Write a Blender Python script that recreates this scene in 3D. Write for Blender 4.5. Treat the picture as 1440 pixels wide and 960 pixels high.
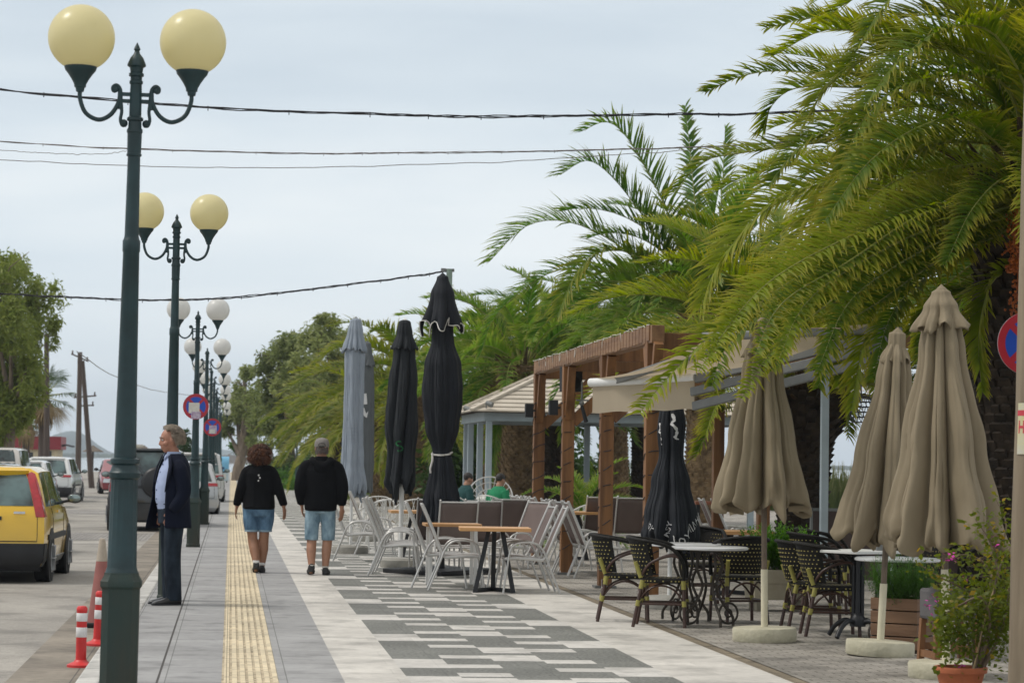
import bpy, bmesh, math, random
from math import sin, cos, pi, radians, sqrt, atan2, exp
from mathutils import Vector, Matrix, noise as mnoise
random.seed(7)
for _o in list(bpy.data.objects):
    bpy.data.objects.remove(_o)
SC = bpy.context.scene
COL = SC.collection

# ------------------------------------------------------------------ camera
FPX = 3500.0; CAMH = 1.5
CF = Vector((0.11114142, 0.99262948, 0.04831462))
CR = Vector((0.99357684, -0.11202533, 0.01598063))
CU = Vector((-0.02127531, -0.04622817, 0.99870432))
cd = bpy.data.cameras.new('camera'); cam = bpy.data.objects.new('camera', cd); COL.objects.link(cam)
cam.matrix_world = Matrix(((CR.x, CU.x, -CF.x, 0), (CR.y, CU.y, -CF.y, 0), (CR.z, CU.z, -CF.z, CAMH), (0, 0, 0, 1)))
cd.sensor_width = 36; cd.sensor_fit = 'HORIZONTAL'; cd.lens = 36 * FPX / 1440
cd.clip_start = 0.5; cd.clip_end = 30000
cd.dof.use_dof = True; cd.dof.focus_distance = 23.0; cd.dof.aperture_fstop = 5.6
SC.camera = cam

def ray(px, py):
    return CF + CR * ((px - 720) / FPX) - CU * ((py - 480) / FPX)
def G(px, py, z=0.0):
    d = ray(px, py); t = (z - CAMH) / d.z
    return Vector((d.x * t, d.y * t, z))
def at(px, py, Y):
    d = ray(px, py); t = Y / d.y
    return Vector((d.x * t, Y, CAMH + d.z * t))
def XZ(px, py, Y):
    p = at(px, py, Y); return p.x, p.z

# ------------------------------------------------------------------ sky, sun, exposure
SUN_EL, SUN_AZ = 56.0, 278.0        # azimuth clockwise from +Y: high sun behind thin cloud, from the left
W = bpy.data.worlds.new("World"); SC.world = W; W.use_nodes = True
nt = W.node_tree; nt.nodes.clear()
def N(tree, typ, **kw):
    n = tree.nodes.new(typ)
    for k, v in kw.items():
        if k in n.inputs: n.inputs[k].default_value = v
        else: setattr(n, k, v)
    return n
wo = N(nt, 'ShaderNodeOutputWorld'); bg = N(nt, 'ShaderNodeBackground'); bg.inputs['Strength'].default_value = 0.10
sky = N(nt, 'ShaderNodeTexSky'); sky.sky_type = 'NISHITA'; sky.sun_disc = False
sky.sun_elevation = radians(SUN_EL); sky.sun_rotation = radians(SUN_AZ); sky.air_density = 1.0; sky.dust_density = 2.0
tc = N(nt, 'ShaderNodeTexCoord'); mp = N(nt, 'ShaderNodeMapping'); mp.inputs['Scale'].default_value = (4.0, 4.0, 24.0)
nz = N(nt, 'ShaderNodeTexNoise'); nz.inputs['Scale'].default_value = 1.0; nz.inputs['Detail'].default_value = 5; nz.inputs['Roughness'].default_value = 0.52; nz.inputs['Distortion'].default_value = 0.35
mp2 = N(nt, 'ShaderNodeMapping'); mp2.inputs['Scale'].default_value = (2.2, 2.2, 11.0); mp2.inputs['Location'].default_value = (3.1, 1.7, 0.4)
nz2 = N(nt, 'ShaderNodeTexNoise'); nz2.inputs['Scale'].default_value = 1.0; nz2.inputs['Detail'].default_value = 3
add = N(nt, 'ShaderNodeMath'); add.operation = 'ADD'
mul = N(nt, 'ShaderNodeMath'); mul.operation = 'MULTIPLY'; mul.inputs[1].default_value = 0.5
cr = N(nt, 'ShaderNodeValToRGB')
cr.color_ramp.elements[0].position = 0.36; cr.color_ramp.elements[0].color = (0.525, 0.600, 0.668, 1)
cr.color_ramp.elements[1].position = 0.66; cr.color_ramp.elements[1].color = (0.740, 0.785, 0.808, 1)
e = cr.color_ramp.elements.new(0.5); e.color = (0.620, 0.690, 0.742, 1)
sc10 = N(nt, 'ShaderNodeVectorMath'); sc10.operation = 'SCALE'; sc10.inputs['Scale'].default_value = 10.0
mix = N(nt, 'ShaderNodeMix'); mix.data_type = 'RGBA'; mix.inputs['Factor'].default_value = 0.90
L = nt.links.new
L(tc.outputs['Generated'], mp.inputs['Vector']); L(mp.outputs[0], nz.inputs['Vector'])
L(tc.outputs['Generated'], mp2.inputs['Vector']); L(mp2.outputs[0], nz2.inputs['Vector'])
L(nz.outputs['Fac'], add.inputs[0]); L(nz2.outputs['Fac'], add.inputs[1]); L(add.outputs[0], mul.inputs[0]); L(mul.outputs[0], cr.inputs['Fac'])
L(cr.outputs['Color'], sc10.inputs[0])
# overcast skies brighten a little towards the horizon
sx = N(nt, 'ShaderNodeSeparateXYZ'); L(tc.outputs['Generated'], sx.inputs[0]); mrz = N(nt, 'ShaderNodeMapRange'); mrz.inputs['From Min'].default_value = 0.0; mrz.inputs['From Max'].default_value = 0.16; mrz.inputs['To Min'].default_value = 1.22; mrz.inputs['To Max'].default_value = 1.03
L(sx.outputs['Z'], mrz.inputs['Value']); sc11 = N(nt, 'ShaderNodeVectorMath'); sc11.operation = 'SCALE'; L(sc10.outputs[0], sc11.inputs[0]); L(mrz.outputs[0], sc11.inputs['Scale']); sc10 = sc11
# ... and turn a neutral grey white overhead
mrn = N(nt, 'ShaderNodeMapRange'); mrn.inputs['From Min'].default_value = 0.2; mrn.inputs['From Max'].default_value = 0.55; L(sx.outputs['Z'], mrn.inputs['Value'])
mxn = N(nt, 'ShaderNodeMix'); mxn.data_type = 'RGBA'; mxn.inputs['B'].default_value = (7.3, 7.15, 6.9, 1); L(mrn.outputs[0], mxn.inputs['Factor']); L(sc11.outputs[0], mxn.inputs['A'])
L(sky.outputs[0], mix.inputs['A']); L(mxn.outputs['Result'], mix.inputs['B'])
L(mix.outputs['Result'], bg.inputs['Color']); L(bg.outputs[0], wo.inputs['Surface'])

sd = bpy.data.lights.new('sun', 'SUN'); sun = bpy.data.objects.new('sun', sd); COL.objects.link(sun)
sd.energy = 1.5; sd.angle = radians(10); sd.color = (1.0, 0.96, 0.90)
_az = radians(SUN_AZ); _el = radians(SUN_EL)
_sdir = Vector((sin(_az) * cos(_el), cos(_az) * cos(_el), sin(_el)))
sun.rotation_euler = _sdir.to_track_quat('Z', 'Y').to_euler()
SC.view_settings.view_transform = 'Standard'; SC.view_settings.look = 'None'
SC.view_settings.exposure = 0.25; SC.view_settings.gamma = 1.0; SC.view_settings.use_curve_mapping = False
SC.cycles.use_denoising = True
SC.cycles.max_bounces = 8; SC.cycles.transparent_max_bounces = 8; SC.cycles.volume_bounces = 0

# ------------------------------------------------------------------ mesh helpers
def frame(t, up=None):
    t = t.normalized()
    u = up if up is not None else (Vector((0, 0, 1)) if abs(t.z) < 0.9 else Vector((1, 0, 0)))
    a = t.cross(u)
    if a.length < 1e-6: a = t.cross(Vector((0, 1, 0)))
    a.normalize(); b = a.cross(t).normalized()
    return a, b

class MB:
    def __init__(s): s.v = []; s.f = []; s.m = []; s.at = None
    def add(s, vs, fs, mat=0, M=None):
        o = len(s.v)
        s.v.extend([(M @ Vector(p)) if M is not None else Vector(p) for p in vs])
        s.f.extend([tuple(i + o for i in q) for q in fs]); s.m.extend([mat] * len(fs))
        return s
    def box(s, x0, x1, y0, y1, z0, z1, mat=0, M=None):
        return s.add([(x0, y0, z0), (x1, y0, z0), (x1, y1, z0), (x0, y1, z0), (x0, y0, z1), (x1, y0, z1), (x1, y1, z1), (x0, y1, z1)],
                     [(0, 3, 2, 1), (4, 5, 6, 7), (0, 1, 5, 4), (1, 2, 6, 5), (2, 3, 7, 6), (3, 0, 4, 7)], mat, M)
    def bar(s, p, q, w, h, mat=0, up=None):
        p = Vector(p); q = Vector(q); a, b = frame(q - p, up)
        a = a * w / 2; b = b * h / 2
        return s.add([p - a - b, p + a - b, p + a + b, p - a + b, q - a - b, q + a - b, q + a + b, q - a + b],
                     [(0, 1, 2, 3), (7, 6, 5, 4), (0, 4, 5, 1), (1, 5, 6, 2), (2, 6, 7, 3), (3, 7, 4, 0)], mat)
    def loft(s, rings, closed=True, cap=True, mat=0):
        n = len(rings[0]); vs = [p for r in rings for p in r]; fs = []
        for i in range(len(rings) - 1):
            for j in range(n if closed else n - 1):
                k = (j + 1) % n
                fs.append((i * n + j, i * n + k, (i + 1) * n + k, (i + 1) * n + j))
        if cap and closed:
            fs.append(tuple(range(n - 1, -1, -1))); fs.append(tuple((len(rings) - 1) * n + j for j in range(n)))
        return s.add(vs, fs, mat)
    def tube(s, pts, r, n=8, mat=0, cap=True, up=None):
        pts = [Vector(p) for p in pts]; k = len(pts)
        rr = r if isinstance(r, list) else [r] * k
        rings = []; pa = None
        for i in range(k):
            t = pts[min(i + 1, k - 1)] - pts[max(i - 1, 0)]
            if t.length < 1e-9: t = Vector((0, 0, 1))
            t.normalize()
            if pa is None: a, b = frame(t, up)
            else:
                a = pa - t * pa.dot(t)
                if a.length < 1e-6: a, b = frame(t)
                a.normalize(); b = a.cross(t)
            pa = a
            ri = rr[i]; rx, ry = (ri if isinstance(ri, tuple) else (ri, ri))
            rings.append([pts[i] + a * (rx * cos(2 * pi * j / n)) + b * (ry * sin(2 * pi * j / n)) for j in range(n)])
        return s.loft(rings, True, cap, mat)
    def lathe(s, prof, n=24, c=(0, 0, 0), mat=0, cap=True, M=None):
        c = Vector(c)
        rings = [[c + Vector((r * cos(2 * pi * j / n), r * sin(2 * pi * j / n), z)) for j in range(n)] for r, z in prof]
        if M is not None: rings = [[M @ p for p in r] for r in rings]
        return s.loft(rings, True, cap, mat)
    def ball(s, c, r, nu=16, nv=10, mat=0, M=None):
        c = Vector(c); rx, ry, rz = (r if isinstance(r, (tuple, list)) else (r, r, r))
        vs = [Vector((0, 0, -rz))]; fs = []
        for i in range(1, nv):
            th = -pi / 2 + pi * i / nv
            for j in range(nu):
                ph = 2 * pi * j / nu
                vs.append(Vector((rx * cos(th) * cos(ph), ry * cos(th) * sin(ph), rz * sin(th))))
        vs.append(Vector((0, 0, rz))); top = len(vs) - 1
        for j in range(nu):
            fs.append((0, 1 + (j + 1) % nu, 1 + j))
            b = 1 + (nv - 2) * nu; fs.append((b + j, b + (j + 1) % nu, top))
        for i in range(nv - 2):
            for j in range(nu):
                a = 1 + i * nu; k = (j + 1) % nu
                fs.append((a + j, a + k, a + nu + k, a + nu + j))
        if M is not None: vs = [M @ p for p in vs]
        return s.add([p + c for p in vs], fs, mat)
    def disc(s, c, r, nrm, n=24, th=0.004, mat=0):
        c = Vector(c); nrm = Vector(nrm).normalized(); a, b = frame(nrm)
        R = lambda o, q: [c + nrm * o + a * (q * cos(2 * pi * j / n)) + b * (q * sin(2 * pi * j / n)) for j in range(n)]
        return s.loft([R(-th / 2, r), R(th / 2, r)], True, True, mat)
    def ring(s, c, R, r, nrm, n=24, m=6, mat=0):
        c = Vector(c); nrm = Vector(nrm).normalized(); a, b = frame(nrm)
        rings = []
        for i in range(n + 1):
            d = a * cos(2 * pi * i / n) + b * sin(2 * pi * i / n)
            rings.append([c + d * (R + r * cos(2 * pi * j / m)) + nrm * (r * sin(2 * pi * j / m)) for j in range(m)])
        return s.loft(rings, True, False, mat)
    def build(s, name, mats, parent=None, smooth=30, bevel=0, loc=None, attr=None):
        me = bpy.data.meshes.new(name)
        me.from_pydata([tuple(p) for p in s.v], [], s.f)
        if not isinstance(mats, (list, tuple)): mats = [mats]
        for m in mats: me.materials.append(m)
        if len(mats) > 1: me.polygons.foreach_set('material_index', s.m)
        if attr:
            for an, av in attr.items():
                A = me.attributes.new(an, 'FLOAT', 'POINT'); A.data.foreach_set('value', av)
        me.update()
        if smooth:
            me.polygons.foreach_set('use_smooth', [True] * len(me.polygons))
            me.set_sharp_from_angle(angle=radians(smooth))
        o = bpy.data.objects.new(name, me); COL.objects.link(o)
        if parent is not None: o.parent = parent
        if loc is not None: o.location = loc
        if bevel:
            b = o.modifiers.new('bevel', 'BEVEL'); b.width = bevel; b.segments = 2; b.limit_method = 'ANGLE'
        return o

def tag(o, label=None, cat=None, group=None, kind=None):
    if label: o['label'] = label
    if cat: o['category'] = cat
    if group: o['group'] = group
    if kind: o['kind'] = kind
    return o
def root(name, loc, rz, label, cat, group=None):
    o = bpy.data.objects.new(name, None); COL.objects.link(o); o.empty_display_size = 0.2
    o.location = loc; o.rotation_euler = (0, 0, rz)
    return tag(o, label, cat, group)
def dup(o, loc, rz, label, group=None, scale=None, tilt=None):
    c = copy_tree(o); c.location = loc; c.rotation_euler = (tilt[0] if tilt else 0, tilt[1] if tilt else 0, rz); c['label'] = label
    if group: c['group'] = group
    if scale: c.scale = (scale,) * 3
    return c
def copy_tree(o, parent=None):
    c = o.copy(); COL.objects.link(c)
    if parent is not None: c.parent = parent
    for ch in list(o.children): copy_tree(ch, c)
    return c
def bez(p, n=24):
    """Catmull-Rom through the points p."""
    p = [Vector(q) for q in p]; q = [p[0] * 2 - p[1]] + p + [p[-1] * 2 - p[-2]]; out = []
    seg = len(p) - 1; per = max(2, n // seg)
    for i in range(seg):
        a, b, c, d = q[i:i + 4]
        for k in range(per):
            t = k / per
            out.append(0.5 * ((2 * b) + (c - a) * t + (2 * a - 5 * b + 4 * c - d) * t * t + (3 * b - a - 3 * c + d) * t ** 3))
    out.append(p[-1]); return out

# ------------------------------------------------------------------ materials
def newmat(name):
    m = bpy.data.materials.new(name); m.use_nodes = True
    t = m.node_tree; return m, t, t.nodes['Principled BSDF'], t.nodes['Material Output']
def pmat(name, col, rough=0.6, metal=0.0, var=0.12, scale=6.0, col2=None, bump=0.0, bscale=40.0, spec=0.5, coat=0.0, stretch=(1, 1, 1), objvar=0.0, sheen=0.0):
    m, t, b, out = newmat(name)
    b.inputs['Roughness'].default_value = rough; b.inputs['Metallic'].default_value = metal
    b.inputs['Specular IOR Level'].default_value = spec; b.inputs['Coat Weight'].default_value = coat; b.inputs['Coat Roughness'].default_value = 0.08
    if sheen: b.inputs['Sheen Weight'].default_value = sheen
    c1 = (col[0], col[1], col[2], 1)
    tcn = N(t, 'ShaderNodeTexCoord'); mpn = N(t, 'ShaderNodeMapping'); mpn.inputs['Scale'].default_value = stretch
    t.links.new(tcn.outputs['Object'], mpn.inputs['Vector'])
    if var or col2:
        n = N(t, 'ShaderNodeTexNoise'); n.inputs['Scale'].default_value = scale; n.inputs['Detail'].default_value = 6; n.inputs['Roughness'].default_value = 0.6
        t.links.new(mpn.outputs[0], n.inputs['Vector'])
        r = N(t, 'ShaderNodeValToRGB'); r.color_ramp.elements[0].position = 0.3; r.color_ramp.elements[1].position = 0.7
        if col2: ca, cb = c1, (col2[0], col2[1], col2[2], 1)
        else:
            ca = tuple(x * (1 - var) for x in col) + (1,); cb = tuple(min(1, x * (1 + var)) for x in col) + (1,)
        r.color_ramp.elements[0].color = ca; r.color_ramp.elements[1].color = cb
        t.links.new(n.outputs['Fac'], r.inputs['Fac']); src = r.outputs['Color']
        if objvar:
            oi = N(t, 'ShaderNodeObjectInfo'); hs = N(t, 'ShaderNodeHueSaturation'); mr = N(t, 'ShaderNodeMapRange')
            mr.inputs['To Min'].default_value = 1 - objvar; mr.inputs['To Max'].default_value = 1 + objvar
            t.links.new(oi.outputs['Random'], mr.inputs['Value']); t.links.new(mr.outputs[0], hs.inputs['Value']); t.links.new(src, hs.inputs['Color']); src = hs.outputs['Color']
        t.links.new(src, b.inputs['Base Color'])
    else: b.inputs['Base Color'].default_value = c1
    if bump:
        n2 = N(t, 'ShaderNodeTexNoise'); n2.inputs['Scale'].default_value = bscale; n2.inputs['Detail'].default_value = 4
        t.links.new(mpn.outputs[0], n2.inputs['Vector'])
        bp = N(t, 'ShaderNodeBump'); bp.inputs['Strength'].default_value = min(1, bump); bp.inputs['Distance'].default_value = 0.02
        t.links.new(n2.outputs['Fac'], bp.inputs['Height']); t.links.new(bp.outputs[0], b.inputs['Normal'])
    return m

MT = {}
MT['lamp_green'] = pmat('lamp_green_paint', (0.010, 0.034, 0.039), 0.45, var=0.35, scale=5, bump=0.15, bscale=25)
MT['lamp_base'] = pmat('lamp_weathered_paint', (0.012, 0.038, 0.033), 0.6, scale=3.5, col2=(0.036, 0.036, 0.024), bump=0.3, bscale=30, stretch=(1, 1, .35))
def globe_mat(name, col):
    m, t, b, out = newmat(name)
    b.inputs['Base Color'].default_value = col + (1,); b.inputs['Roughness'].default_value = 0.3
    tcn = N(t, 'ShaderNodeTexCoord')
    v = N(t, 'ShaderNodeTexVoronoi'); v.inputs['Scale'].default_value = 13.0
    t.links.new(tcn.outputs['Object'], v.inputs['Vector'])
    r = N(t, 'ShaderNodeValToRGB'); r.color_ramp.elements[0].position = 0.03; r.color_ramp.elements[1].position = 0.06
    r.color_ramp.elements[0].color = (col[0] * .6, col[1] * .55, col[2] * .5, 1)
    n = N(t, 'ShaderNodeTexNoise'); n.inputs['Scale'].default_value = 3
    t.links.new(tcn.outputs['Object'], n.inputs['Vector'])
    mx = N(t, 'ShaderNodeMix'); mx.data_type = 'RGBA'; mx.inputs['A'].default_value = (col[0] * .93, col[1] * .92, col[2] * .88, 1); mx.inputs['B'].default_value = col + (1,)
    t.links.new(n.outputs['Fac'], mx.inputs['Factor']); t.links.new(mx.outputs['Result'], r.color_ramp and b.inputs['Base Color'])
    m2 = N(t, 'ShaderNodeMix'); m2.data_type = 'RGBA'; m2.blend_type = 'MULTIPLY'; m2.inputs['Factor'].default_value = 1
    r.color_ramp.elements[0].color = (.72, .68, .6, 1); r.color_ramp.elements[1].color = (1, 1, 1, 1)
    t.links.new(v.outputs['Distance'], r.inputs['Fac']); t.links.new(mx.outputs['Result'], m2.inputs['A']); t.links.new(r.outputs['Color'], m2.inputs['B'])
    t.links.new(m2.outputs['Result'], b.inputs['Base Color'])
    tr = N(t, 'ShaderNodeBsdfTranslucent'); t.links.new(m2.outputs['Result'], tr.inputs['Color'])
    ms = N(t, 'ShaderNodeMixShader'); ms.inputs['Fac'].default_value = 0.45
    t.links.new(b.outputs[0], ms.inputs[1]); t.links.new(tr.outputs[0], ms.inputs[2]); t.links.new(ms.outputs[0], out.inputs['Surface'])
    return m
MT['globe_cream'] = globe_mat('globe_yellowed_plastic', (0.915, 0.85, 0.545))
MT['globe_white'] = globe_mat('globe_white_plastic', (0.86, 0.86, 0.85))
MT['alu'] = pmat('brushed_aluminium', (0.62, 0.62, 0.60), 0.42, metal=0.65, var=0.08, scale=4)
MT['alu_dark'] = pmat('grey_painted_aluminium', (0.17, 0.175, 0.17), 0.5, metal=0.2, var=0.1)
MT['black_metal'] = pmat('black_powder_coat', (0.012, 0.013, 0.016), 0.5, var=0.2)
MT['white_paint'] = pmat('white_painted_metal', (0.72, 0.72, 0.70), 0.45, var=0.06, scale=10)
MT['wire_black'] = pmat('cable_rubber', (0.018, 0.018, 0.022), 0.6, var=0.2)
MT['wire_grey'] = pmat('cable_grey', (0.20, 0.18, 0.17), 0.6, var=0.2)
MT['rubber'] = pmat('tyre_rubber', (0.012, 0.012, 0.013), 0.85, var=0.2, scale=30)
MT['black_plastic'] = pmat('black_plastic', (0.018, 0.019, 0.022), 0.6, var=0.25, scale=4)
def wood(name, c1, c2, rough=0.6, stretch=(1, 1, .08), scale=9):
    return pmat(name, c1, rough, scale=scale, col2=c2, bump=0.25, bscale=30, stretch=stretch, objvar=0.12)
MT['pergola_wood'] = wood('stained_pine_post', (0.105, 0.044, 0.015), (0.29, 0.132, 0.043))
MT['pergola_beam'] = wood('weathered_pine_beam', (0.16, 0.075, 0.032), (0.34, 0.19, 0.09), stretch=(1, .08, 1))
MT['table_wood'] = wood('varnished_table_wood', (0.50, 0.25, 0.09), (0.64, 0.36, 0.15), 0.4, stretch=(.1, 1, 1))
MT['stool_wood'] = wood('brown_stool_wood', (0.16, 0.065, 0.022), (0.26, 0.12, 0.045))
MT['planter_wood'] = wood('brown_planter_boards', (0.14, 0.070, 0.035), (0.23, 0.125, 0.065), stretch=(.1, .1, 1))
MT['pole_wood'] = wood('old_utility_pole_wood', (0.17, 0.13, 0.085), (0.36, 0.29, 0.20), 0.85, stretch=(1, 1, .1), scale=6)
MT['pole_far'] = wood('dark_utility_pole_wood', (0.07, 0.052, 0.045), (0.12, 0.09, 0.075), 0.85)
MT['concrete'] = pmat('cream_concrete', (0.56, 0.53, 0.41), 0.85, scale=4, col2=(0.68, 0.65, 0.53), bump=0.35, bscale=30)
# ================================================================== ground, road, pavement, water, far land
def tilemat(name, col, bw, rh, mortar, mcol, var=0.06, off=0.0, rough=0.75, nvar=0.15, nscale=1.2, speck=None, bump=0.15, stain=None, spots=None):
    m, t, b, out = newmat(name); b.inputs['Roughness'].default_value = rough; b.inputs['Specular IOR Level'].default_value = 0.35
    tcn = N(t, 'ShaderNodeTexCoord')
    br = N(t, 'ShaderNodeTexBrick'); br.offset = off; br.inputs['Scale'].default_value = 1.0
    br.inputs['Brick Width'].default_value = bw; br.inputs['Row Height'].default_value = rh; br.inputs['Mortar Size'].default_value = mortar
    br.inputs['Mortar Smooth'].default_value = 0.3; br.inputs['Bias'].default_value = 0.0
    br.inputs['Color1'].default_value = tuple(c * (1 - var) for c in col) + (1,); br.inputs['Color2'].default_value = tuple(c * (1 + var) for c in col) + (1,)
    br.inputs['Mortar'].default_value = tuple(mcol) + (1,)
    t.links.new(tcn.outputs['Object'], br.inputs['Vector']); src = br.outputs['Color']
    def mult(src, tex_scale, lo, hi, p0, p1, detail=6, typ='ShaderNodeTexNoise', outn='Fac'):
        n = N(t, typ); n.inputs['Scale'].default_value = tex_scale
        if 'Detail' in n.inputs: n.inputs['Detail'].default_value = detail
        t.links.new(tcn.outputs['Object'], n.inputs['Vector'])
        r = N(t, 'ShaderNodeValToRGB'); r.color_ramp.elements[0].position = p0; r.color_ramp.elements[1].position = p1
        r.color_ramp.elements[0].color = (lo, lo, lo, 1); r.color_ramp.elements[1].color = (hi, hi, hi, 1)
        t.links.new(n.outputs[outn], r.inputs['Fac'])
        x = N(t, 'ShaderNodeMix'); x.data_type = 'RGBA'; x.blend_type = 'MULTIPLY'; x.inputs['Factor'].default_value = 1
        t.links.new(src, x.inputs['A']); t.links.new(r.outputs['Color'], x.inputs['B']); return x.outputs['Result']
    src = mult(src, nscale, 1 - nvar, 1 + nvar, 0.35, 0.65)
    src = mult(src, 14, 1 - nvar * .6, 1 + nvar * .4, 0.35, 0.6)
    if speck: src = mult(src, speck[0], speck[1], 1.15, 0.25, 0.6, 2)
    if stain: src = mult(src, stain[0], stain[1], 1.0, stain[2], stain[3], 8)
    if spots:
        v = N(t, 'ShaderNodeTexVoronoi'); v.inputs['Scale'].default_value = spots[0]; t.links.new(tcn.outputs['Object'], v.inputs['Vector'])
        mr = N(t, 'ShaderNodeMath'); mr.operation = 'MULTIPLY_ADD'; mr.inputs[1].default_value = .055; mr.inputs[2].default_value = -.012; sxx = N(t, 'ShaderNodeSeparateColor'); t.links.new(v.outputs['Color'], sxx.inputs[0]); t.links.new(sxx.outputs[0], mr.inputs[0])
        lt = N(t, 'ShaderNodeMath'); lt.operation = 'LESS_THAN'; t.links.new(v.outputs['Distance'], lt.inputs[0]); t.links.new(mr.outputs[0], lt.inputs[1])
        x = N(t, 'ShaderNodeMix'); x.data_type = 'RGBA'; x.blend_type = 'MULTIPLY'; x.inputs['B'].default_value = (spots[1],) * 3 + (1,); t.links.new(lt.outputs[0], x.inputs['Factor']); t.links.new(src, x.inputs['A']); src = x.outputs['Result']
    t.links.new(src, b.inputs['Base Color'])
    n2 = N(t, 'ShaderNodeTexNoise'); n2.inputs['Scale'].default_value = 60; n2.inputs['Detail'].default_value = 3
    t.links.new(tcn.outputs['Object'], n2.inputs['Vector'])
    bp = N(t, 'ShaderNodeBump'); bp.inputs['Strength'].default_value = bump; bp.inputs['Distance'].default_value = 0.01
    t.links.new(n2.outputs['Fac'], bp.inputs['Height']); t.links.new(bp.outputs[0], b.inputs['Normal'])
    return m
M_grey = tilemat('grey_pavement_tiles', (0.305, 0.303, 0.300), 0.41, 0.40, 0.005, (0.17, 0.17, 0.165), 0.06, nvar=0.12, stain=(3.0, 0.74, 0.34, 0.48), spots=(2.2, .55))
M_white = tilemat('white_pavement_slabs', (0.555, 0.53, 0.485), 0.78, 0.40, 0.003, (0.45, 0.43, 0.39), 0.04, 0.5, nvar=0.13, stain=(2.2, 0.70, 0.34, 0.50), spots=(2.0, .45))
M_whitep = tilemat('white_terrazzo_slabs', (0.545, 0.525, 0.488), 0.385, 0.45, 0.002, (0.42, 0.41, 0.38), 0.04, nvar=0.13, stain=(2.6, 0.72, 0.34, 0.48), spots=(2.0, .5))
M_dark = tilemat('dark_terrazzo_slabs', (0.180, 0.182, 0.165), 0.385, 0.45, 0.002, (0.09, 0.09, 0.09), 0.07, nvar=0.12, speck=(38, 0.42))
M_pav = tilemat('terrace_brick_pavers', (0.325, 0.302, 0.266), 0.20, 0.115, 0.006, (0.115, 0.10, 0.08), 0.14, 0.5, nvar=0.18, nscale=0.8, stain=(1.6, 0.60, 0.36, 0.52), spots=(2.4, .4))
M_drain = tilemat('brown_gutter_strip', (0.20, 0.165, 0.115), 0.12, 0.5, 0.003, (0.10, 0.08, 0.06), 0.10, nvar=0.18, stain=(5, .6, .35, .5))
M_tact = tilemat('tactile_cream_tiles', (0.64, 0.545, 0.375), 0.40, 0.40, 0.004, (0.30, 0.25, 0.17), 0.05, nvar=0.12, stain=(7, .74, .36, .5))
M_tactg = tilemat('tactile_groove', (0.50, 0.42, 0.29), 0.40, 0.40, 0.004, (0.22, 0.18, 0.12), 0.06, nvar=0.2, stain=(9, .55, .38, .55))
M_kerb = tilemat('kerb_concrete', (0.50, 0.49, 0.46), 0.5, 1.0, 0.006, (0.25, 0.24, 0.22), 0.06, nvar=0.15, stain=(4, .7, .35, .5))
M_joint = pmat('dark_joint', (0.07, 0.065, 0.06), 0.9)
M_road = tilemat('worn_asphalt', (0.315, 0.295, 0.262), 60, 60, 0.0, (0.2, 0.2, 0.2), 0.0, nvar=0.14, nscale=0.35, speck=(70, 0.72), stain=(1.1, 0.70, 0.34, 0.50), bump=0.4)
M_cob = tilemat('cobble_strip', (0.30, 0.285, 0.265), 0.17, 0.13, 0.014, (0.11, 0.10, 0.09), 0.14, 0.5, nvar=0.2, bump=0.4)
M_land = tilemat('packed_sand', (0.40, 0.36, 0.30), 40, 40, 0, (0.3, 0.3, 0.3), 0, nvar=0.15, nscale=0.4, stain=(.7, .75, .4, .5))

def sheet(mb, x0, x1, y0, y1, z, mat):
    mb.add([(x0, y0, z), (x1, y0, z), (x1, y1, z), (x0, y1, z)], [(0, 1, 2, 3)], mat)
pv = MB(); mats = [M_grey, M_white, M_whitep, M_dark, M_pav, M_drain, M_joint]
YA, YB = 4.0, 256.0
sheet(pv, -0.84, -0.468, YA, YB, 0, 0); sheet(pv, -0.468, -0.452, YA, YB, -0.002, 6); sheet(pv, -0.452, -0.033, YA, YB, 0, 0)
sheet(pv, 0.352, 0.795, YA, YB, 0, 0)
XE = [1.245, 1.625, 2.005, 2.385, 2.765, 3.14]
sheet(pv, 0.795, XE[0], YA, YB, 0, 1)
P = 2.68; Y0 = 18.12
whites = [[(0.0, 0.80)], [(0.02, 0.32), (0.89, 1.19), (1.97, 2.27)], [(0.66, 1.22), (1.44, 2.02)], [(0.47, 0.80), (1.57, 1.90), (2.42, 2.72)], [(2.05, 2.83)]]
for c in range(5):
    cuts = []
    k = -5
    while Y0 + k * P < 130:
        for a, b in whites[c]:
            cuts.append((Y0 + k * P + a, Y0 + k * P + b))
        k += 1
    if c < 3: cuts = [q for q in cuts if q[1] < 16.2 or q[0] > 17.3] + [(16.45 - 0.1 * c, 17.42 - 0.12 * c)]
    cuts.sort(); y = YA
    for a, b in cuts:
        if b <= YA: continue
        a = max(a, YA)
        if a > y: sheet(pv, XE[c], XE[c + 1], y, a, 0, 3)
        sheet(pv, XE[c], XE[c + 1], max(y, a), b, 0, 2); y = b
    sheet(pv, XE[c], XE[c + 1], y, YB, 0, 2)
sheet(pv, 3.14, 3.92, YA, YB, 0, 1)
o = pv.build('pavement', mats, smooth=0); tag(o, kind='structure')
pv = MB(); sheet(pv, 3.92, 4.04, YA, 100, -0.004, 5); sheet(pv, 4.04, 24, YA, 100, 0, 4)
o = pv.build('terrace', mats, smooth=0); tag(o, kind='structure')
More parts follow.
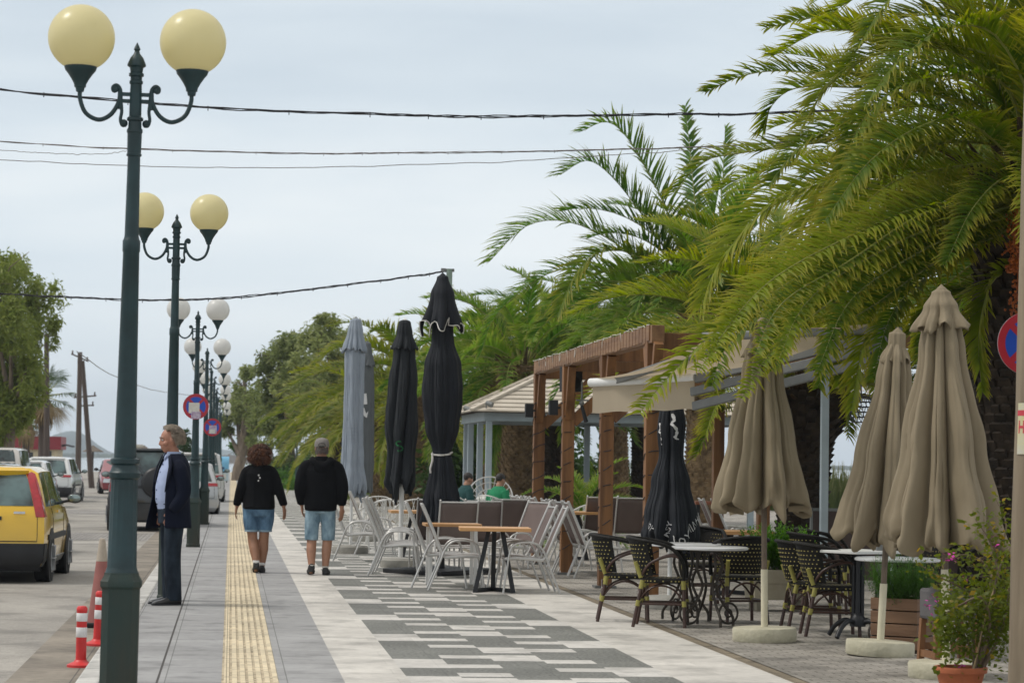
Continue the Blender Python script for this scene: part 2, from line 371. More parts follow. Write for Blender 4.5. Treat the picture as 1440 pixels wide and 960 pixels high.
# tactile strip: ribbed profile swept along the street
tb = MB(); nr = 7; wv = 0.385 / nr
for i in range(nr):
    x = -0.033 + i * wv
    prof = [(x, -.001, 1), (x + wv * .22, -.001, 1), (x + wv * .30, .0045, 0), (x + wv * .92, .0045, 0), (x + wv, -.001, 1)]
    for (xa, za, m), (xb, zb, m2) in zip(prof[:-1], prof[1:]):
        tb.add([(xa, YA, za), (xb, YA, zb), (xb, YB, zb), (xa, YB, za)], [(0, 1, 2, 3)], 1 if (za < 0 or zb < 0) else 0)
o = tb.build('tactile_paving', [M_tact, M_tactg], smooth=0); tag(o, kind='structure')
kb = MB(); kb.box(-1.0, -0.84, YA, YB, -0.14, 0.003)
o = kb.build('kerb', M_kerb, smooth=0, bevel=0.02); tag(o, kind='structure')
rd = MB(); sheet(rd, -17, -1.0, YA, 250, -0.11, 0)
for y0, y1 in ((6, 16.9), (48, 52.5), (69, 74.5), (93, 97)):
    sheet(rd, -17, -1.0 - (0.35 if y0 < 10 else 0), y0, y1, -0.106, 1)
# oil stain / patch repairs as thin flush sheets
sheet(rd, -1.55, -1.0, 17, 60, -0.105, 2)
o = rd.build('road', [M_road, M_cob, tilemat('gutter_asphalt', (0.235, 0.205, 0.165), 0.55, 3.0, 0.006, (0.1, 0.09, 0.08), 0.05, nvar=0.2, stain=(2, .7, .35, .5))], smooth=0); tag(o, kind='structure')
ld = MB(); sheet(ld, -90, 24, -30, 262, -0.16, 0); sheet(ld, 24, 42, 92, 262, -0.16, 0)
ld.box(23.9, 24.1, -30, 92, -2, 0.02, 0)
o = ld.build('ground', M_land, smooth=0); tag(o, kind='structure')

m, t, b, out = newmat('lagoon_water'); b.inputs['Base Color'].default_value = (0.36, 0.41, 0.42, 1); b.inputs['Roughness'].default_value = 0.10; b.inputs['IOR'].default_value = 1.33
tcn = N(t, 'ShaderNodeTexCoord'); n2 = N(t, 'ShaderNodeTexNoise'); n2.inputs['Scale'].default_value = 0.9; n2.inputs['Detail'].default_value = 4
bp = N(t, 'ShaderNodeBump'); bp.inputs['Strength'].default_value = 0.12; bp.inputs['Distance'].default_value = 0.1
t.links.new(tcn.outputs['Object'], n2.inputs['Vector']); t.links.new(n2.outputs['Fac'], bp.inputs['Height']); t.links.new(bp.outputs[0], b.inputs['Normal'])
M_water = m
wt = MB(); sheet(wt, -9000, 9000, -200, 20000, -1.0, 0)
o = wt.build('water', M_water, smooth=0); tag(o, kind='structure')

def ridge(name, px0, px1, Y, hfun, mat, zb=-1.2, depth=300, n=60):
    mb = MB(); rings = []
    for i in range(n + 1):
        px = px0 + (px1 - px0) * i / n; p = at(px, 640, Y); h = hfun(i / n)
        rings.append([Vector((p.x, Y - depth * .3, zb)), Vector((p.x, Y - depth * .1, zb + (h - zb) * .6)), Vector((p.x, Y, h)), Vector((p.x, Y + depth, zb))])
    mb.loft(rings, closed=False, cap=False)
    o = mb.build(name, mat, smooth=60); return tag(o, kind='structure')
M_hill = pmat('hazy_island_scrub', (0.13, 0.17, 0.17), 0.95, scale=0.01, var=0.3)  # pale bluish colour already holds part of the distant haze
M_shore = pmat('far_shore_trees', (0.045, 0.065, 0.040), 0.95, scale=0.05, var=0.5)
def isl(u):
    pk = [(0, 4), (.1, 9), (.25, 19), (.40, 27), (.50, 30.5), (.56, 31), (.64, 29), (.72, 23), (.82, 13.5), (.92, 6), (1, 0)]
    for (a, ha), (b2, hb) in zip(pk[:-1], pk[1:]):
        if a <= u <= b2: return 1.0 * (ha + (hb - ha) * (u - a) / (b2 - a)) - 1 + 0.8 * mnoise.noise(Vector((u * 30, 0, 0)))
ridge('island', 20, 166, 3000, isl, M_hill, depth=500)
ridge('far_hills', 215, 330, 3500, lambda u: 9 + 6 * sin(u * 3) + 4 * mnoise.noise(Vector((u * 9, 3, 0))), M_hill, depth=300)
ridge('far_shore', -60, 175, 2600, lambda u: 3.0 + 1.6 * mnoise.noise(Vector((u * 60, 0, 0))), M_shore, depth=60, n=160)
ridge('far_spit', 300, 600, 1100, lambda u: 2.6 + 0.8 * mnoise.noise(Vector((u * 60, 5, 0))), pmat('spit_scrub', (0.10, 0.085, 0.07), 0.95, scale=.05), depth=40, n=160)
ridge('opposite_shore', 700, 1700, 2400, lambda u: 3.2 + 1.0 * mnoise.noise(Vector((u * 90, 8, 0))), M_shore, depth=60, n=300)

# the air between here and the far shores: one closed, even box
hb = MB(); hb.box(-2600, 2600, -60, 3900, -3, 90)
hm = bpy.data.materials.new('haze'); hm.use_nodes = True; ht = hm.node_tree; ht.nodes.clear()
ho = N(ht, 'ShaderNodeOutputMaterial'); hv = N(ht, 'ShaderNodeVolumePrincipled'); hv.inputs['Color'].default_value = (0.80, 0.89, 1.0, 1); hv.inputs['Density'].default_value = 0.00022; hv.inputs['Anisotropy'].default_value = 0.0
ht.links.new(hv.outputs[0], ho.inputs['Volume'])
o = hb.build('haze', hm, smooth=0); tag(o, kind='stuff')

# ================================================================== street lamps
def lamp_parts(cream):
    r = root('street_lamp', (0, 0, 0), 0, 'x', 'street lamp', 'street lamps along the kerb')
    b = MB(); q = sqrt(2)
    sq = lambda hw, z: [Vector((hw * x, hw * y, z)) for x, y in ((1, .62), (.62, 1), (-.62, 1), (-1, .62), (-1, -.62), (-.62, -1), (.62, -1), (1, -.62))]
    b.loft([sq(.116, 0), sq(.116, .05), sq(.108, .06), sq(.108, .72), sq(.119, .735), sq(.119, .765), sq(.10, .80), sq(.098, .815)])
    b.build('base', MT['lamp_base'], r, 30)
    s = MB(); fl = []
    for z, rad in ((.81, .098), (.83, .092), (.85, .086), (1.36, .078), (1.372, .09), (1.40, .094), (1.415, .082), (1.445, .074), (1.455, .086), (1.48, .086), (1.49, .066)):
        fl.append([Vector((rad * (1 - (.06 if j % 2 and .84 < z < 1.37 else 0)) * cos(2 * pi * j / 32), rad * (1 - (.06 if j % 2 and .84 < z < 1.37 else 0)) * sin(2 * pi * j / 32), z)) for j in range(32)])
    s.loft(fl)
    s.lathe([(.066, 1.49), (.058, 1.9), (.048, 2.70), (.052, 2.71), (.052, 2.77), (.046, 2.78), (.042, 2.8), (.037, 3.27), (.045, 3.275), (.045, 3.285), (.041, 3.29), (.043, 3.41), (.047, 3.415), (.047, 3.43), (.040, 3.44), (.038, 3.48), (.048, 3.485), (.048, 3.50), (.036, 3.51), (.036, 3.60)], 20)
    s.build('pole', MT['lamp_green'], r, 35)
    h = MB(); h.lathe([(.036, 3.60), (.034, 3.70), (.040, 3.705), (.040, 3.72), (.034, 3.725), (.034, 3.745), (.044, 3.75), (.044, 3.765), (.036, 3.77), (.040, 3.80), (.055, 3.81), (.055, 3.82), (.038, 3.86), (.018, 3.885), (.014, 3.90), (.020, 3.91), (.012, 3.93), (.002, 3.95)], 20)
    h.build('finial', MT['lamp_green'], r, 35)
    for sg in (-1, 1):
        a = MB()
        a.tube(bez([(sg * .328, 0, 3.665), (sg * .325, 0, 3.60), (sg * .290, 0, 3.52), (sg * .215, 0, 3.483), (sg * .145, 0, 3.515), (sg * .100, 0, 3.59), (sg * .092, 0, 3.66)], 30), .0135, 10)
        # scroll
        sc = [(sg * .092, 0, 3.55), (sg * .088, 0, 3.62), (sg * .094, 0, 3.67), (sg * .115, 0, 3.692), (sg * .134, 0, 3.680), (sg * .132, 0, 3.660), (sg * .118, 0, 3.657)]
        a.tube(bez(sc, 24), .012, 8); a.ball((sg * .120, 0, 3.668), (.020, .016, .020), 10, 8)
        sc = [(sg * .088, 0, 3.62), (sg * .080, 0, 3.54), (sg * .086, 0, 3.49), (sg * .075, 0, 3.455), (sg * .052, 0, 3.455)]
        a.tube(bez(sc, 20), .010, 8); a.ball((sg * .066, 0, 3.467), (.024, .018, .024), 10, 8)
        a.bar((sg * .03, 0, 3.64), (sg * .10, 0, 3.64), .016, .022); a.bar((sg * .03, 0, 3.60), (sg * .095, 0, 3.60), .016, .022)
        a.build('arm', MT['lamp_green'], r, 50)
        g = MB(); g.ball((sg * .328, 0, 3.966), .197, 40, 24)
        go = g.build('globe', MT['globe_cream' if cream else 'globe_white'], r, 60)
        k = MB(); k.lathe([(.022, 3.645), (.026, 3.66), (.026, 3.668), (.034, 3.672), (.036, 3.69), (.052, 3.72), (.072, 3.75), (.090, 3.772), (.096, 3.79), (.096, 3.802), (.088, 3.806)], 22, (sg * .328, 0, 0))
        k.build('holder', MT['lamp_green'], go, 40)
    return r
LY = [14.85, 25.7, 42.0, 56.2, 68.5, 79.5, 91.5, 101, 120, 136]
LL = ['nearest street lamp, twin yellowed cream globes on a dark green iron post', 'second street lamp, cream globes, its post rising behind the man in the suit',
      'white globed street lamp whose post carries the larger no-stopping sign', 'white globed street lamp whose post carries the smaller no-stopping sign',
      'fifth street lamp along the kerb, white globes just beyond the smaller sign', 'sixth street lamp along the kerb, small white globes', 'seventh street lamp along the kerb, small white globes',
      'eighth street lamp along the kerb, small distant white globes', 'ninth street lamp along the kerb, just short of the last one', 'farthest street lamp at the end of the row, tiny white globes']
lc = lamp_parts(True); lc.location = (-.63, LY[0], 0); lc['label'] = LL[0]; lc.rotation_euler = (0, radians(.35), 0)
lc2 = dup(lc, (-.62, 26.35, 0), 0, LL[1], scale=1.025)
lw = lamp_parts(False); lw.location = (-.60, LY[2], 0); lw['label'] = LL[2]
for i in range(3, 10): dup(lw, (-.58, LY[i], 0), radians((i * 37) % 7 - 3), LL[i])

# no-stopping signs
M_sred = pmat('sign_red', (0.42, 0.02, 0.035), 0.35, var=0.1); M_sblue = pmat('sign_blue', (0.012, 0.075, 0.46), 0.35, var=0.12)
M_paper = pmat('poster_paper', (0.66, 0.64, 0.58), 0.7, var=0.12, scale=20); M_pap2 = pmat('poster_print', (0.62, 0.60, 0.64), 0.7, scale=28, col2=(0.30, 0.16, 0.34))
M_zinc = pmat('zinc_plate', (0.42, 0.43, 0.44), 0.5, metal=0.6)
def nostop(loc, rad, label, poster, rz=0, big=False):
    r = root('road_sign', loc, rz, label, 'road sign', 'no-stopping signs')
    b = MB(); b.disc((0, 0, 0), rad, (0, 1, 0), 40, .006); b.build('back_plate', M_zinc, r, 30)
    m2 = MB(); A, B = [], []
    R = lambda q, y: [Vector((q * cos(2 * pi * j / 48), y, q * sin(2 * pi * j / 48))) for j in range(48)]
    m2.loft([R(rad * .995, -.0035), R(rad * .995, -.008), R(rad * .76, -.008), R(rad * .76, -.0035)], True, False); m2.build('red_rim', M_sred, r, 30)
    m3 = MB(); m3.disc((0, -.0045, 0), rad * .77, (0, 1, 0), 40, .003); m3.build('blue_face', M_sblue, r, 30)
    for s in (-1, 1):
        m4 = MB(); d = rad * .55; w = rad * .10
        n_ = Vector((s * w * .707, 0, -w * .707)) if s > 0 else Vector((w * .707, 0, w * .707))
        p = Vector((-s * d, 0, -d)); q = Vector((s * d, 0, d))
        n_ = Vector((-(q.z - p.z), 0, q.x - p.x)).normalized() * w
        yf = -.0075 - .0006 * s
        m4.add([p - n_ + Vector((0, yf, 0)), p + n_ + Vector((0, yf, 0)), q + n_ + Vector((0, yf, 0)), q - n_ + Vector((0, yf, 0))], [(0, 1, 2, 3)])
        m4.build('red_bar', M_sred, r, 0)
    for (x0, x1, z0, z1, mm, k) in poster:
        m5 = MB(); m5.box(x0 * rad, x1 * rad, -.0105 - .001 * k, -.0093 - .001 * k, z0 * rad, z1 * rad); m5.build('poster', mm, r, 0)
    m6 = MB(); m6.box(-.05, .05, .004, .03, -.02, .02); m6.build('bracket', M_zinc, r, 0)
    return r
p = at(275.5, 571.5, LY[2] - .09); nostop(p, .215, 'larger no-stopping sign with white papers stuck over its centre', [(-.55, .28, -.52, .30, M_paper, 0), (-.35, .38, -.95, -.38, M_pap2, 1)])
p = at(298.5, 600.5, LY[3] - .09); nostop(p, .20, 'smaller no-stopping sign on the next post with a printed sticker', [(-.35, .50, -.72, .20, M_pap2, 0), (-.32, .3, -.70, -.25, M_paper, 1)])

# ================================================================== overhead cables and utility poles
def cable(name, pts, Y, rad, mat, label, sag=0, wob=0.012, twist=False):
    """pts: where the cable passes, in a plane that crosses the street at distance Y (a pair of Ys tilts it)."""
    y0, y1 = (Y if isinstance(Y, tuple) else (Y, Y)); n = len(pts)
    P3 = [at(px, py, y0 + (y1 - y0) * i / (n - 1)) for i, (px, py) in enumerate(pts)]
    c = bez(P3, 90); rnd = random.Random(len(pts) + int(pts[0][1]))
    mb = MB()
    if twist:
        for k in range(3):
            q = []
            for i, p in enumerate(c):
                a = i * 0.9 + 2 * pi * k / 3
                q.append(p + Vector((0, cos(a) * rad * 1.1, sin(a) * rad * 1.1 + rad * 2.2 * mnoise.noise(Vector((i * .25, k * 9, 3))))))
            mb.tube(q, rad * .8, 5)
        for i in range(4, len(c), 5): mb.bar(c[i] - Vector((0, 0, rad * 4.5)), c[i] + Vector((0, 0, rad * 2)), rad * 1.2, rad * 1.2)
    else:
        mb.tube([p + Vector((0, 0, wob * mnoise.noise(Vector((i * .4, rnd.random(), 1))))) for i, p in enumerate(c)], rad, 6)
    o = mb.build(name, mat, None, 60); tag(o, label, 'cable', 'cables across the street'); return o
cable('overhead_cable', [(-300, 92), (-100, 115), (0, 126), (180, 143), (360, 155), (540, 161), (660, 164), (800, 163), (940, 161), (1060, 160), (1250, 152), (1500, 138)], 28.5, .0085, MT['wire_black'], 'thick black bundled cable, uppermost, crossing at the near globes', twist=True)
cable('overhead_cable', [(-300, 175), (0, 199), (200, 210), (440, 216), (560, 215), (720, 213.5), (880, 210), (1000, 206), (1300, 190)], 30, .0055, MT['wire_grey'], 'thin double grey cable, second from the top', twist=True)
cable('overhead_cable', [(-300, 214), (0, 225), (180, 233), (380, 236), (540, 233), (720, 227), (880, 217), (1000, 208), (1300, 180)], 30.5, .005, MT['wire_grey'], 'single thin pale grey cable, third from the top')
cable('overhead_cable', [(-200, 196), (0, 211), (60, 215), (110, 217), (150, 216), (178, 212)], 30.2, .004, MT['wire_grey'], 'short slack grey wire left of the nearest lamp post')
cable('overhead_cable', [(-200, 403), (0, 413), (100, 418), (220, 422), (330, 418), (450, 405), (560, 391), (632, 381)], 41, .0095, MT['wire_black'], 'lowest black cable, ending at the green post behind the black parasol', twist=True)
cable('overhead_cable', [(108, 494), (160, 528), (230, 551), (330, 560)], (62, 120), .012, MT['wire_grey'], 'thin far wire from the tall bare pole towards the lamp row')

def upole(base, top, r0, r1, mat, name, label, arms=(), cat='utility pole', wob=.0):
    r = root(name, base, 0, label, cat); d = Vector(top) - Vector(base); n = 14
    mb = MB(); mb.tube([d * (i / n) + Vector((wob * mnoise.noise(Vector((i * .5, 1, 0))), wob * mnoise.noise(Vector((i * .5, 7, 0))), 0)) for i in range(n + 1)], [r0 + (r1 - r0) * i / n for i in range(n + 1)], 14)
    mb.build('pole', mat, r, 60)
    for z, l, a in arms:
        k = MB(); c = d * z
        k.bar(c + Vector((-l * cos(a), 0, -l * sin(a))), c + Vector((l * cos(a), 0, l * sin(a))), .07, .07)
        for s in (-1, 1): k.lathe([(.02, 0), (.045, .05), (.03, .09), (.045, .13), (.01, .17)], 8, c + Vector((s * l * .85 * cos(a), 0, s * l * .85 * sin(a) + .03)))
        k.build('crossarm', mat, r, 30)
    return r
def gp(px, py_top, Y, z=-.1):  # base on the ground under a pixel column, top at the pixel
    return at(px, py_top, Y)
Yp = 118; tp = at(65.5, 469, Yp); upole((at(67, 640, Yp).x, Yp, -.16), tp, .16, .11, MT['pole_far'], 'utility_pole', 'dark wooden utility pole in front of the red kiosk', [(.985, .5, .1)])
tp = at(112.5, 495, 122); upole((at(110.5, 640, 122).x, 122, -.16), tp, .15, .11, MT['pole_far'], 'utility_pole', 'tall upright bare utility pole beside the leaning one', [(.96, .45, -.4)])
tp = at(116, 507, 124); upole((at(130, 650, 124).x, 124, -.16), tp, .15, .10, MT['pole_far'], 'utility_pole', 'leaning wooden utility pole above the thatched sunshade', [(.72, .55, .1), (.65, .4, .05)])
# near pole at the right edge
bp_ = at(1451, 985, 15.2); bp_.z = 0; tp = at(1476, -160, 15.2)
up = upole(bp_, tp, .155, .125, MT['pole_wood'], 'utility_pole', 'weathered wooden utility pole at the right edge behind the flower pot', wob=.008)
st = MB(); ax = (tp - bp_)
def onpole(z): 
    k = (z) / ax.z; return ax * k, .155 + (-.03) * k
rings = []
for z in (1.60, 1.92):
    c, rr = onpole(z); rr += .004
    rings.append([c + Vector((rr * sin(a), -rr * cos(a), 0)) for a in [radians(-75 + 110 * i / 12) for i in range(13)]])
st.loft(rings, False, False)
st.build('sticker', pmat('faded_sticker', (0.52, 0.50, 0.42), 0.6, scale=14, col2=(0.60, 0.55, 0.25)), up, 60)
st = MB()
def stroke(z0, z1, a0, a1):
    rings = []
    for z in (z0, z1):
        c, rr = onpole(z); rr += .006
        rings.append([c + Vector((rr * sin(a), -rr * cos(a), 0)) for a in [radians(a0 + (a1 - a0) * i / 4) for i in range(5)]])
    st.loft(rings, False, False)
for a in (-70, -56): stroke(1.73, 1.81, a, a + 4)
stroke(1.762, 1.778, -67, -56)
stroke(1.73, 1.81, -48, -44)
for z in (1.73, 1.762, 1.796): stroke(z, z + .014, -45, -36)
stroke(1.73, 1.81, -32, -28); stroke(1.84, 1.875, -75, -10)
st.build('lettering', pmat('red_print', (0.55, 0.05, 0.07), 0.6), up, 60)
p = at(1446, 483, 15.6); nostop((p.x, 15.6, p.z), .205, 'no-stopping sign half hidden behind the pole at the right edge', [])

# red and white delineator posts, old cone
M_dred = pmat('delineator_red', (0.62, 0.035, 0.035), 0.45, var=0.12, scale=8); M_dwht = pmat('delineator_reflective', (0.70, 0.69, 0.68), 0.4, var=0.08)
def delineator():
    r = root('delineator_post', (0, 0, 0), 0, 'x', 'delineator post', 'red and white delineator posts at the kerb')
    b = MB(); b.lathe([(.105, 0), (.105, .018), (.08, .03), (.055, .04), (.045, .055)], 24); b.build('base', M_dred, r, 40)
    b = MB(); b.lathe([(.040, .05), (.039, .42), (.042, .425), (.041, .445), (.030, .46), (.005, .462)], 24); b.build('tube', M_dred, r, 40)
    for z0, z1 in ((.225, .300), (.345, .408)):
        b = MB(); b.lathe([(.0402, z0), (.0418, z0 + .002), (.0418, z1 - .002), (.0402, z1)], 24, cap=False); b.build('band', M_dwht, r, 40)
    return r
d = delineator(); q = G(113.5, 937, -.105); d.location = q; d['label'] = 'nearer red and white delineator post on the gutter by the lamp base'
q = G(137, 907, -.105); dup(d, q, .5, 'farther red and white delineator post standing before the faded cone', tilt=(.02, .03))
r = root('traffic_cone', G(141, 881, -.105), 0, 'tall faded red cone with a pale top behind the delineator posts', 'cone')
b = MB(); b.lathe([(.125, .03), (.085, .34), (.052, .62), (.028, .80), (.022, .82)], 24); b.build('cone_body', pmat('sun_bleached_red', (0.30, 0.11, 0.095), 0.7, var=.2, scale=5), r, 40)
b = MB(); b.lathe([(.0535, .615), (.0305, .80), (.0245, .823), (.002, .83)], 24); b.build('cone_tip', pmat('bleached_cone_tip', (0.40, 0.34, 0.27), 0.7, var=.15), r, 40)
b = MB(); b.box(-.17, .17, -.17, .17, 0, .045); b.build('base', MT['rubber'], r, 30, bevel=.01)
# ================================================================== palms and other vegetation
def leafmat(name, c1, c2, tipc, trans=0.45, rough=0.5, objvar=0.25):
    """c1..c2: colour range of the leaves; the vertex attribute 'tip' (0 at the base, 1 at the tip) yellows the ends."""
    m, t, b, out = newmat(name); b.inputs['Roughness'].default_value = rough; b.inputs['Specular IOR Level'].default_value = 0.25
    oi = N(t, 'ShaderNodeObjectInfo'); tcn = N(t, 'ShaderNodeTexCoord')
    n = N(t, 'ShaderNodeTexNoise'); n.inputs['Scale'].default_value = 3.5; n.inputs['Detail'].default_value = 4
    t.links.new(tcn.outputs['Object'], n.inputs['Vector'])
    ad = N(t, 'ShaderNodeMath'); ad.operation = 'MULTIPLY_ADD'; ad.inputs[1].default_value = objvar * 2; 
    t.links.new(oi.outputs['Random'], ad.inputs[0]); t.links.new(n.outputs['Fac'], ad.inputs[2])
    sb = N(t, 'ShaderNodeMath'); sb.operation = 'SUBTRACT'; sb.inputs[1].default_value = objvar; t.links.new(ad.outputs[0], sb.inputs[0])
    r = N(t, 'ShaderNodeValToRGB'); r.color_ramp.elements[0].position = 0.28; r.color_ramp.elements[1].position = 0.72
    r.color_ramp.elements[0].color = c1 + (1,); r.color_ramp.elements[1].color = c2 + (1,)
    t.links.new(sb.outputs[0], r.inputs['Fac'])
    at_ = N(t, 'ShaderNodeAttribute'); at_.attribute_name = 'tip'
    pw = N(t, 'ShaderNodeMath'); pw.operation = 'POWER'; pw.inputs[1].default_value = 2.6; t.links.new(at_.outputs['Fac'], pw.inputs[0])
    mx = N(t, 'ShaderNodeMix'); mx.data_type = 'RGBA'; mx.inputs['B'].default_value = tipc + (1,)
    t.links.new(pw.outputs[0], mx.inputs['Factor']); t.links.new(r.outputs['Color'], mx.inputs['A'])
    t.links.new(mx.outputs['Result'], b.inputs['Base Color'])
    tr = N(t, 'ShaderNodeBsdfTranslucent'); hs = N(t, 'ShaderNodeHueSaturation'); hs.inputs['Value'].default_value = 1.5; hs.inputs['Saturation'].default_value = 1.1
    t.links.new(mx.outputs['Result'], hs.inputs['Color']); t.links.new(hs.outputs['Color'], tr.inputs['Color'])
    ms = N(t, 'ShaderNodeMixShader'); ms.inputs['Fac'].default_value = trans
    t.links.new(b.outputs[0], ms.inputs[1]); t.links.new(tr.outputs[0], ms.inputs[2]); t.links.new(ms.outputs[0], out.inputs['Surface'])
    return m
LEAF_NEAR = leafmat('palm_leaf_yellow_green', (0.072, 0.138, 0.010), (0.225, 0.285, 0.020), (0.38, 0.31, 0.045))
LEAF_MID = leafmat('palm_leaf_green', (0.058, 0.138, 0.020), (0.155, 0.262, 0.034), (0.30, 0.29, 0.07))
LEAF_FAR = leafmat('palm_leaf_olive', (0.085, 0.135, 0.014), (0.215, 0.250, 0.026), (0.30, 0.25, 0.06))
RACHIS = pmat('palm_rachis', (0.24, 0.25, 0.055), 0.5, var=0.25, scale=6)
TRUNK = pmat('palm_trunk_bark_shaded', (0.012, 0.009, 0.007), 0.95, scale=7, col2=(0.060, 0.041, 0.026), bump=0.6, bscale=22)  # bark near black, the deep shade among the palms put into its colour
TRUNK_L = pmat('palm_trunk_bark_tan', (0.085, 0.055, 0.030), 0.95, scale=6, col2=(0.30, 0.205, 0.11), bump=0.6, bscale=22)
STUB = pmat('palm_frond_stub', (0.028, 0.018, 0.010), 0.9, scale=5, col2=(0.13, 0.082, 0.038), bump=0.3)
DRY = pmat('dry_palm_frond', (0.20, 0.14, 0.07), 0.85, scale=5, col2=(0.34, 0.25, 0.13))

def frond_mesh(pts, rnd, up=Vector((0, 0, 1)), roll=0.0, pairs=95, ll=0.50, lw=0.030, start=0.14, vee=0.45, droop=0.35, segs=3, mats=(None, None), name='frond', rr=0.020):
    """A pinnate leaf along the rachis pts: tapered midrib and two rows of folded, drooping leaflets."""
    c = [Vector(p) for p in pts]; n = len(c)
    ln = [0.0]
    for i in range(1, n): ln.append(ln[-1] + (c[i] - c[i - 1]).length)
    Lt = ln[-1]
    def samp(u):
        s = u * Lt; i = 0
        while i < n - 2 and ln[i + 1] < s: i += 1
        k = (s - ln[i]) / max(1e-6, ln[i + 1] - ln[i]); return c[i].lerp(c[i + 1], k), (c[i + 1] - c[i]).normalized()
    mb = MB(); tip = []
    mb.tube(c, [max(.003, rr * (1 - .88 * ln[i] / Lt)) for i in range(n)], 5, 1); tip += [0.0] * len(mb.v)
    for k in range(pairs):
        u = start + (1 - start) * (k + .5) / pairs
        for sd_ in (-1, 1):
            uu = min(.999, u + rnd.uniform(-.004, .004)); p, tg = samp(uu)
            s, nn = frame(tg, up if abs(tg.dot(up)) < .97 else Vector((1, 0, 0)))
            if roll: q = Matrix.Rotation(roll, 3, tg); s = q @ s; nn = q @ nn
            if rnd.random() < .05: continue
            env = min(1, .35 + 3.2 * (uu - start)) * (1 - .62 * max(0, (uu - .45) / .55) ** 1.5)
            l = ll * env * rnd.uniform(.74, 1.14); w = lw * (0.75 + .35 * env)
            ang = radians(58 - 30 * uu + rnd.gauss(0, 6.5))
            d = (s * sd_ * sin(ang) + tg * cos(ang) + nn * (vee + rnd.gauss(0, .13))).normalized()
            wdir = tg - d * tg.dot(d)
            wdir = (wdir.normalized() * .9 + nn * .35).normalized()
            o = len(mb.v); x = p.copy(); dd = d.copy(); dr = droop * rnd.uniform(.6, 1.4)
            for j in range(segs):
                ww = w * (0.7, 1.0, .72, .45)[j] / 2
                mb.v += [x - wdir * ww, x + wdir * ww]; tip += [j / segs] * 2
                x = x + dd * (l / segs); dd = (dd + Vector((0, 0, -dr * .55))).normalized()
            mb.v.append(x); tip.append(1.0)
            for j in range(segs - 1): mb.f.append((o + 2 * j, o + 2 * j + 1, o + 2 * j + 3, o + 2 * j + 2)); mb.m.append(0)
            mb.f.append((o + 2 * segs - 2, o + 2 * segs - 1, o + 2 * segs)); mb.m.append(0)
    return mb, tip
def frond_obj(pts, rnd, mats, parent, **kw):
    mb, tip = frond_mesh(pts, rnd, **kw)
    return mb.build('frond', mats, parent, 40, attr={'tip': tip})
def arc(L, e0, curl, n=14):
    """A rachis in the local XZ plane: starts at elevation e0 and bends down by curl in all."""
    p = Vector((0, 0, 0)); out = [p.copy()]
    for i in range(n):
        u = (i + .5) / n; a = e0 - curl * (u ** 1.4)
        p = p + Vector((cos(a), 0, sin(a))) * (L / n); out.append(p.copy())
    return out
VAR = {}
def variants(key, mats, pairs, ll, lw, L=3.4, droop=.35):
    if key not in VAR:
        rnd = random.Random(11); out = []
        for i, (e0, cu) in enumerate(((75, 70), (62, 85), (48, 85), (30, 75), (10, 65), (-12, 50), (55, 115))):
            mb, tip = frond_mesh(arc(L, radians(e0), radians(cu)), rnd, roll=rnd.uniform(-.35, .35), pairs=pairs, ll=ll, lw=lw, droop=droop)
            ob = mb.build('frond', mats, None, 40, attr={'tip': tip}); out.append((radians(e0), ob.data)); bpy.data.objects.remove(ob)
        VAR[key] = out
    return VAR[key]
def trunk_mesh(h, r0, r1, rnd, lean=Vector((0, 0, 0)), boots=True, ball=0.0):
    mb = MB(); n = 16; rings = []
    for i in range(n + 1):
        u = i / n; c = lean * (u * u) + Vector((0, 0, h * u)); rad = r0 + (r1 - r0) * u
        if ball: rad += ball * exp(-((u - .93) / .16) ** 2)
        rings.append([c + Vector((rad * cos(2 * pi * j / 14), rad * sin(2 * pi * j / 14), 0)) for j in range(14)])
    mb.loft(rings)
    if boots:
        step = .085; k = 0; z = .1
        per = max(9, int(2 * pi * r0 / .15))
        while z < h - .02:
            u = z / h; c = lean * (u * u) + Vector((0, 0, z)); rad = r0 + (r1 - r0) * u
            if ball: rad += ball * exp(-((u - .93) / .16) ** 2)
            for j in range(per):
                a = 2 * pi * (j + .5 * (k % 2)) / per + rnd.uniform(-.08, .08)
                d = Vector((cos(a), sin(a), 0)); s = Vector((-sin(a), cos(a), 0)); w = .075 * rnd.uniform(.7, 1.1); q = .035 + rnd.uniform(-.01, .035) + ball * .35 * exp(-((u - .93) / .2) ** 2) * rnd.uniform(0, 1.2)
                p = c + d * (rad - .01)
                mb.add([p - s * w - Vector((0, 0, .05)), p + s * w - Vector((0, 0, .05)), p + d * q + s * w * .75 + Vector((0, 0, .045)), p + d * q - s * w * .75 + Vector((0, 0, .045)), p - s * w * .6 + Vector((0, 0, .07)), p + s * w * .6 + Vector((0, 0, .07))],
                       [(0, 1, 2, 3), (3, 2, 5, 4), (0, 3, 4), (1, 5, 2)])
            z += step; k += 1
    return mb
PALMS = 'date palms behind the terrace'
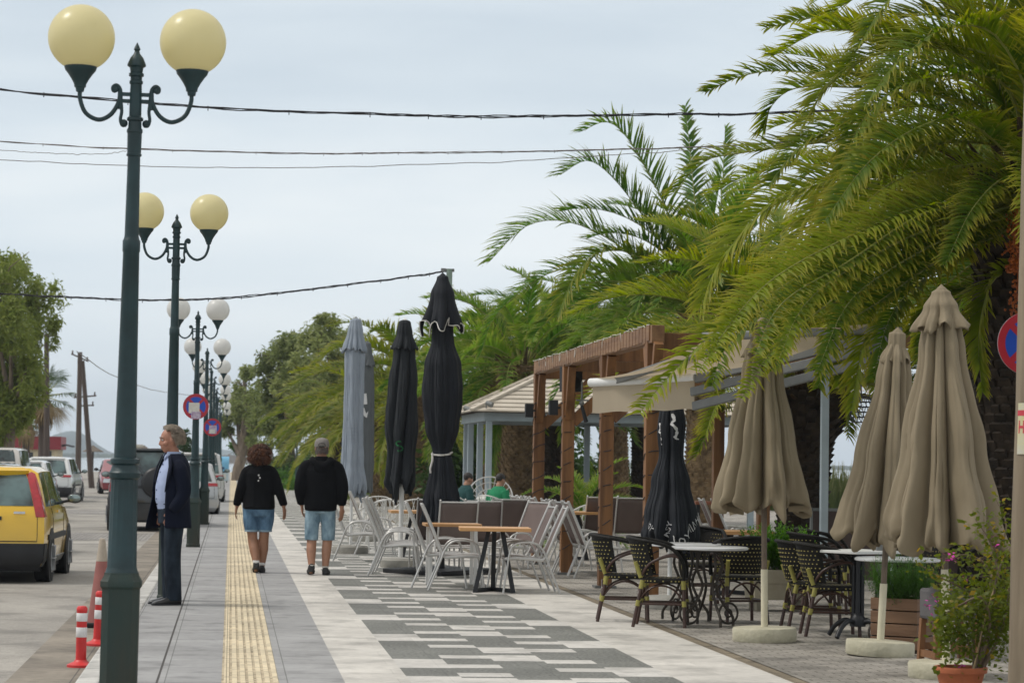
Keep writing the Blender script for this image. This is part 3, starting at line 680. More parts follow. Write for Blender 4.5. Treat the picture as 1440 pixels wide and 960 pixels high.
def palm(label, base, h, r0, r1, lean, leafmats, key, nf, L, seed, explicit=(), pairs=70, ll=.5, lw=.034, trunkm=None, ball=0.0, elo=-35, ehi=80, skip=None, dead=0, stubs=26, ekw=None, group=PALMS, droop=.35):
    rnd = random.Random(seed); base = Vector(base); lean = Vector(lean)
    r = root('palm_tree', base, 0, label, 'palm tree', group)
    trunk_mesh(h, r0, r1, rnd, lean, True, ball).build('trunk', trunkm or TRUNK, r, 30)
    cpos = lean + Vector((0, 0, h))
    sb = MB()
    for k in range(stubs):
        a = 2.4 * k + rnd.uniform(-.2, .2); e = rnd.uniform(.2, 1.25); d = Vector((cos(a) * cos(e), sin(a) * cos(e), sin(e)))
        p0 = cpos + Vector((cos(a), sin(a), 0)) * r1 * .7 + Vector((0, 0, -.25 + .25 * rnd.random())); sb.tube([p0, p0 + d * .25, p0 + d * rnd.uniform(.4, .7)], [(.075, .035), (.05, .028), (.02, .014)], 6)
    sb.build('frond_stub_crown', STUB, r, 40)
    vs = variants(key, leafmats, pairs, ll, lw, droop=droop)
    k = 0; cnt = 0
    while cnt < nf and k < nf * 4:
        a = 2.399963 * k + rnd.uniform(-.15, .15); u = (k % nf + .5) / nf; k += 1
        el = radians(ehi + (elo - ehi) * u + rnd.uniform(-6, 6))
        if skip and skip(a % (2 * pi), el): continue
        e0, me = min(vs, key=lambda q: abs(q[0] - el) + rnd.uniform(0, .25))
        o = bpy.data.objects.new('frond', me); COL.objects.link(o); o.parent = r
        o.location = cpos + Vector((cos(a) * r1 * .4, sin(a) * r1 * .4, rnd.uniform(-.1, .1)))
        o.rotation_euler = (rnd.uniform(-.25, .25), e0 - el, a); o.scale = (L / 3.4 * rnd.uniform(.85, 1.08),) * 3; cnt += 1
    for pl in explicit:
        pl, kw = pl if isinstance(pl[1], dict) else (pl, {})
        kk = dict(pairs=pairs + 20, ll=ll, lw=lw, droop=droop); kk.update(ekw or {}); kk.update(kw)
        frond_obj(bez([Vector(p) - base for p in pl], 24), rnd, kk.pop('mats', leafmats), r, **kk)
    for k in range(dead):
        a = 2.399963 * k + .7; e = radians(-62 - 20 * rnd.random())
        mb, tip = frond_mesh(arc(1.1 + .5 * rnd.random(), e + .5, .6, 8), rnd, pairs=22, ll=.28, lw=.03, segs=2)
        o = mb.build('dead_frond', [DRY, DRY], r, 40, attr={'tip': tip}); o.location = cpos + Vector((cos(a) * r1, sin(a) * r1, -.15)); o.rotation_euler = (0, 0, a)
    return r

# --- near palm at the right, its fronds laid out one by one around the crown
PY = 23.2; pb = at(1432, 661, PY); pbase = Vector((pb.x, PY, 0)); ch = at(1490, 255, PY).z
crown = Vector((pb.x + .12, PY, ch))
def FR(pix, y_tip, y_mid=None, **kw):
    """pix: points of the midrib from the crown outwards (photo pixels); y_tip: how far nearer (-) or farther (+) than the trunk the tip reaches."""
    n = len(pix); pts = [crown + Vector((-.05, 0, 0))]
    for i, (px, py) in enumerate(pix):
        u = (i + 1) / n; pts.append(at(px, py, PY + y_tip * u ** .8))
    return (pts, kw)
NEARF = [
 FR([(1420, 125), (1337, 106), (1259, 127), (1210, 174), (1180, 245)], -1.6, roll=-.5, ll=.62),
 FR([(1420, 228), (1315, 240), (1251, 259), (1195, 311), (1155, 372), (1116, 440)], -1.9, roll=-.6, ll=.66),
 FR([(1400, 165), (1290, 128), (1195, 123), (1120, 124), (1086, 148), (1074, 182)], 1.0, roll=-.3, ll=.50),
 FR([(1390, 170), (1250, 112), (1150, 104), (1090, 100), (1041, 108), (992, 130)], 2.1, ll=.42, roll=.3),
 FR([(1440, 110), (1352, 66), (1266, 56), (1165, 42), (1085, 80)], -.6, ll=.52, roll=.25),
 FR([(1400, 140), (1260, 58), (1180, 32), (1135, 26), (1078, 40)], 1.6, ll=.42, roll=.5),
 FR([(1430, 90), (1330, 5), (1250, -18), (1190, 5), (1150, 35)], 0.6, ll=.5),
 FR([(1430, 60), (1330, -60), (1240, -75), (1180, -40), (1150, 0)], -.4, ll=.5, roll=.3),
 FR([(1420, 200), (1300, 150), (1210, 168), (1128, 205), (1080, 262)], -1.2, roll=-.35, ll=.52),
 FR([(1390, 230), (1240, 195), (1120, 205), (1038, 216), (989, 228), (944, 274)], 1.4, roll=-.35, ll=.48),
 FR([(1400, 260), (1270, 235), (1180, 251), (1109, 275), (1064, 305), (1010, 372), (985, 432)], -.8, roll=-.5, ll=.58),
 FR([(1400, 290), (1250, 330), (1120, 394), (1052, 430), (992, 478), (935, 535), (900, 580)], -2.6, roll=-.5, ll=.50),
 FR([(1400, 300), (1250, 350), (1161, 430), (1109, 468), (1071, 512), (1043, 560)], -4.0, roll=-.35, ll=.42),
 FR([(1400, 290), (1240, 330), (1130, 385), (1068, 426), (1022, 463), (982, 522)], -4.5, roll=-.4, ll=.46),
 FR([(1420, 300), (1360, 330), (1289, 382), (1240, 430), (1214, 482), (1197, 575)], -1.6, roll=-.1, ll=.46),
 FR([(1440, 350), (1370, 345), (1290, 340), (1230, 350), (1175, 380)], 1.5, roll=-.2, ll=.55),
 FR([(1450, 360), (1400, 390), (1383, 430), (1376, 485), (1381, 552)], -.7, ll=.38, roll=.2),
 FR([(1440, 385), (1380, 405), (1320, 425), (1280, 470)], .9, ll=.5),
 FR([(1440, 260), (1340, 280), (1265, 330), (1200, 400), (1180, 455)], -2.6, roll=-.5, ll=.55),
 FR([(1430, 180), (1340, 190), (1240, 220), (1160, 280), (1110, 350)], .3, roll=-.6, ll=.6),
 FR([(1440, 330), (1330, 370), (1250, 420), (1190, 450), (1130, 500)], 1.8, roll=-.3, ll=.5),
 FR([(1460, 60), (1420, -40), (1380, -90), (1330, -70)], -1.0, ll=.55),
 FR([(1450, 150), (1400, 50), (1330, 40), (1260, 90), (1215, 150)], -2.3, roll=-.3, ll=.6),
 FR([(1440, 240), (1360, 170), (1290, 180), (1220, 230), (1160, 310)], -3.0, roll=-.5, ll=.6),
 FR([(1460, 300), (1420, 250), (1370, 290), (1330, 370)], -2.6, roll=-.3, ll=.5),
 FR([(1420, 210), (1330, 200), (1250, 235), (1190, 300), (1150, 350), (1120, 420)], -1.0, roll=-.5, ll=.6),
 FR([(1430, 230), (1340, 250), (1270, 300), (1225, 370), (1200, 450)], .6, roll=-.5, ll=.6),
 FR([(1430, 270), (1330, 290), (1230, 330), (1150, 400), (1095, 470), (1075, 510)], -2.8, roll=-.5, ll=.5),
 FR([(1420, 130), (1330, 70), (1240, 75), (1170, 115), (1130, 175)], -.5, roll=-.4, ll=.55),
 FR([(1430, 100), (1350, 30), (1270, 25), (1215, 60), (1180, 110)], .8, roll=-.3, ll=.55),
 FR([(1450, 40), (1390, -30), (1310, -40), (1250, 0), (1210, 60)], -1.6, roll=-.3, ll=.55),
 FR([(1420, 300), (1340, 330), (1250, 380), (1190, 430), (1150, 520)], -3.4, roll=-.4, ll=.5),
 FR([(1430, 310), (1360, 350), (1290, 400), (1250, 450), (1228, 530)], -2.2, roll=-.3, ll=.5),
 FR([(1420, 290), (1310, 320), (1200, 375), (1130, 430), (1095, 505)], -3.9, roll=-.5, ll=.5),
 FR([(1420, 280), (1300, 290), (1180, 340), (1090, 390), (1030, 450), (1000, 500)], -4.3, roll=-.5, ll=.52),
 FR([(1420, 270), (1300, 300), (1190, 370), (1120, 410), (1085, 445), (1062, 500)], -4.6, roll=-.4, ll=.42),
 FR([(1420, 300), (1300, 340), (1190, 415), (1120, 455), (1085, 520)], -2.4, roll=-.5, ll=.46),
 FR([(1420, 320), (1330, 360), (1235, 425), (1180, 465), (1150, 545)], -3.0, roll=-.4, ll=.46),
 FR([(1420, 280), (1290, 330), (1165, 395), (1075, 440), (1020, 490), (1000, 545)], -2.7, roll=-.5, ll=.46),
 FR([(1420, 310), (1310, 365), (1220, 440), (1195, 480), (1180, 540)], -.8, roll=-.4, ll=.5),
 FR([(1410, 330), (1330, 400), (1270, 440), (1225, 500)], 2.4, roll=-.3, ll=.5),
 FR([(1430, 350), (1360, 390), (1310, 440), (1290, 500)], 3.0, ll=.5),
 FR([(1470, 330), (1440, 330), (1415, 380), (1400, 450)], 1.6, ll=.5),
]
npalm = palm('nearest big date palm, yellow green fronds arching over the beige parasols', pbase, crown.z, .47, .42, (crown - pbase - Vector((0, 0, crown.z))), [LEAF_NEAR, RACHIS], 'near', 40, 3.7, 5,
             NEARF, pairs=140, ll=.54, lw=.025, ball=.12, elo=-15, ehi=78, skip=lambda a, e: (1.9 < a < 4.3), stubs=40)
# fruit clusters
fb = MB(); rnd = random.Random(3)
for (px, py, hh) in ((1428, 330, .35), (1434, 395, .35)):
    c = at(px, py, PY - 1.2) - pbase
    for k in range(220):
        q = c + Vector((rnd.gauss(0, .05), rnd.gauss(0, .06), rnd.uniform(-hh, hh * .6)))
        fb.ball(q, .013, 6, 4)
    for k in range(8): fb.tube([c + Vector((rnd.uniform(-.04, .04), 0, hh * .7)), c + Vector((rnd.uniform(-.08, .08), rnd.uniform(-.08, .08), -hh))], .004, 4)
    fb.tube(bez([c + Vector((0, 0, hh * .7)), c + Vector((.2, .3, hh + .4)), crown - pbase], 10), .012, 6)
fb.build('fruit_cluster', pmat('orange_dates', (0.50, 0.13, 0.012), 0.45, scale=30, col2=(0.30, 0.06, 0.01)), npalm, 60)

# --- second palm: dark stubby trunk between the beige parasols
PB = 34.0; b2 = at(1128, 660, PB)
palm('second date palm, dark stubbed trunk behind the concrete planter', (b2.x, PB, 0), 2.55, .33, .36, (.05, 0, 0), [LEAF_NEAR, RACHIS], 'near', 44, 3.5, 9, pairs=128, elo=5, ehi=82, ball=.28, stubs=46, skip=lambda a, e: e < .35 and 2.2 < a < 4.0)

# --- third palm: tall upright fronds in the middle
PC = 47.0; b3 = at(987, 660, PC); cr3 = at(992, 440, PC)
def FR3(pix, y_tip, **kw):
    kw['ll'] = kw.get('ll', .62) * 1.2; kw['pairs'] = 95; kw['lw'] = .042
    n = len(pix); pts = [Vector((cr3.x, PC, cr3.z))]
    for i, (px, py) in enumerate(pix): pts.append(at(px, py, PC + y_tip * ((i + 1) / n)))
    return (pts, kw)
MIDF = [FR3([(985, 360), (975, 260), (964, 150)], .8, ll=.5, roll=1.2), FR3([(965, 380), (935, 290), (890, 205), (855, 172), (815, 186)], -.4, ll=.62, roll=.2),
        FR3([(960, 390), (905, 305), (860, 248), (825, 226), (788, 246)], -.9, ll=.75, roll=-.2), FR3([(940, 410), (870, 345), (800, 312), (740, 318), (688, 368)], -.6, ll=.78, roll=-.25),
        FR3([(945, 400), (900, 362), (850, 352), (810, 385), (785, 440)], -1.8, ll=.7, roll=-.3, mats=[LEAF_NEAR, RACHIS]), FR3([(990, 370), (1003, 310), (1015, 240)], -1.6, ll=.78, roll=1.3),
        FR3([(1005, 370), (1015, 270), (1020, 180)], .6, ll=.5, roll=.5), FR3([(1010, 390), (1040, 290), (1085, 230), (1130, 215)], -.3, ll=.55), FR3([(925, 415), (840, 380), (770, 385), (700, 440), (675, 500)], .9, ll=.6, roll=-.2),
        FR3([(960, 440), (900, 425), (860, 450), (840, 500)], -1.5, ll=.6), FR3([(1030, 410), (1080, 340), (1130, 310)], -1.0, ll=.6), FR3([(1020, 420), (1075, 395), (1120, 420)], -1.5, ll=.6)]
palm('third date palm, tall upright fresh green fronds rising behind the pergola', (b3.x, PC, 0), cr3.z, .30, .30, (cr3.x - b3.x, 0, 0), [LEAF_MID, RACHIS], 'mid', 46, 3.6, 21, MIDF, pairs=72, ll=.62, lw=.042, elo=-8, ehi=80, trunkm=TRUNK_L, ball=.2)

def gpalm(label, px_t, Y, px_c, py_c, nf, L, seed, key='mid', mats=None, r0=.3, tm=None, ll=.55, **kw):
    b = at(px_t, 655, Y); c = at(px_c, py_c, Y)
    return palm(label, (b.x, Y, 0), c.z, r0, r0 * .95, (c.x - b.x, 0, 0), mats or [LEAF_MID, RACHIS], key, nf, L, seed, pairs=64, ll=ll, lw=.045, trunkm=tm, **kw)
gpalm('date palm behind the nearest one, its trunk lost in the dark at the right edge', 1398, 30, 1400, 330, 46, 3.8, 29, key='near', mats=[LEAF_NEAR, RACHIS], r0=.42, ball=.2, elo=-25, ehi=80)
gpalm('date palm with a pale textured trunk between the two pergola posts, under the roof', 868, 62, 858, 500, 36, 3.2, 31, tm=TRUNK_L, r0=.30, ball=.12, elo=-25)
gpalm('date palm behind the gazebo, broad green crown filling the gap left of the pergola', 728, 60, 735, 515, 44, 3.2, 33, r0=.42, ball=.2, tm=TRUNK_L, elo=-30)
gpalm('date palm with thick trunk standing at the left back corner of the gazebo', 697, 66, 700, 530, 40, 3.4, 35, r0=.50, ball=.2, tm=TRUNK_L, elo=-40)
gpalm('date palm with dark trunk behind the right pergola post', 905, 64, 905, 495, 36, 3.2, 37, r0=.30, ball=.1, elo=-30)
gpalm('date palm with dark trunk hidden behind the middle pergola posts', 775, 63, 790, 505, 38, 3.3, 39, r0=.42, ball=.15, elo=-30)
FARP = [LEAF_FAR, RACHIS]
gpalm('date palm on the lawn between the grey and the charcoal parasols', 549, 82, 549, 592, 46, 3.7, 41, 'far', FARP, r0=.62, ball=.25, tm=TRUNK_L, elo=-38, ehi=70, dead=12)
gpalm('date palm behind the black parasol, olive fronds reaching over its left side', 598, 74, 602, 548, 46, 4.2, 43, 'far', FARP, r0=.55, ball=.2, tm=TRUNK_L, elo=-35, ehi=75, dead=8)
gpalm('farthest date palm, drooping olive fronds left of the grey parasol', 487, 100, 488, 590, 44, 3.6, 45, 'far', FARP, r0=.5, ball=.2, elo=-35, ehi=60, dead=8)

# --- broadleaf trees
EUC = leafmat('eucalyptus_leaf', (0.135, 0.175, 0.058), (0.30, 0.33, 0.13), (0.30, 0.28, 0.12), 0.4, objvar=.1)
EUC2 = leafmat('pale_willow_leaf', (0.125, 0.175, 0.036), (0.265, 0.305, 0.075), (0.27, 0.23, 0.085), 0.4, objvar=.1)
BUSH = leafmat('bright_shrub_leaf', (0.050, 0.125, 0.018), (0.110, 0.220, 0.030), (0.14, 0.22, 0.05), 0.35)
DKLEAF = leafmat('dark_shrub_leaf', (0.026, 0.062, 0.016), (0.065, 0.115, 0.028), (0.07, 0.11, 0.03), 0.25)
BARK = pmat('tree_bark', (0.10, 0.075, 0.055), 0.9, scale=5, col2=(0.24, 0.19, 0.14), bump=.4, stretch=(1, 1, .25))
def leaves(mb, tip, c, R, n, size, rnd, hang=0.0, flat=.5):
    for k in range(n):
        d = Vector((rnd.gauss(0, 1), rnd.gauss(0, 1), rnd.gauss(0, 1))).normalized() * (rnd.random() ** .45)
        p = c + Vector((d.x * R[0], d.y * R[1], d.z * R[2]))
        s = size * rnd.uniform(.6, 1.3)
        ax = Vector((rnd.gauss(0, 1), rnd.gauss(0, 1), rnd.gauss(0, .6) - hang)).normalized(); sd_, nn = frame(ax, Vector((rnd.gauss(0, 1), rnd.gauss(0, 1), rnd.gauss(0, 1))).normalized())
        w = s * flat * .5
        o = len(mb.v); mb.v += [p, p + ax * s * .45 + sd_ * w, p + ax * s, p + ax * s * .45 - sd_ * w]; tv = rnd.random() * .6; tip += [tv * .6, tv, tv, tv]
        mb.f.append((o, o + 1, o + 2, o + 3)); mb.m.append(0)
def tree(name, label, base, tips, clumps, n, size, leafm, seed, r0=.25, hang=.0, flat=.45, group=None, cat='tree', bark=None, fork=.35):
    """clumps: (x, y, z, radius) of leaf masses in metres from the base; limbs run from the trunk to each."""
    rnd = random.Random(seed); r = root(name, base, 0, label, cat, group)
    tb_ = MB(); H = max(c[2] for c in clumps)
    mid = Vector((sum(c[0] for c in clumps) / len(clumps) * .5, 0, H * fork))
    tb_.tube(bez([(0, 0, -.1), mid * .5 + Vector((rnd.uniform(-.1, .1), 0, 0)), mid], 8), [r0 * (1 - .045 * i) for i in range(9)], 10)
    for x, y, z, R in clumps:
        p = Vector((x, y, z)); tb_.tube(bez([mid, mid.lerp(p, .5) + Vector((0, 0, -.1 * R)), p], 8), [max(.02, r0 * .5 * (1 - .11 * i)) for i in range(9)], 6)
        for k in range(5):
            q = p + Vector((rnd.gauss(0, .6), rnd.gauss(0, .6), rnd.gauss(.1, .5))) * R; tb_.tube([p.lerp(mid, .2), p.lerp(q, .5), q], [r0 * .12, r0 * .08, r0 * .03], 4)
    tb_.build('trunk', bark or BARK, r, 60)
    cb = MB(); tip = []; tot = sum(c[3] ** 2 for c in clumps)
    for x, y, z, R in clumps:
        m_ = int(n * R * R / tot); sub = max(7, int(R * 9))
        for k in range(sub):
            d = Vector((rnd.gauss(0, 1), rnd.gauss(0, 1), rnd.gauss(0, 1))) * R * .62
            q = rnd.uniform(.22, .62)
            leaves(cb, tip, Vector((x, y, z)) + Vector((d.x, d.y, d.z * .85)), (R * q, R * q, R * q * (.8 + hang * .7)), int(m_ / sub * (.5 + rnd.random())), size * rnd.uniform(.8, 1.15), rnd, hang, flat)
    cb.build('crown', [leafm], r, 0, attr={'tip': tip})
    return r
def clump_px(Y, base, lst, dy=1.5, seed=0):
    rnd = random.Random(seed); out = []
    for px, py, rp in lst:
        p = at(px, py, Y); out.append((p.x - base[0], rnd.uniform(-dy, dy), p.z - base[2], rp * Y / FPX))
    return out
def ptree(name, label, px, Y, lst, n, size, leafm, seed, **kw):
    b = at(px, 650, Y); base = (b.x, Y, -.1)
    return tree(name, label, base, None, clump_px(Y, base, lst, kw.pop('dy', 1.6), seed), n, size, leafm, seed, **kw)
EG = 'tall eucalyptus trees at the end of the promenade'
ptree('eucalyptus_tree', 'tallest eucalyptus behind the grey parasol, open brownish top', 470, 135, [(455, 470, 28), (490, 480, 30), (440, 510, 34), (480, 525, 38), (430, 560, 36), (475, 580, 40), (520, 540, 36), (545, 580, 30), (560, 520, 20), (460, 620, 30)], 22000, .30, EUC, 51, hang=.5, flat=.36, group=EG, r0=.3)
ptree('eucalyptus_tree', 'broad eucalyptus left of the tallest one, above the walking couple', 415, 140, [(390, 500, 24), (372, 520, 22), (410, 495, 26), (400, 540, 36), (372, 560, 26), (425, 535, 34), (395, 590, 34), (425, 600, 34), (440, 560, 30), (380, 610, 22)], 22000, .30, EUC, 53, hang=.5, flat=.36, group=EG, r0=.3)
ptree('eucalyptus_tree', 'leftmost eucalyptus of the group, with gaps showing the sky beside the lamps', 335, 165, [(345, 535, 15), (330, 560, 18), (350, 570, 20), (335, 590, 20), (362, 590, 18), (320, 605, 14), (375, 565, 18), (350, 615, 16)], 12000, .32, EUC, 55, hang=.5, flat=.36, group=EG, r0=.5, fork=.25)
ptree('small_tree', 'small round green tree above the head of the woman walking', 340, 170, [(340, 628, 13), (330, 634, 10), (352, 632, 11), (345, 622, 9)], 1800, .22, BUSH, 57, r0=.16, fork=.35, dy=.5)
ptree('willowy_tree', 'tall drooping olive tree at the left edge behind the pickup', 14, 98, [(-10, 400, 40), (25, 400, 32), (45, 420, 26), (20, 450, 40), (52, 450, 22), (-20, 480, 50), (25, 510, 42), (48, 500, 26), (15, 560, 40), (40, 560, 24), (-20, 570, 46), (10, 600, 30), (12, 372, 18)], 30000, .26, EUC2, 59, r0=.28, hang=.9, flat=.30)
ptree('shrub_tree', 'small dark conical tree seen just right of the man in the suit', 256, 150, [(256, 615, 9), (260, 626, 11), (250, 628, 9), (256, 636, 12)], 1500, .22, DKLEAF, 61, r0=.12, dy=.4)
# fan palm by the kiosk
def fan_palm(label, px, Y, pyc, nf, seed, R=1.3):
    rnd = random.Random(seed); b = at(px, 650, Y); c = at(px, pyc, Y); r = root('fan_palm', (b.x, Y, -.15), 0, label, 'palm tree', 'fan palms by the red kiosk')
    h = c.z + .15
    trunk_mesh(h, .26, .22, rnd, boots=False).build('trunk', MT['pole_far'], r, 40)
    for k in range(nf):
        a = 2.4 * k; e = radians(80 - 150 * k / nf + rnd.uniform(-8, 8)); d = Vector((cos(a) * cos(e), sin(a) * cos(e), sin(e)))
        s, nn = frame(d); mb = MB(); tip = []; o = Vector((0, 0, h)); st_ = o + d * R * .55
        mb.tube([o, st_], .02, 4, 1); tip += [0] * len(mb.v)
        for j in range(15):
            q = radians(-78 + 156 * j / 14); dd = (d * cos(q) + s * sin(q)).normalized(); l = R * .62 * rnd.uniform(.85, 1.1)
            w = nn.cross(dd).normalized() * .035; i0 = len(mb.v)
            mb.v += [st_, st_ + dd * l * .55 + w, st_ + dd * l * .55 - w, st_ + dd * l + Vector((0, 0, -.22 * l))]; tip += [0, .3, .3, 1]; mb.f += [(i0, i0 + 1, i0 + 3, i0 + 2)]; mb.m += [0]
        mb.build('frond' if e > -.6 else 'dead_frond', [DKLEAF if e > -.6 else DRY, RACHIS], r, 0, attr={'tip': tip})
    sk = MB()
    for k in range(60):
        a = rnd.uniform(0, 2 * pi); z = h - rnd.uniform(.1, .5); sk.tube([Vector((.22 * cos(a), .22 * sin(a), z)), Vector((.45 * cos(a), .45 * sin(a), z - .5)), Vector((.40 * cos(a), .4 * sin(a), z - 1.3 * rnd.uniform(.6, 1.1)))], [.05, .05, .01], 4)
    sk.build('dead_skirt', DRY, r, 0)
fan_palm('fan palm with a shaggy brown skirt behind the dark pole and red kiosk', 60, 128, 556, 30, 71, 1.75)
fan_palm('lower dark fan palm peeking over the kiosk roof at its left', 36, 150, 592, 18, 73, 1.2)

# --- low planting: bushes along the lawn edge, reeds, hedge
def bush(label, base, R, n, size, leafm, seed, name='bush', flat=.5, hang=0, group=None, cat='bush'):
    rnd = random.Random(seed); mb = MB(); tip = []
    for k in range(7):
        d = Vector((rnd.uniform(-.6, .6) * R[0], rnd.uniform(-.6, .6) * R[1], rnd.uniform(.25, .75) * R[2]))
        leaves(mb, tip, d, (R[0] * .5, R[1] * .5, R[2] * .42), n // 7, size, rnd, hang, flat)
    r = root(name, base, 0, label, cat, group)
    mb.build('foliage', [leafm], r, 0, attr={'tip': tip})
    sb_ = MB()
    for k in range(7): sb_.tube([(0, 0, -.05), (rnd.uniform(-.3, .3) * R[0], rnd.uniform(-.3, .3) * R[1], R[2] * .6)], [.03, .01], 5)
    sb_.build('stem', BARK, r, 60); return r
BG = 'bushes along the lawn edge'
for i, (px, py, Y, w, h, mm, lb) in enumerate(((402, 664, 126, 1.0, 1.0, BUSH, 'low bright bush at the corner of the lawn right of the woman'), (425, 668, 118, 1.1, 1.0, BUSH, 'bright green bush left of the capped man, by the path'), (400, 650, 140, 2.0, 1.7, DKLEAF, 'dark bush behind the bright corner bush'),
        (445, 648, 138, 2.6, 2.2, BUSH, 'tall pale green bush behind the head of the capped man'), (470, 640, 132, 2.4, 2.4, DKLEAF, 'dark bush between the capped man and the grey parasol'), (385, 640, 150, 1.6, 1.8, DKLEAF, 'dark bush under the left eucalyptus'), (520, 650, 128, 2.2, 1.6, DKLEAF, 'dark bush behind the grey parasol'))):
    b = at(px, py, Y); bush(lb, (b.x, Y, -.1), (w, w, h), 2200, .17, mm, 80 + i, group=BG)
rnd = random.Random(4); mb = MB(); tip = []
ptr = at(1000, 655, 84)
for k in range(1800):
    x = ptr.x + rnd.uniform(-3.2, 6); y = 84 + rnd.uniform(-2, 2); h = rnd.uniform(.9, 1.75) * (1.05 if rnd.random() < .5 else .85); l = rnd.uniform(-.25, .25)
    o = len(mb.v); mb.v += [Vector((x - .02, y, -.1)), Vector((x + .02, y, -.1)), Vector((x + l * .4 + .02, y, h * .6)), Vector((x + l * .4 - .02, y, h * .6)), Vector((x + l, y + rnd.uniform(-.2, .2), h))]; tip += [0, 0, .3, .3, .9]
    mb.f += [(o, o + 1, o + 2, o + 3), (o + 3, o + 2, o + 4)]; mb.m += [0, 0]
o = mb.build('reeds', [leafmat('reed_leaf', (0.06, 0.085, 0.022), (0.15, 0.165, 0.05), (0.32, 0.29, 0.15), .3)], None, 0, attr={'tip': tip}); tag(o, kind='stuff')
# lawn: a grass sheet with real blades on it
lw = MB(); sheet(lw, 4.6, 24, 101, 255, -.02, 0); sheet(lw, 24, 40, 101, 255, -.02, 0); sheet(lw, -60, -17.5, 100, 250, -.10, 0)
o = lw.build('lawn', pmat('grass_ground', (0.085, 0.145, 0.024), 0.95, scale=1.5, col2=(0.17, 0.22, 0.045), bump=.4), smooth=0); tag(o, kind='structure')
mb = MB(); tip = []; rnd = random.Random(8)
for k in range(16000):
    if k < 11000: x = 4.6 + 9 * rnd.random(); y = 101 + 40 * rnd.random() ** 1.6
    else: x = -17.5 - 10 * rnd.random(); y = 100 + 50 * rnd.random()
    h = rnd.uniform(.08, .2); l = rnd.uniform(-.1, .1); o = len(mb.v)
    mb.v += [Vector((x - .025, y, -.08)), Vector((x + .025, y, -.08)), Vector((x + l, y + rnd.uniform(-.1, .1), h))]; tip += [0, 0, .6]; mb.f.append((o, o + 1, o + 2)); mb.m.append(0)
o = mb.build('grass', [leafmat('grass_blade', (0.075, 0.150, 0.020), (0.16, 0.23, 0.04), (0.24, 0.25, 0.08), .3)], None, 0, attr={'tip': tip}); tag(o, kind='stuff')
kb = MB(); kb.box(4.45, 4.6, 101, 255, -.05, .10); kb.box(4.45, 24, 100.85, 101, -.05, .10); o = kb.build('lawn_kerb', M_kerb, smooth=0); tag(o, kind='structure')
# ================================================================== pergola, gazebo, awning, shelter, kiosk
WX = 4.52
M_gaz = pmat('pale_blue_grey_paint', (0.34, 0.40, 0.43), 0.55, var=.1, scale=3)
pr = root('pergola', (WX, 30.2, 0), 0, 'brown timber pergola with slatted beam and fairy lights wound round its posts', 'pergola')
PYS = [36.6, 33.4, 29.9, 26.6]; BACKX = 2.7
def rel(x, y, z): return Vector((x - WX, y - 30.2, z))
for i, y in enumerate(PYS):
    for bx in (0, BACKX):
        b = MB(); b.box(-.08 + bx, .08 + bx, y - 30.2 - .08, y - 30.2 + .08, .0, 2.98 if i else 3.0)
        if bx and i > 1: b = MB(); b.box(-.045 + bx, .045 + bx, y - 30.2 - .045, y - 30.2 + .045, .0, 2.80)
        po = b.build('post', MT['pergola_wood'] if not (bx and i > 1) else M_gaz, pr, 0, bevel=.006)
        if bx == 0:
            k = MB(); pts = []; rnd = random.Random(i)
            nz_ = 10; 
            for q in range(nz_ * 8 + 1):
                a = q / 8 * 2 * pi + i; z = .25 + 2.2 * q / (nz_ * 8) + .02 * sin(q * 1.3)
                s = max(abs(cos(a)), abs(sin(a))); pts.append(Vector((.088 * cos(a) / s, y - 30.2 + .088 * sin(a) / s, z)))
            k.tube(pts, .006, 5); k.build('string_light', MT['wire_black'], po, 60)
    b = MB(); b.box(-.13, .13, y - 30.2 - .13, y - 30.2 + .13, 0.002, .03); b.build('foot_plate', MT['alu_dark'], pr, 0)
    b = MB(); b.box(.08, BACKX - .08, y - 30.2 - .06, y - 30.2 + .06, 2.74, 2.92); b.build('crossbeam', MT['pergola_wood'], pr, 0, bevel=.005)
    b = MB(); b.bar(rel(WX + .06, y, 2.05), rel(WX + .85, y, 2.78), .09, .15); b.build('brace', MT['pergola_wood'], pr, 0, bevel=.004)
    for sg in (-1, 1):
        b = MB(); b.bar(rel(WX, y + sg * .05, 2.1), rel(WX, y + sg * .34, 2.80), .10, .10, up=Vector((1, 0, 0))); b.build('brace', MT['pergola_wood'], pr, 0, bevel=.004)
for bx in (0, BACKX):
    b = MB(); b.box(bx - .07, bx + .07, 26.3 - 30.2, 36.75 - 30.2, 2.80, 2.99); bm_ = b.build('beam', MT['pergola_beam'], pr, 0, bevel=.006)
    if bx == 0:
        k = MB(); rnd = random.Random(2)
        for q in range(46):
            y = 26.4 + 10.2 * q / 46 - 30.2
            k.box(-.085, -.07, y, y + .19, 2.815 + rnd.uniform(-.012, .012), 2.985 + rnd.uniform(-.012, .012))
        k.build('cladding', MT['pergola_beam'], bm_, 0)
b = MB(); rnd = random.Random(12)
for q in range(60):
    y = rnd.uniform(27, 36.5) - 30.2; x = rnd.uniform(-.06, .06); h = rnd.uniform(.02, .12)
    b.tube(bez([(x - .1, y, 2.99), (x - .08, y + .02, 3.0 + h * .3), (x, y + .05, 2.99 + h * .2), (x + .1, y + .12, 2.985)], 6), .006, 4)
pp_ = []
for q in range(120):
    y = 26.4 + 10.2 * q / 119 - 30.2; pp_.append((-.078 + .05 * mnoise.noise(Vector((q * .5, 1, 2))), y, 2.995 + .018 * abs(mnoise.noise(Vector((q * .7, 5, 2)))) - (.12 + .14 * mnoise.noise(Vector((q, 3, 3))) if q % 9 == 4 else 0)))
b = MB(); b.tube(bez(pp_, 480), .005, 4)
b.build('loose_twine', pmat('frayed_twine', (0.55, 0.53, 0.48), .9), pr, 0)
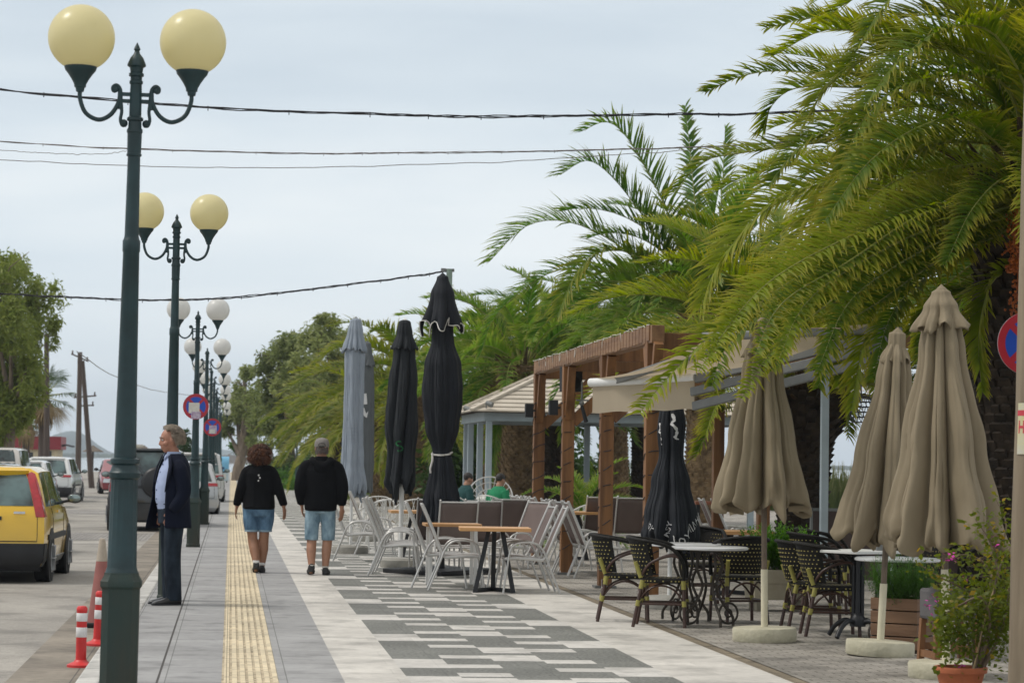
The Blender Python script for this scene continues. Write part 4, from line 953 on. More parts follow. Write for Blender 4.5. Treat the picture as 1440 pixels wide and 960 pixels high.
def speaker(px, py, Y, label):
    p = at(px, py, Y); r = root('loudspeaker', p, 0, label, 'loudspeaker', 'small loudspeakers on the pergola'); b = MB(); b.box(-.06, .06, -.06, .06, -.10, .10); b.build('cabinet', MT['black_plastic'], r, 0, bevel=.008)
    b = MB(); b.box(-.05, .05, -.066, -.061, -.09, .09); b.build('grille', MT['black_metal'], r, 0); b = MB(); b.box(.0, .10, .0, .03, -.015, .015); b.build('bracket', MT['black_metal'], r, 0)
speaker(744, 577, 36.45, 'black loudspeaker on the far left pergola post'); speaker(778, 573, 33.3, 'black loudspeaker on the second pergola post')
p = at(803, 528, 33.6); r = root('loudspeaker', p, .3, 'big dark loudspeaker hung under the pergola beam by the brace', 'loudspeaker'); b = MB(); b.box(-.12, .12, -.12, .12, -.22, .12); b.build('cabinet', MT['black_plastic'], r, 0, bevel=.01)
b = MB(); b.disc((0, -.124, -.1), .085, (0, 1, 0)); b.disc((0, -.124, .05), .04, (0, 1, 0)); b.build('cone', MT['rubber'], r, 30); b = MB(); b.bar((0, 0, .12), (0, 0, .28), .03, .03); b.build('bracket', MT['black_metal'], r, 0)
p = at(818, 570, 33.0); r = root('spotlight', p, .3, 'thin black spotlight pointing down under the pergola brace', 'spotlight')
b = MB(); b.tube([(0, 0, 0), (.07, 0, -.22)], [.022, .03], 12); b.build('tube', MT['black_metal'], r, 40); b = MB(); b.ball((0, 0, .03), .035, 12, 8); b.bar((0, 0, .03), (0, 0, .32), .018, .018); b.bar((-.08, 0, .07), (.1, 0, .07), .02, .02); b.build('bracket', MT['alu_dark'], r, 40)

# --- gazebo
GY = 53.0; gl = at(684, 577, GY); gr_ = at(1062, 591, GY); gw = gr_.x - gl.x; ez = gl.z
g = root('gazebo', (gl.x, GY, 0), 0, 'pale grey blue gazebo with a boarded pyramid roof', 'gazebo')
GD = 5.2
for x, y in ((0.07, .07), (.07, GD * .38), (.07, GD * .8), (gw - .07, .07), (gw - .07, GD), (.07, GD), (gw * .5, GD)):
    b = MB(); b.box(x - .065, x + .065, y - .065, y + .065, 0, ez - .2); b.build('post', M_gaz, g, 0, bevel=.008)
b = MB()
b.box(-.04, gw + .04, -.05, .05, ez - .22, ez - .02); b.box(-.05, .05, .05, GD, ez - .22, ez - .02); b.box(gw - .05, gw + .05, .05, GD, ez - .22, ez - .02); b.box(-.04, gw + .04, GD, GD + .1, ez - .22, ez - .02)
b.build('fascia', M_gaz, g, 0, bevel=.006)
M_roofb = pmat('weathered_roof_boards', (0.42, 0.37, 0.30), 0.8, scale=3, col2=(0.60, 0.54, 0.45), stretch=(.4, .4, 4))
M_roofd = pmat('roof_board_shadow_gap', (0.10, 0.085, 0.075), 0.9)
ap = Vector((gw / 2, GD / 2, ez + 1.55)); cs = [Vector((-.35, -.35, ez - .03)), Vector((gw + .35, -.35, ez - .03)), Vector((gw + .35, GD + .35, ez - .03)), Vector((-.35, GD + .35, ez - .03))]
b = MB(); nb = 17
for k in range(4):
    A, B = cs[k], cs[(k + 1) % 4]; nrm = (B - A).cross(ap - A).normalized()
    for j in range(nb):
        u0, u1 = j / nb, (j + .93) / nb
        a0, b0, a1, b1 = A.lerp(ap, u0), B.lerp(ap, u0), A.lerp(ap, u1), B.lerp(ap, u1)
        lift = nrm * .032
        b.add([a0 + lift, b0 + lift, b1 + lift * .4, a1 + lift * .4, a0, b0, b1, a1], [(0, 1, 2, 3), (5, 4, 7, 6), (4, 5, 1, 0), (6, 7, 3, 2), (5, 6, 2, 1), (7, 4, 0, 3)], 0)
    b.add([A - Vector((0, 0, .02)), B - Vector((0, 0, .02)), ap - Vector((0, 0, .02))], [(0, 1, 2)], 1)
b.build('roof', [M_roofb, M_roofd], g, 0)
b = MB()
for k in range(4): b.bar(cs[k] + Vector((0, 0, .04)), ap + Vector((0, 0, .05)), .12, .05)
b.build('hip_cap', M_roofb, g, 0)
for (px, py) in ((653, 573), (684, 566)):
    p = at(px, py, GY + (1.6 if px < 660 else -.3)) - Vector((gl.x, GY, 0)); b = MB(); b.tube([p, p + Vector((.12, -.08, -.05))], [.05, .06], 10); b.tube([p, p - Vector((0, 0, .12))], .015, 6); b.build('floodlight', MT['alu_dark'], g, 40)

# --- beige awning
M_aw = pmat('beige_awning_canvas', (0.50, 0.42, 0.31), 0.85, var=.07, scale=2.5, bump=.1, bscale=3)
aA = at(833, 538, 25.4); aB = at(976, 531, 24.2)
bA = at(1010, 474, 22.9); bB = at(1225, 462, 21.6)
_t = M_aw.node_tree; _o = _t.nodes['Material Output']; _b = _t.nodes['Principled BSDF']; _tr = N(_t, 'ShaderNodeBsdfTranslucent'); _tr.inputs['Color'].default_value = (.62, .52, .38, 1); _ms = N(_t, 'ShaderNodeMixShader'); _ms.inputs['Fac'].default_value = .42
_t.links.new(_b.outputs[0], _ms.inputs[1]); _t.links.new(_tr.outputs[0], _ms.inputs[2]); _t.links.new(_ms.outputs[0], _o.inputs['Surface'])
w_ = root('awning', (aB.x, aB.y, 0), 0, 'beige folding-arm awning with white front bar and hanging valance', 'awning'); oo = Vector((aB.x, aB.y, 0))
b = MB(); rings = []
for i in range(9):
    u = i / 8; p0 = aA.lerp(aB, u) - oo; p1 = bA.lerp(bB, u) - oo
    rings.append([p0.lerp(p1, k / 10) + Vector((0, 0, .04 - .09 * sin(pi * k / 10) + .006 * sin(u * 40))) for k in range(11)])
b.loft(rings, False, False); b.build('canopy', M_aw, w_, 60)
b = MB(); b.tube([aA - oo - Vector((.02, 0, 0)), aB - oo + Vector((.02, 0, 0))], (.045), 16); b.build('front_bar', MT['white_paint'], w_, 60)
b = MB(); rings = []
for i in range(25):
    p = aA.lerp(aB, i / 24) - oo; wv_ = .012 * sin(i * 1.7)
    rings.append([p + Vector((0, -.03, -.03)), p + Vector((0, -.035 + wv_ * .4, -.16)), p + Vector((0, -.03 + wv_, -.31 - .006 * sin(i * .8)))])
b.loft(rings, False, False); b.build('valance', M_aw, w_, 60)
for dx, e_ in ((0.02, .0), (-.02, -.13), (.0, -.27)):
    p0 = aB - oo + Vector((dx, .0, e_ - .01)); p1 = bB - oo + Vector((dx + .25, 0, e_ * .75 - .02)); b = MB(); b.bar(p0, p1, .05, .085); b.build('arm', MT['alu_dark'], w_, 0, bevel=.008)
p0 = aA - oo + Vector((.1, 0, -.03)); p1 = bA - oo + Vector((.1, 0, -.05)); b = MB(); b.bar(p0, p1, .05, .07); b.build('arm', MT['alu_dark'], w_, 0, bevel=.008)
b = MB(); b.bar(bA - oo - Vector((.15, 0, 0)), bB - oo + Vector((.2, 0, 0)), .08, .08); b.build('cassette', MT['alu_dark'], w_, 0, bevel=.02)
for q in (bA, bB):
    b = MB(); f_ = Vector((q.x - oo.x + .1, q.y - oo.y, 0)); b.bar(f_ + Vector((.0, 0, 0)), f_ + Vector((0, 0, q.z - .07)), .07, .07)
    if q is bB: b.build('support_post', MT['alu_dark'], w_, 0)

# --- slatted shade shelter with a thin post at the seaward side
SY = 37.5; s0 = at(1040, 534, SY); s1 = at(1215, 556, SY)
s_ = root('shade_shelter', (s1.x, SY, 0), 0, 'seaward shade roof of bleached woven reed on slim pale posts', 'shade shelter'); so = Vector((s1.x, SY, 0))
b = MB(); rnd = random.Random(5)
A, B = s0 - so, s1 - so + Vector((1.0, 0, 0)); n1, n2 = 90, 26
for i in range(n1):
    for j in range(n2):
        if rnd.random() < .16: continue
        u, v = i / n1, j / n2
        p = A.lerp(B, u); p = Vector((p.x, v * 3.4, B.z - .04 + .62 * v + .25 * sin(v * 3) + .012 * rnd.gauss(0, 1)))
        l = (B - A).length / n1 * rnd.uniform(.8, 1.5); q = 3.4 / n2 * rnd.uniform(.7, 1.4)
        b.add([p, p + Vector((l, 0, .015 * rnd.gauss(0, 1))), p + Vector((l, q, .03)), p + Vector((0, q, .03))], [(0, 1, 2, 3)], rnd.choice((0, 0, 1, 2)))
b.build('roof', [pmat('bleached_reed', (0.55, 0.46, 0.44), .9, var=.2), pmat('grey_reed', (0.36, 0.29, 0.27), .9, var=.2), pmat('dark_reed', (0.14, 0.10, 0.09), .9)], s_, 0)
b = MB(); b.bar(A - Vector((0, 0, .05)), B - Vector((0, 0, .10)), .06, .08); b.build('eave_beam', pmat('dark_eave', (0.10, 0.08, 0.07), .8), s_, 0)
for px, yy in ((1152, 0), (1300, 0)):
    p = at(px, 640, SY); b = MB(); b.box(p.x - so.x - .045, p.x - so.x + .045, yy - .045, yy + .045, 0, B.z - .12 + (0 if yy == 0 else .6)); b.build('post', M_gaz, s_, 0, bevel=.006)
lt = at(1211, 575, 24.0); l_ = root('lantern', lt, 0, 'dark wicker lantern hanging between the beige parasols', 'lantern'); b = MB()
for k in range(6): b.ring((0, 0, -.13 + .05 * k), .085 + .035 * sin(pi * k / 5), .005, (0, 0, 1), 20, 5)
for k in range(14):
    a = 2 * pi * k / 14; b.tube([Vector(((.085 + .035 * sin(pi * q / 5)) * cos(a + q * .12), (.085 + .035 * sin(pi * q / 5)) * sin(a + q * .12), -.13 + .05 * q)) for q in range(6)], .004, 4)
b.build('wicker', MT['black_metal'], l_, 60); b = MB(); b.tube([(0, 0, .12), (0, 0, .24), (.02, 0, .30)], .006, 5); b.tube(bez([(.02, 0, .30), (.3, .6, .55), (.5, 1.2, .7)], 8), .005, 5); b.build('hook', MT['black_metal'], l_, 60)
# windbreak panel
wp = G(1168, 800); r = root('windbreak', (at(1168, 720, 30).x, 30, 0), 0, 'low brown canvas windbreak panel in grey frame at the seaward edge', 'windbreak')
z1 = at(1168, 716, 30).z; b = MB(); b.box(-.22, 2.6, -.01, .01, .12, z1 - .02); b.build('panel', pmat('brown_canvas', (0.075, 0.052, 0.045), .8, var=.1), r, 0)
b = MB()
for x in (-.24, .75, 1.7, 2.62): b.box(x - .015, x + .015, -.02, .02, 0, z1 + .02)
b.box(-.24, 2.62, -.02, .02, z1 - .02, z1 + .015); b.build('frame', MT['alu_dark'], r, 0)

# --- kiosk at the left
KY = 165; k0 = at(14, 612, KY); k1 = at(86, 612, KY); kw = k1.x - k0.x; k_ = root('kiosk', (k0.x, KY, -.15), 0, 'low cream kiosk with a deep dark red fascia at the far left', 'kiosk')
zt = at(50, 613, KY).z + .15; zb_ = at(50, 631.5, KY).z + .15
b = MB(); b.box(.2, kw - .2, .2, 5, 0, zb_); b.build('wall', pmat('cream_render', (0.55, 0.47, 0.32), .8), k_, 0)
b = MB(); b.box(0, kw, 0, 5.2, zb_, zt); b.build('fascia', pmat('dark_red_cladding', (0.26, 0.028, 0.04), .55, var=.1, scale=3), k_, 0)
b = MB(); b.box(.8, 1.5, .17, .19, 0, zb_ - .2); b.box(2.1, kw - .6, .17, .19, .8, zb_ - .1); b.build('opening', pmat('dark_glass_far', (.03, .035, .04), .2), k_, 0)
b = MB(); b.tube(bez([(kw, 1.0, zb_ + .25), (kw + .3, .8, zb_ + .32), (kw + .75, .6, zb_ + .22)], 6), [(.25, .06)] * 7, 8); b.build('side_canopy', pmat('dark_canopy', (.05, .05, .06), .7), k_, 40)
TH = pmat('grey_thatch', (0.16, 0.135, 0.11), .95, var=.3, scale=12)
def thatch(px, py, Y, R, label):
    p = at(px, py, Y); r = root('thatched_sunshade', (p.x, Y, -.15), 0, label, 'sunshade', 'thatched beach sunshades'); h = p.z + .15
    b = MB(); b.lathe([(R, h - .30), (R * .98, h - .26), (R * .5, h - .10), (.06, h + .06), (.01, h + .1)], 20); b.build('thatch', TH, r, 40); b = MB(); b.tube([(0, 0, 0), (0, 0, h - .1)], .05, 8); b.build('pole', MT['pole_far'], r, 40)
thatch(131, 628, 150, .62, 'thatched sunshade beneath the leaning pole'); thatch(203, 628, 160, .55, 'thatched sunshade in front of the face of the suited man')
p = at(195.5, 628, 175); r = root('shower_column', (p.x, 175, -.1), 0, 'cream stone column by the shore behind the nearest lamp', 'column'); b = MB(); b.box(-.22, .22, -.22, .22, 0, 2.25); b.build('shaft', pmat('cream_stone', (.55, .52, .44), .85), r, 0); b = MB(); b.box(-.3, .3, -.3, .3, 2.25, 2.4); b.build('cap', pmat('cream_stone_cap', (.6, .57, .5), .85), r, 0)
p = G(136, 663, -.1); r = root('litter_bin', (p.x, 128, -.1), 0, 'squat olive grey box on the grass behind the white hatchback', 'bin'); b = MB(); b.box(-.13, .13, -.13, .13, 0, .55); b.build('body', pmat('olive_box', (.16, .15, .10), .8), r, 0, bevel=.01); b = MB(); b.box(-.15, .15, -.15, .15, .55, .62); b.build('lid', MT['black_plastic'], r, 0)
# blue recycling container
BY = 150; p = at(314, 655, BY); r = root('recycling_container', (p.x - .05, BY, 0), 0, 'pale blue recycling container with domed lid at the end of the promenade', 'recycling bin')
sB = 3500 / BY; hz = lambda py: at(314, py, BY).z
M_bin = pmat('light_blue_plastic', (0.16, 0.42, 0.62), .45, var=.08); w2 = 15.5 / sB / 2 * 1.12
b = MB(); b.box(-w2, w2, -.4, .4, .10, .62); b.build('body', pmat('pale_bin_panel', (.50, .60, .64), .5, var=.1, scale=3), r, 0, bevel=.04)
zt_ = hz(641.5); b = MB(); rings = []
for x in (-w2 - .02, w2 + .02): rings.append([Vector((x, .42 * cos(pi * k / 12), .62 + (zt_ - .62) * sin(pi * k / 12) ** .6)) for k in range(13)])
b.loft(rings, True, True); b.build('lid', M_bin, r, 40)
b = MB(); b.box(-w2 * .8, w2 * .3, -.44, -.38, .80, .93); b.build('slot', pmat('dark_blue_slot', (.015, .06, .17), .5), r, 0)
b = MB(); b.box(-w2 * .6, w2 * .6, -.41, -.403, .22, .52); b.build('notice', M_paper, r, 0)
b = MB()
for x in (-w2 * .7, w2 * .7):
    for y in (-.3, .3): b.tube([(x - .04, y, .06), (x + .04, y, .06)], .06, 12)
b.build('wheel', MT['rubber'], r, 40)
# small dark bin + lamp post on the lawn
p = at(402, 650, 132); r = root('park_lamp', (at(418, 600, 112).x, 112, 0), 0, 'slim dark park lamp with a white globe among the palm fronds', 'park lamp')
hz2 = at(417, 590, 112).z; b = MB(); b.tube([(0, 0, -.05), (0, 0, hz2 - .15)], [.06, .035], 10); b.build('pole', MT['lamp_green'], r, 40); b = MB(); b.ball((0, 0, hz2), .14, 18, 12); b.build('globe', MT['globe_white'], r, 60)
p = at(416, 655, 112); r = root('litter_bin', (at(322, 0, 136).x + 2.6, 136, 0), 0, 'small dark litter bin by the end of the path beside the trees', 'bin'); b = MB(); b.lathe([(.2, .1), (.24, .8), (.26, .82), (.26, .86)], 16); b.build('body', MT['black_plastic'], r, 40); b = MB(); b.tube([(0, 0, 0), (0, 0, .12)], .05, 8); b.build('stand', MT['black_plastic'], r, 40)
# thin green post behind the black parasol that holds the lowest cable
tp = at(632, 380, 41); r = root('cable_post', (tp.x, 41, 0), 0, 'thin pale green steel post behind the black parasol holding a cable', 'post'); b = MB(); b.tube([(0, 0, 0), (0, 0, tp.z + .02)], .05, 12); b.build('shaft', pmat('pale_green_steel', (.22, .29, .24), .6), r, 40)
b = MB(); b.bar((-.14, 0, tp.z), (.08, 0, tp.z), .04, .05); b.tube([(-.10, 0, tp.z - .03), (-.10, 0, tp.z + .03)], .035, 8); b.build('bracket', MT['alu_dark'], r, 0)

# ================================================================== vehicles
def glassmat(name, col=(0.02, 0.03, 0.03)):
    m, t, b, out = newmat(name); b.inputs['Base Color'].default_value = col + (1,); b.inputs['Roughness'].default_value = .04; b.inputs['Specular IOR Level'].default_value = .8
    tcn = N(t, 'ShaderNodeTexCoord'); n = N(t, 'ShaderNodeTexNoise'); n.inputs['Scale'].default_value = 2.2; n.inputs['Detail'].default_value = 3
    t.links.new(tcn.outputs['Object'], n.inputs['Vector']); r = N(t, 'ShaderNodeValToRGB'); r.color_ramp.elements[0].color = tuple(c * .5 for c in col) + (1,); r.color_ramp.elements[1].color = tuple(min(1, c * 4.5) for c in col) + (1,); r.color_ramp.elements[0].position = .42; r.color_ramp.elements[1].position = .62
    t.links.new(n.outputs['Fac'], r.inputs['Fac']); t.links.new(r.outputs['Color'], b.inputs['Base Color']); return m
GLASS = glassmat('tinted_car_glass', (0.022, 0.036, 0.036)); TAIL = pmat('tail_lamp_red', (0.36, 0.012, 0.02), .15, var=.25, scale=9, coat=.6); HEAD = pmat('headlamp_clear', (.62, .64, .66), .1, metal=.3, coat=1)
RIM = pmat('alloy_rim', (.40, .41, .42), .35, metal=.8); CHR = pmat('chrome', (.6, .6, .6), .2, metal=1); PLATE = pmat('number_plate_white', (.66, .66, .66), .4)
PROF_HATCH = dict(
  # y (0 rear .. 1 front): z_belt, z_roof, w_roof factor
  st=[(0.0, None)],)
def car(label, loc, rz, col, L_, W_, H_, style='hatch', name='parked_car', cat='car', group='cars on the road', belt=.62, coat=1.0, tail='side', bumper=None, roofcol=None, hood=.60, metal=0.0, mirror=None, plate=True, var=.03):
    """Body lofted from cross-sections along its length; the tailgate closes the rear; windows, lamps, wheels and trim are parts."""
    r = root(name, loc, rz, label, cat, group)
    paint = pmat('car_paint_' + label.split()[0] + str(len(label)), col, .30, metal=metal, var=var, scale=3, coat=coat)
    hw = W_ / 2; zs = .20 * H_ / 1.45; zb = belt * H_; zr = H_; zh = hood * H_
    # level x-factors: underside, sill, mid, below belt, belt, mid window, roof edge, roof shoulder, centre
    def ring(ys, belt_z, roof_z, wf, rf, zsill=zs):
        zl = [zsill, zsill + .10, zsill + (belt_z - zsill) * .5, belt_z - .10, belt_z, belt_z + (roof_z - belt_z) * .5, roof_z - .075 * min(1, (roof_z - belt_z) / .3 + .05), roof_z - .02 * min(1, (roof_z - belt_z) / .3 + .1), roof_z]
        xf = [.90, .97, 1.0, .99, .955, .955 + (rf - .955) * .55, rf, rf - .13, 0]
        return [Vector((hw * wf * xf[j], ys[j], zl[j])) for j in range(9)]
    if style in ('suv', 'pickup'):
        rearw = [.02, 0, 0, 0.01, .02, .05, .11, .14, .14]; st_rear = rearw
        R_ = [ring([q * L_ * .35 for q in rearw], zb, zr - .01, .975, .82), ring([L_ * .10] * 9, zb, zr, 1, .84), ring([L_ * .27] * 9, zb, zr, 1, .85), ring([L_ * .47] * 9, zb, zr, 1, .85),
              ring([L_ * .58] * 5 + [L_ * .565, L_ * .55, L_ * .55, L_ * .55], zb, zr - .02, 1, .82), ring([L_ * .70] * 9, zb - .01, zh + .05, 1, .88), ring([L_ * .86] * 9, zh - .06, zh + .01, .98, .88), ring([L_ * .97] * 9, zh - .14, zh - .05, .93, .85), ring([L_] * 9, zh - .22, zh - .16, .86, .82)]
    else:
        rearw = [.10, 0, 0.0, .03, .06, .20, .34, .42, .42]
        R_ = [ring([q * L_ * .30 for q in rearw], zb, zr - .05, .965, .76), ring([L_ * .04 + q * L_ * .22 for q in rearw], zb, zr - .02, .99, .80), ring([L_ * .17] * 5 + [L_ * .19] * 4, zb, zr - .005, 1, .80), ring([L_ * .38] * 9, zb, zr, 1, .81), ring([L_ * .50] * 9, zb, zr - .01, 1, .81),
              ring([L_ * .62] * 5 + [L_ * .59, L_ * .555, L_ * .555, L_ * .555], zb, zr - .05, 1, .78), ring([L_ * .74] * 9, zb - .02, zh + .06, 1, .88), ring([L_ * .86] * 9, zh - .06, zh + .01, .98, .88), ring([L_ * .96] * 9, zh - .16, zh - .07, .93, .85), ring([L_] * 9, zh - .26, zh - .19, .86, .82)]
    full = [rg + [Vector((-p.x, p.y, p.z)) for p in rg[-2::-1]] for rg in R_]
    b = MB(); b.loft(full, False, False)
    def S(i, j, sd_=1):
        i0 = min(int(i), len(R_) - 2); j0 = min(int(j), 7); a = i - i0; c = j - j0
        p = R_[i0][j0].lerp(R_[i0 + 1][j0], a).lerp(R_[i0][j0 + 1].lerp(R_[i0 + 1][j0 + 1], a), c)
        return Vector((p.x * sd_, p.y, p.z))
    def C(u, j, end=0, bulge=.05):
        rg = R_[0] if end == 0 else R_[-1]; j0 = min(int(j), 7); c = j - j0; p = rg[j0].lerp(rg[j0 + 1], c)
        return Vector((p.x * u, p.y + (-1 if end == 0 else 1) * bulge * (1 - u * u), p.z))
    for end in (0, 1):
        g_ = [[C(-1 + 2 * k / 8, j, end) for k in range(9)] for j in [0, 1, 2, 3, 4, 5, 6, 7]]
        vs = [p for row in g_ for p in row]; fs = []
        for a in range(7):
            for k in range(8):
                q = (a * 9 + k, a * 9 + k + 1, (a + 1) * 9 + k + 1, (a + 1) * 9 + k); fs.append(q if end == 0 else q[::-1])
        b.add(vs, fs)
    b.build('body', paint, r, 38)
    def gridpart(fn, nu, nv, off, nm, mat, par=r):
        k = MB(); P_ = [[fn(a / nu, c / nv) for a in range(nu + 1)] for c in range(nv + 1)]; vs = []
        for c in range(nv + 1):
            for a in range(nu + 1):
                du = P_[c][min(a + 1, nu)] - P_[c][max(a - 1, 0)]; dv = P_[min(c + 1, nv)][a] - P_[max(c - 1, 0)][a]
                n_ = du.cross(dv)
                if n_.length > 1e-9: n_.normalize()
                vs.append((P_[c][a], n_))
        cen = Vector((0, L_ / 2, H_ * .55)); sg = 1 if sum((n_.dot(p - cen)) for p, n_ in vs) > 0 else -1
        pts = [p + n_ * sg * off for p, n_ in vs]; fs = [(c * (nu + 1) + a, c * (nu + 1) + a + 1, (c + 1) * (nu + 1) + a + 1, (c + 1) * (nu + 1) + a) for c in range(nv) for a in range(nu)]
        k.add(pts, fs); rim_ = [p - n_ * sg * .02 for p, n_ in vs]; o0 = len(k.v); k.v += rim_
        bd = [a for a in range(nu + 1)] + [(c) * (nu + 1) + nu for c in range(1, nv + 1)] + [nv * (nu + 1) + a for a in range(nu - 1, -1, -1)] + [c * (nu + 1) for c in range(nv - 1, 0, -1)]
        for a in range(len(bd)): k.f.append((bd[a], bd[(a + 1) % len(bd)], o0 + bd[(a + 1) % len(bd)], o0 + bd[a])); k.m.append(0)
        return k.build(nm, mat, par, 40)
    lerp = lambda a, c, t_: a + (c - a) * t_
    # glass
    gridpart(lambda u, v: C(lerp(-.86, .86, u), lerp(4.15, 6.2, v)), 8, 4, .006, 'rear_window', GLASS)
    nR = len(R_); ws = 4 if style in ('suv', 'pickup') else 5
    gridpart(lambda u, v: (lambda p: Vector((p.x * lerp(-.92, .92, u), p.y + .05 * (1 - (2 * u - 1) ** 2), p.z)))(S(ws + lerp(.06, .92, v), lerp(7.0, 4.6, v))), 8, 5, .012, 'windscreen', GLASS)
    sidew = [(0.25, .95), (1.08, 1.94), (2.06, 2.95), (3.05, 3.9)] if style in ('suv', 'pickup') else [(1.25, 2.2), (2.35, 3.5), (3.62, 4.95)]
    for sd_ in (-1, 1):
        for a, c in sidew: gridpart(lambda u, v: S(lerp(a, c, u), lerp(4.1, 5.95, v), sd_), 5, 4, .006, 'side_window', GLASS)
        a, c = (ws + .02, ws + .62)
        k = MB(); p0, p1, p2 = S(ws + .04, 4.1, sd_), S(ws + .72, 4.12, sd_), S(ws + .05, 5.6, sd_); n_ = Vector((sd_, 0, .25)).normalized() * .006
        k.add([p0 + n_, p1 + n_, p2 + n_], [(0, 1, 2)]); k.build('quarter_window', GLASS, r, 0)
    # bumpers, plate, lamps
    bmat_ = bumper or paint
    gridpart(lambda u, v: C(lerp(-1.0, 1.0, u), lerp(.05, 1.75, v), 0, .09), 10, 4, .045, 'rear_bumper', bmat_)
    for sd_ in (-1, 1): gridpart(lambda u, v: S(lerp(0.0, .95, u), lerp(.6, 1.75, v), sd_), 4, 3, .02, 'bumper_corner', bmat_)
    gridpart(lambda u, v: C(lerp(-1.0, 1.0, u), lerp(.05, 2.0, v), 1, .09), 10, 4, .03, 'front_bumper', bmat_)
    gridpart(lambda u, v: C(lerp(-.5, .5, u), lerp(2.3, 3.3, v), 1, .09), 6, 3, .012, 'grille', MT['black_plastic'])
    for sd_ in (-1, 1): gridpart(lambda u, v: C(sd_ * lerp(.60, .97, u), lerp(2.6, 4.4, v), 1, .06), 4, 3, .014, 'headlight', HEAD)
    if plate:
        pl_ = gridpart(lambda u, v: C(lerp(-.30, .30, u), lerp(2.35, 2.72, v), 0, .05), 4, 2, .012, 'number_plate', PLATE)
        gridpart(lambda u, v: C(lerp(-.30, -.255, u), lerp(2.35, 2.72, v), 0, .05), 2, 2, .015, 'blue_band', M_sblue, pl_)
        gridpart(lambda u, v: C(lerp(-.3, .3, u), lerp(2.35, 2.72, v), 1, .09), 4, 2, .045, 'number_plate', PLATE)
    for sd_ in (-1, 1):
        if tail == 'pillar':
            gridpart(lambda u, v: C(sd_ * lerp(.865, 1.0, u), lerp(3.0, 6.5, v), 0, .05), 3, 8, .009, 'tail_light', TAIL)
            gridpart(lambda u, v: S(lerp(0.0, lerp(.75, .35, v), u), lerp(3.0, 6.5, v), sd_), 3, 8, .009, 'tail_light_side', TAIL)
        elif tail == 'suv':
            gridpart(lambda u, v: C(sd_ * lerp(.84, .99, u), lerp(2.6, 3.8, v), 0, .05), 3, 4, .02, 'tail_light', TAIL)
        else:
            gridpart(lambda u, v: C(sd_ * lerp(.62, 1.0, u), lerp(3.15 + (0 if True else 0), 3.95, v), 0, .05), 3, 4, .018, 'tail_light', TAIL)
            gridpart(lambda u, v: S(lerp(0.0, .9, u), lerp(3.25, 3.95, v), sd_), 3, 4, .012, 'tail_light_side', TAIL)
    # wiper, handle, badge, spoiler
    k = MB(); p = C(.02, 4.25) + Vector((0, -.03, .01)); q = C(-.55, 4.55) + Vector((0, -.03, .01)); k.bar(p, q, .02, .02); k.ball(p, .03, 10, 6); k.build('wiper', MT['black_plastic'], r, 40)
    k = MB(); p = C(.62, 3.55) + Vector((0, -.02, 0)); k.bar(p - Vector((.07, 0, 0)), p + Vector((.07, 0, 0)), .012, .03); k.build('badge', CHR, r, 0)
    gridpart(lambda u, v: C(lerp(-.33, .33, u), lerp(2.85, 3.05, v), 0, .05), 3, 2, .016, 'tailgate_handle', MT['black_plastic'])
    if style != 'pickup': gridpart(lambda u, v: C(lerp(-.93, .93, u), lerp(6.25, 6.98, v), 0, .10), 8, 2, .05, 'spoiler', roofcol or paint)
    if roofcol: gridpart(lambda u, v: (lambda p: Vector((p.x * lerp(-1, 1, u), p.y, p.z)))(S(lerp(0.02, 3.9, v), 7.0)), 6, 10, .018, 'roof_skin', roofcol)
    for sd_ in (-1, 1):
        # mirror
        yy = S(ws + .35, 4.3, sd_); k = MB(); k.tube([yy + Vector((-.02 * sd_, 0, 0)), yy + Vector((sd_ * .10, -.02, .03))], [(.03, .02), (.025, .02)], 8)
        k.ball(yy + Vector((sd_ * .18, -.03, .06)), (.10, .055, .068), 14, 10); mo = k.build('mirror', mirror or MT['black_plastic'], r, 60)
        k = MB(); k.ball(yy + Vector((sd_ * .18, -.078, .06)), (.083, .012, .053), 14, 8); k.build('mirror_glass', pmat('mirror_glass', (.30, .36, .35), .05, metal=.6), mo, 60)
        gridpart(lambda u, v: S(lerp(1.2, ws + .3, u), lerp(1.9, 2.15, v), sd_), 6, 2, .02, 'side_moulding', MT['black_plastic'])
        gridpart(lambda u, v: S(lerp(.8, ws + .9, u), lerp(.05, .95, v), sd_), 6, 2, .012, 'sill', MT['alu_dark'])
        for i_ in (2.0, 3.0) if style != 'hatch' else (3.05,):
            q = S(i_ + .3, 3.5, sd_); k = MB(); k.bar(q + Vector((sd_ * .012, -.09, 0)), q + Vector((sd_ * .012, .09, 0)), .02, .03); k.build('door_handle', paint, r, 0)
    seam = pmat('panel_gap', (.008, .008, .008), .9, var=0)
    for sd_ in (-1, 1):
        for i_ in ((1.98, 4.0) if style in ('suv', 'pickup') else (2.28, 4.9)): gridpart(lambda u, v: S(i_ + .018 * u, lerp(1.0, 4.0, v), sd_), 1, 8, .004, 'door_gap', seam)
        gridpart(lambda u, v: C(sd_ * lerp(.885, .893, u), lerp(1.85, 3.05, v), 0, .05), 1, 5, .004, 'tailgate_gap', seam)
    gridpart(lambda u, v: C(lerp(-.885, .885, u), lerp(1.83, 1.87, v), 0, .05), 8, 1, .004, 'tailgate_gap', seam)
    Rw = .30 * (1.18 if style in ('suv', 'pickup') else 1)
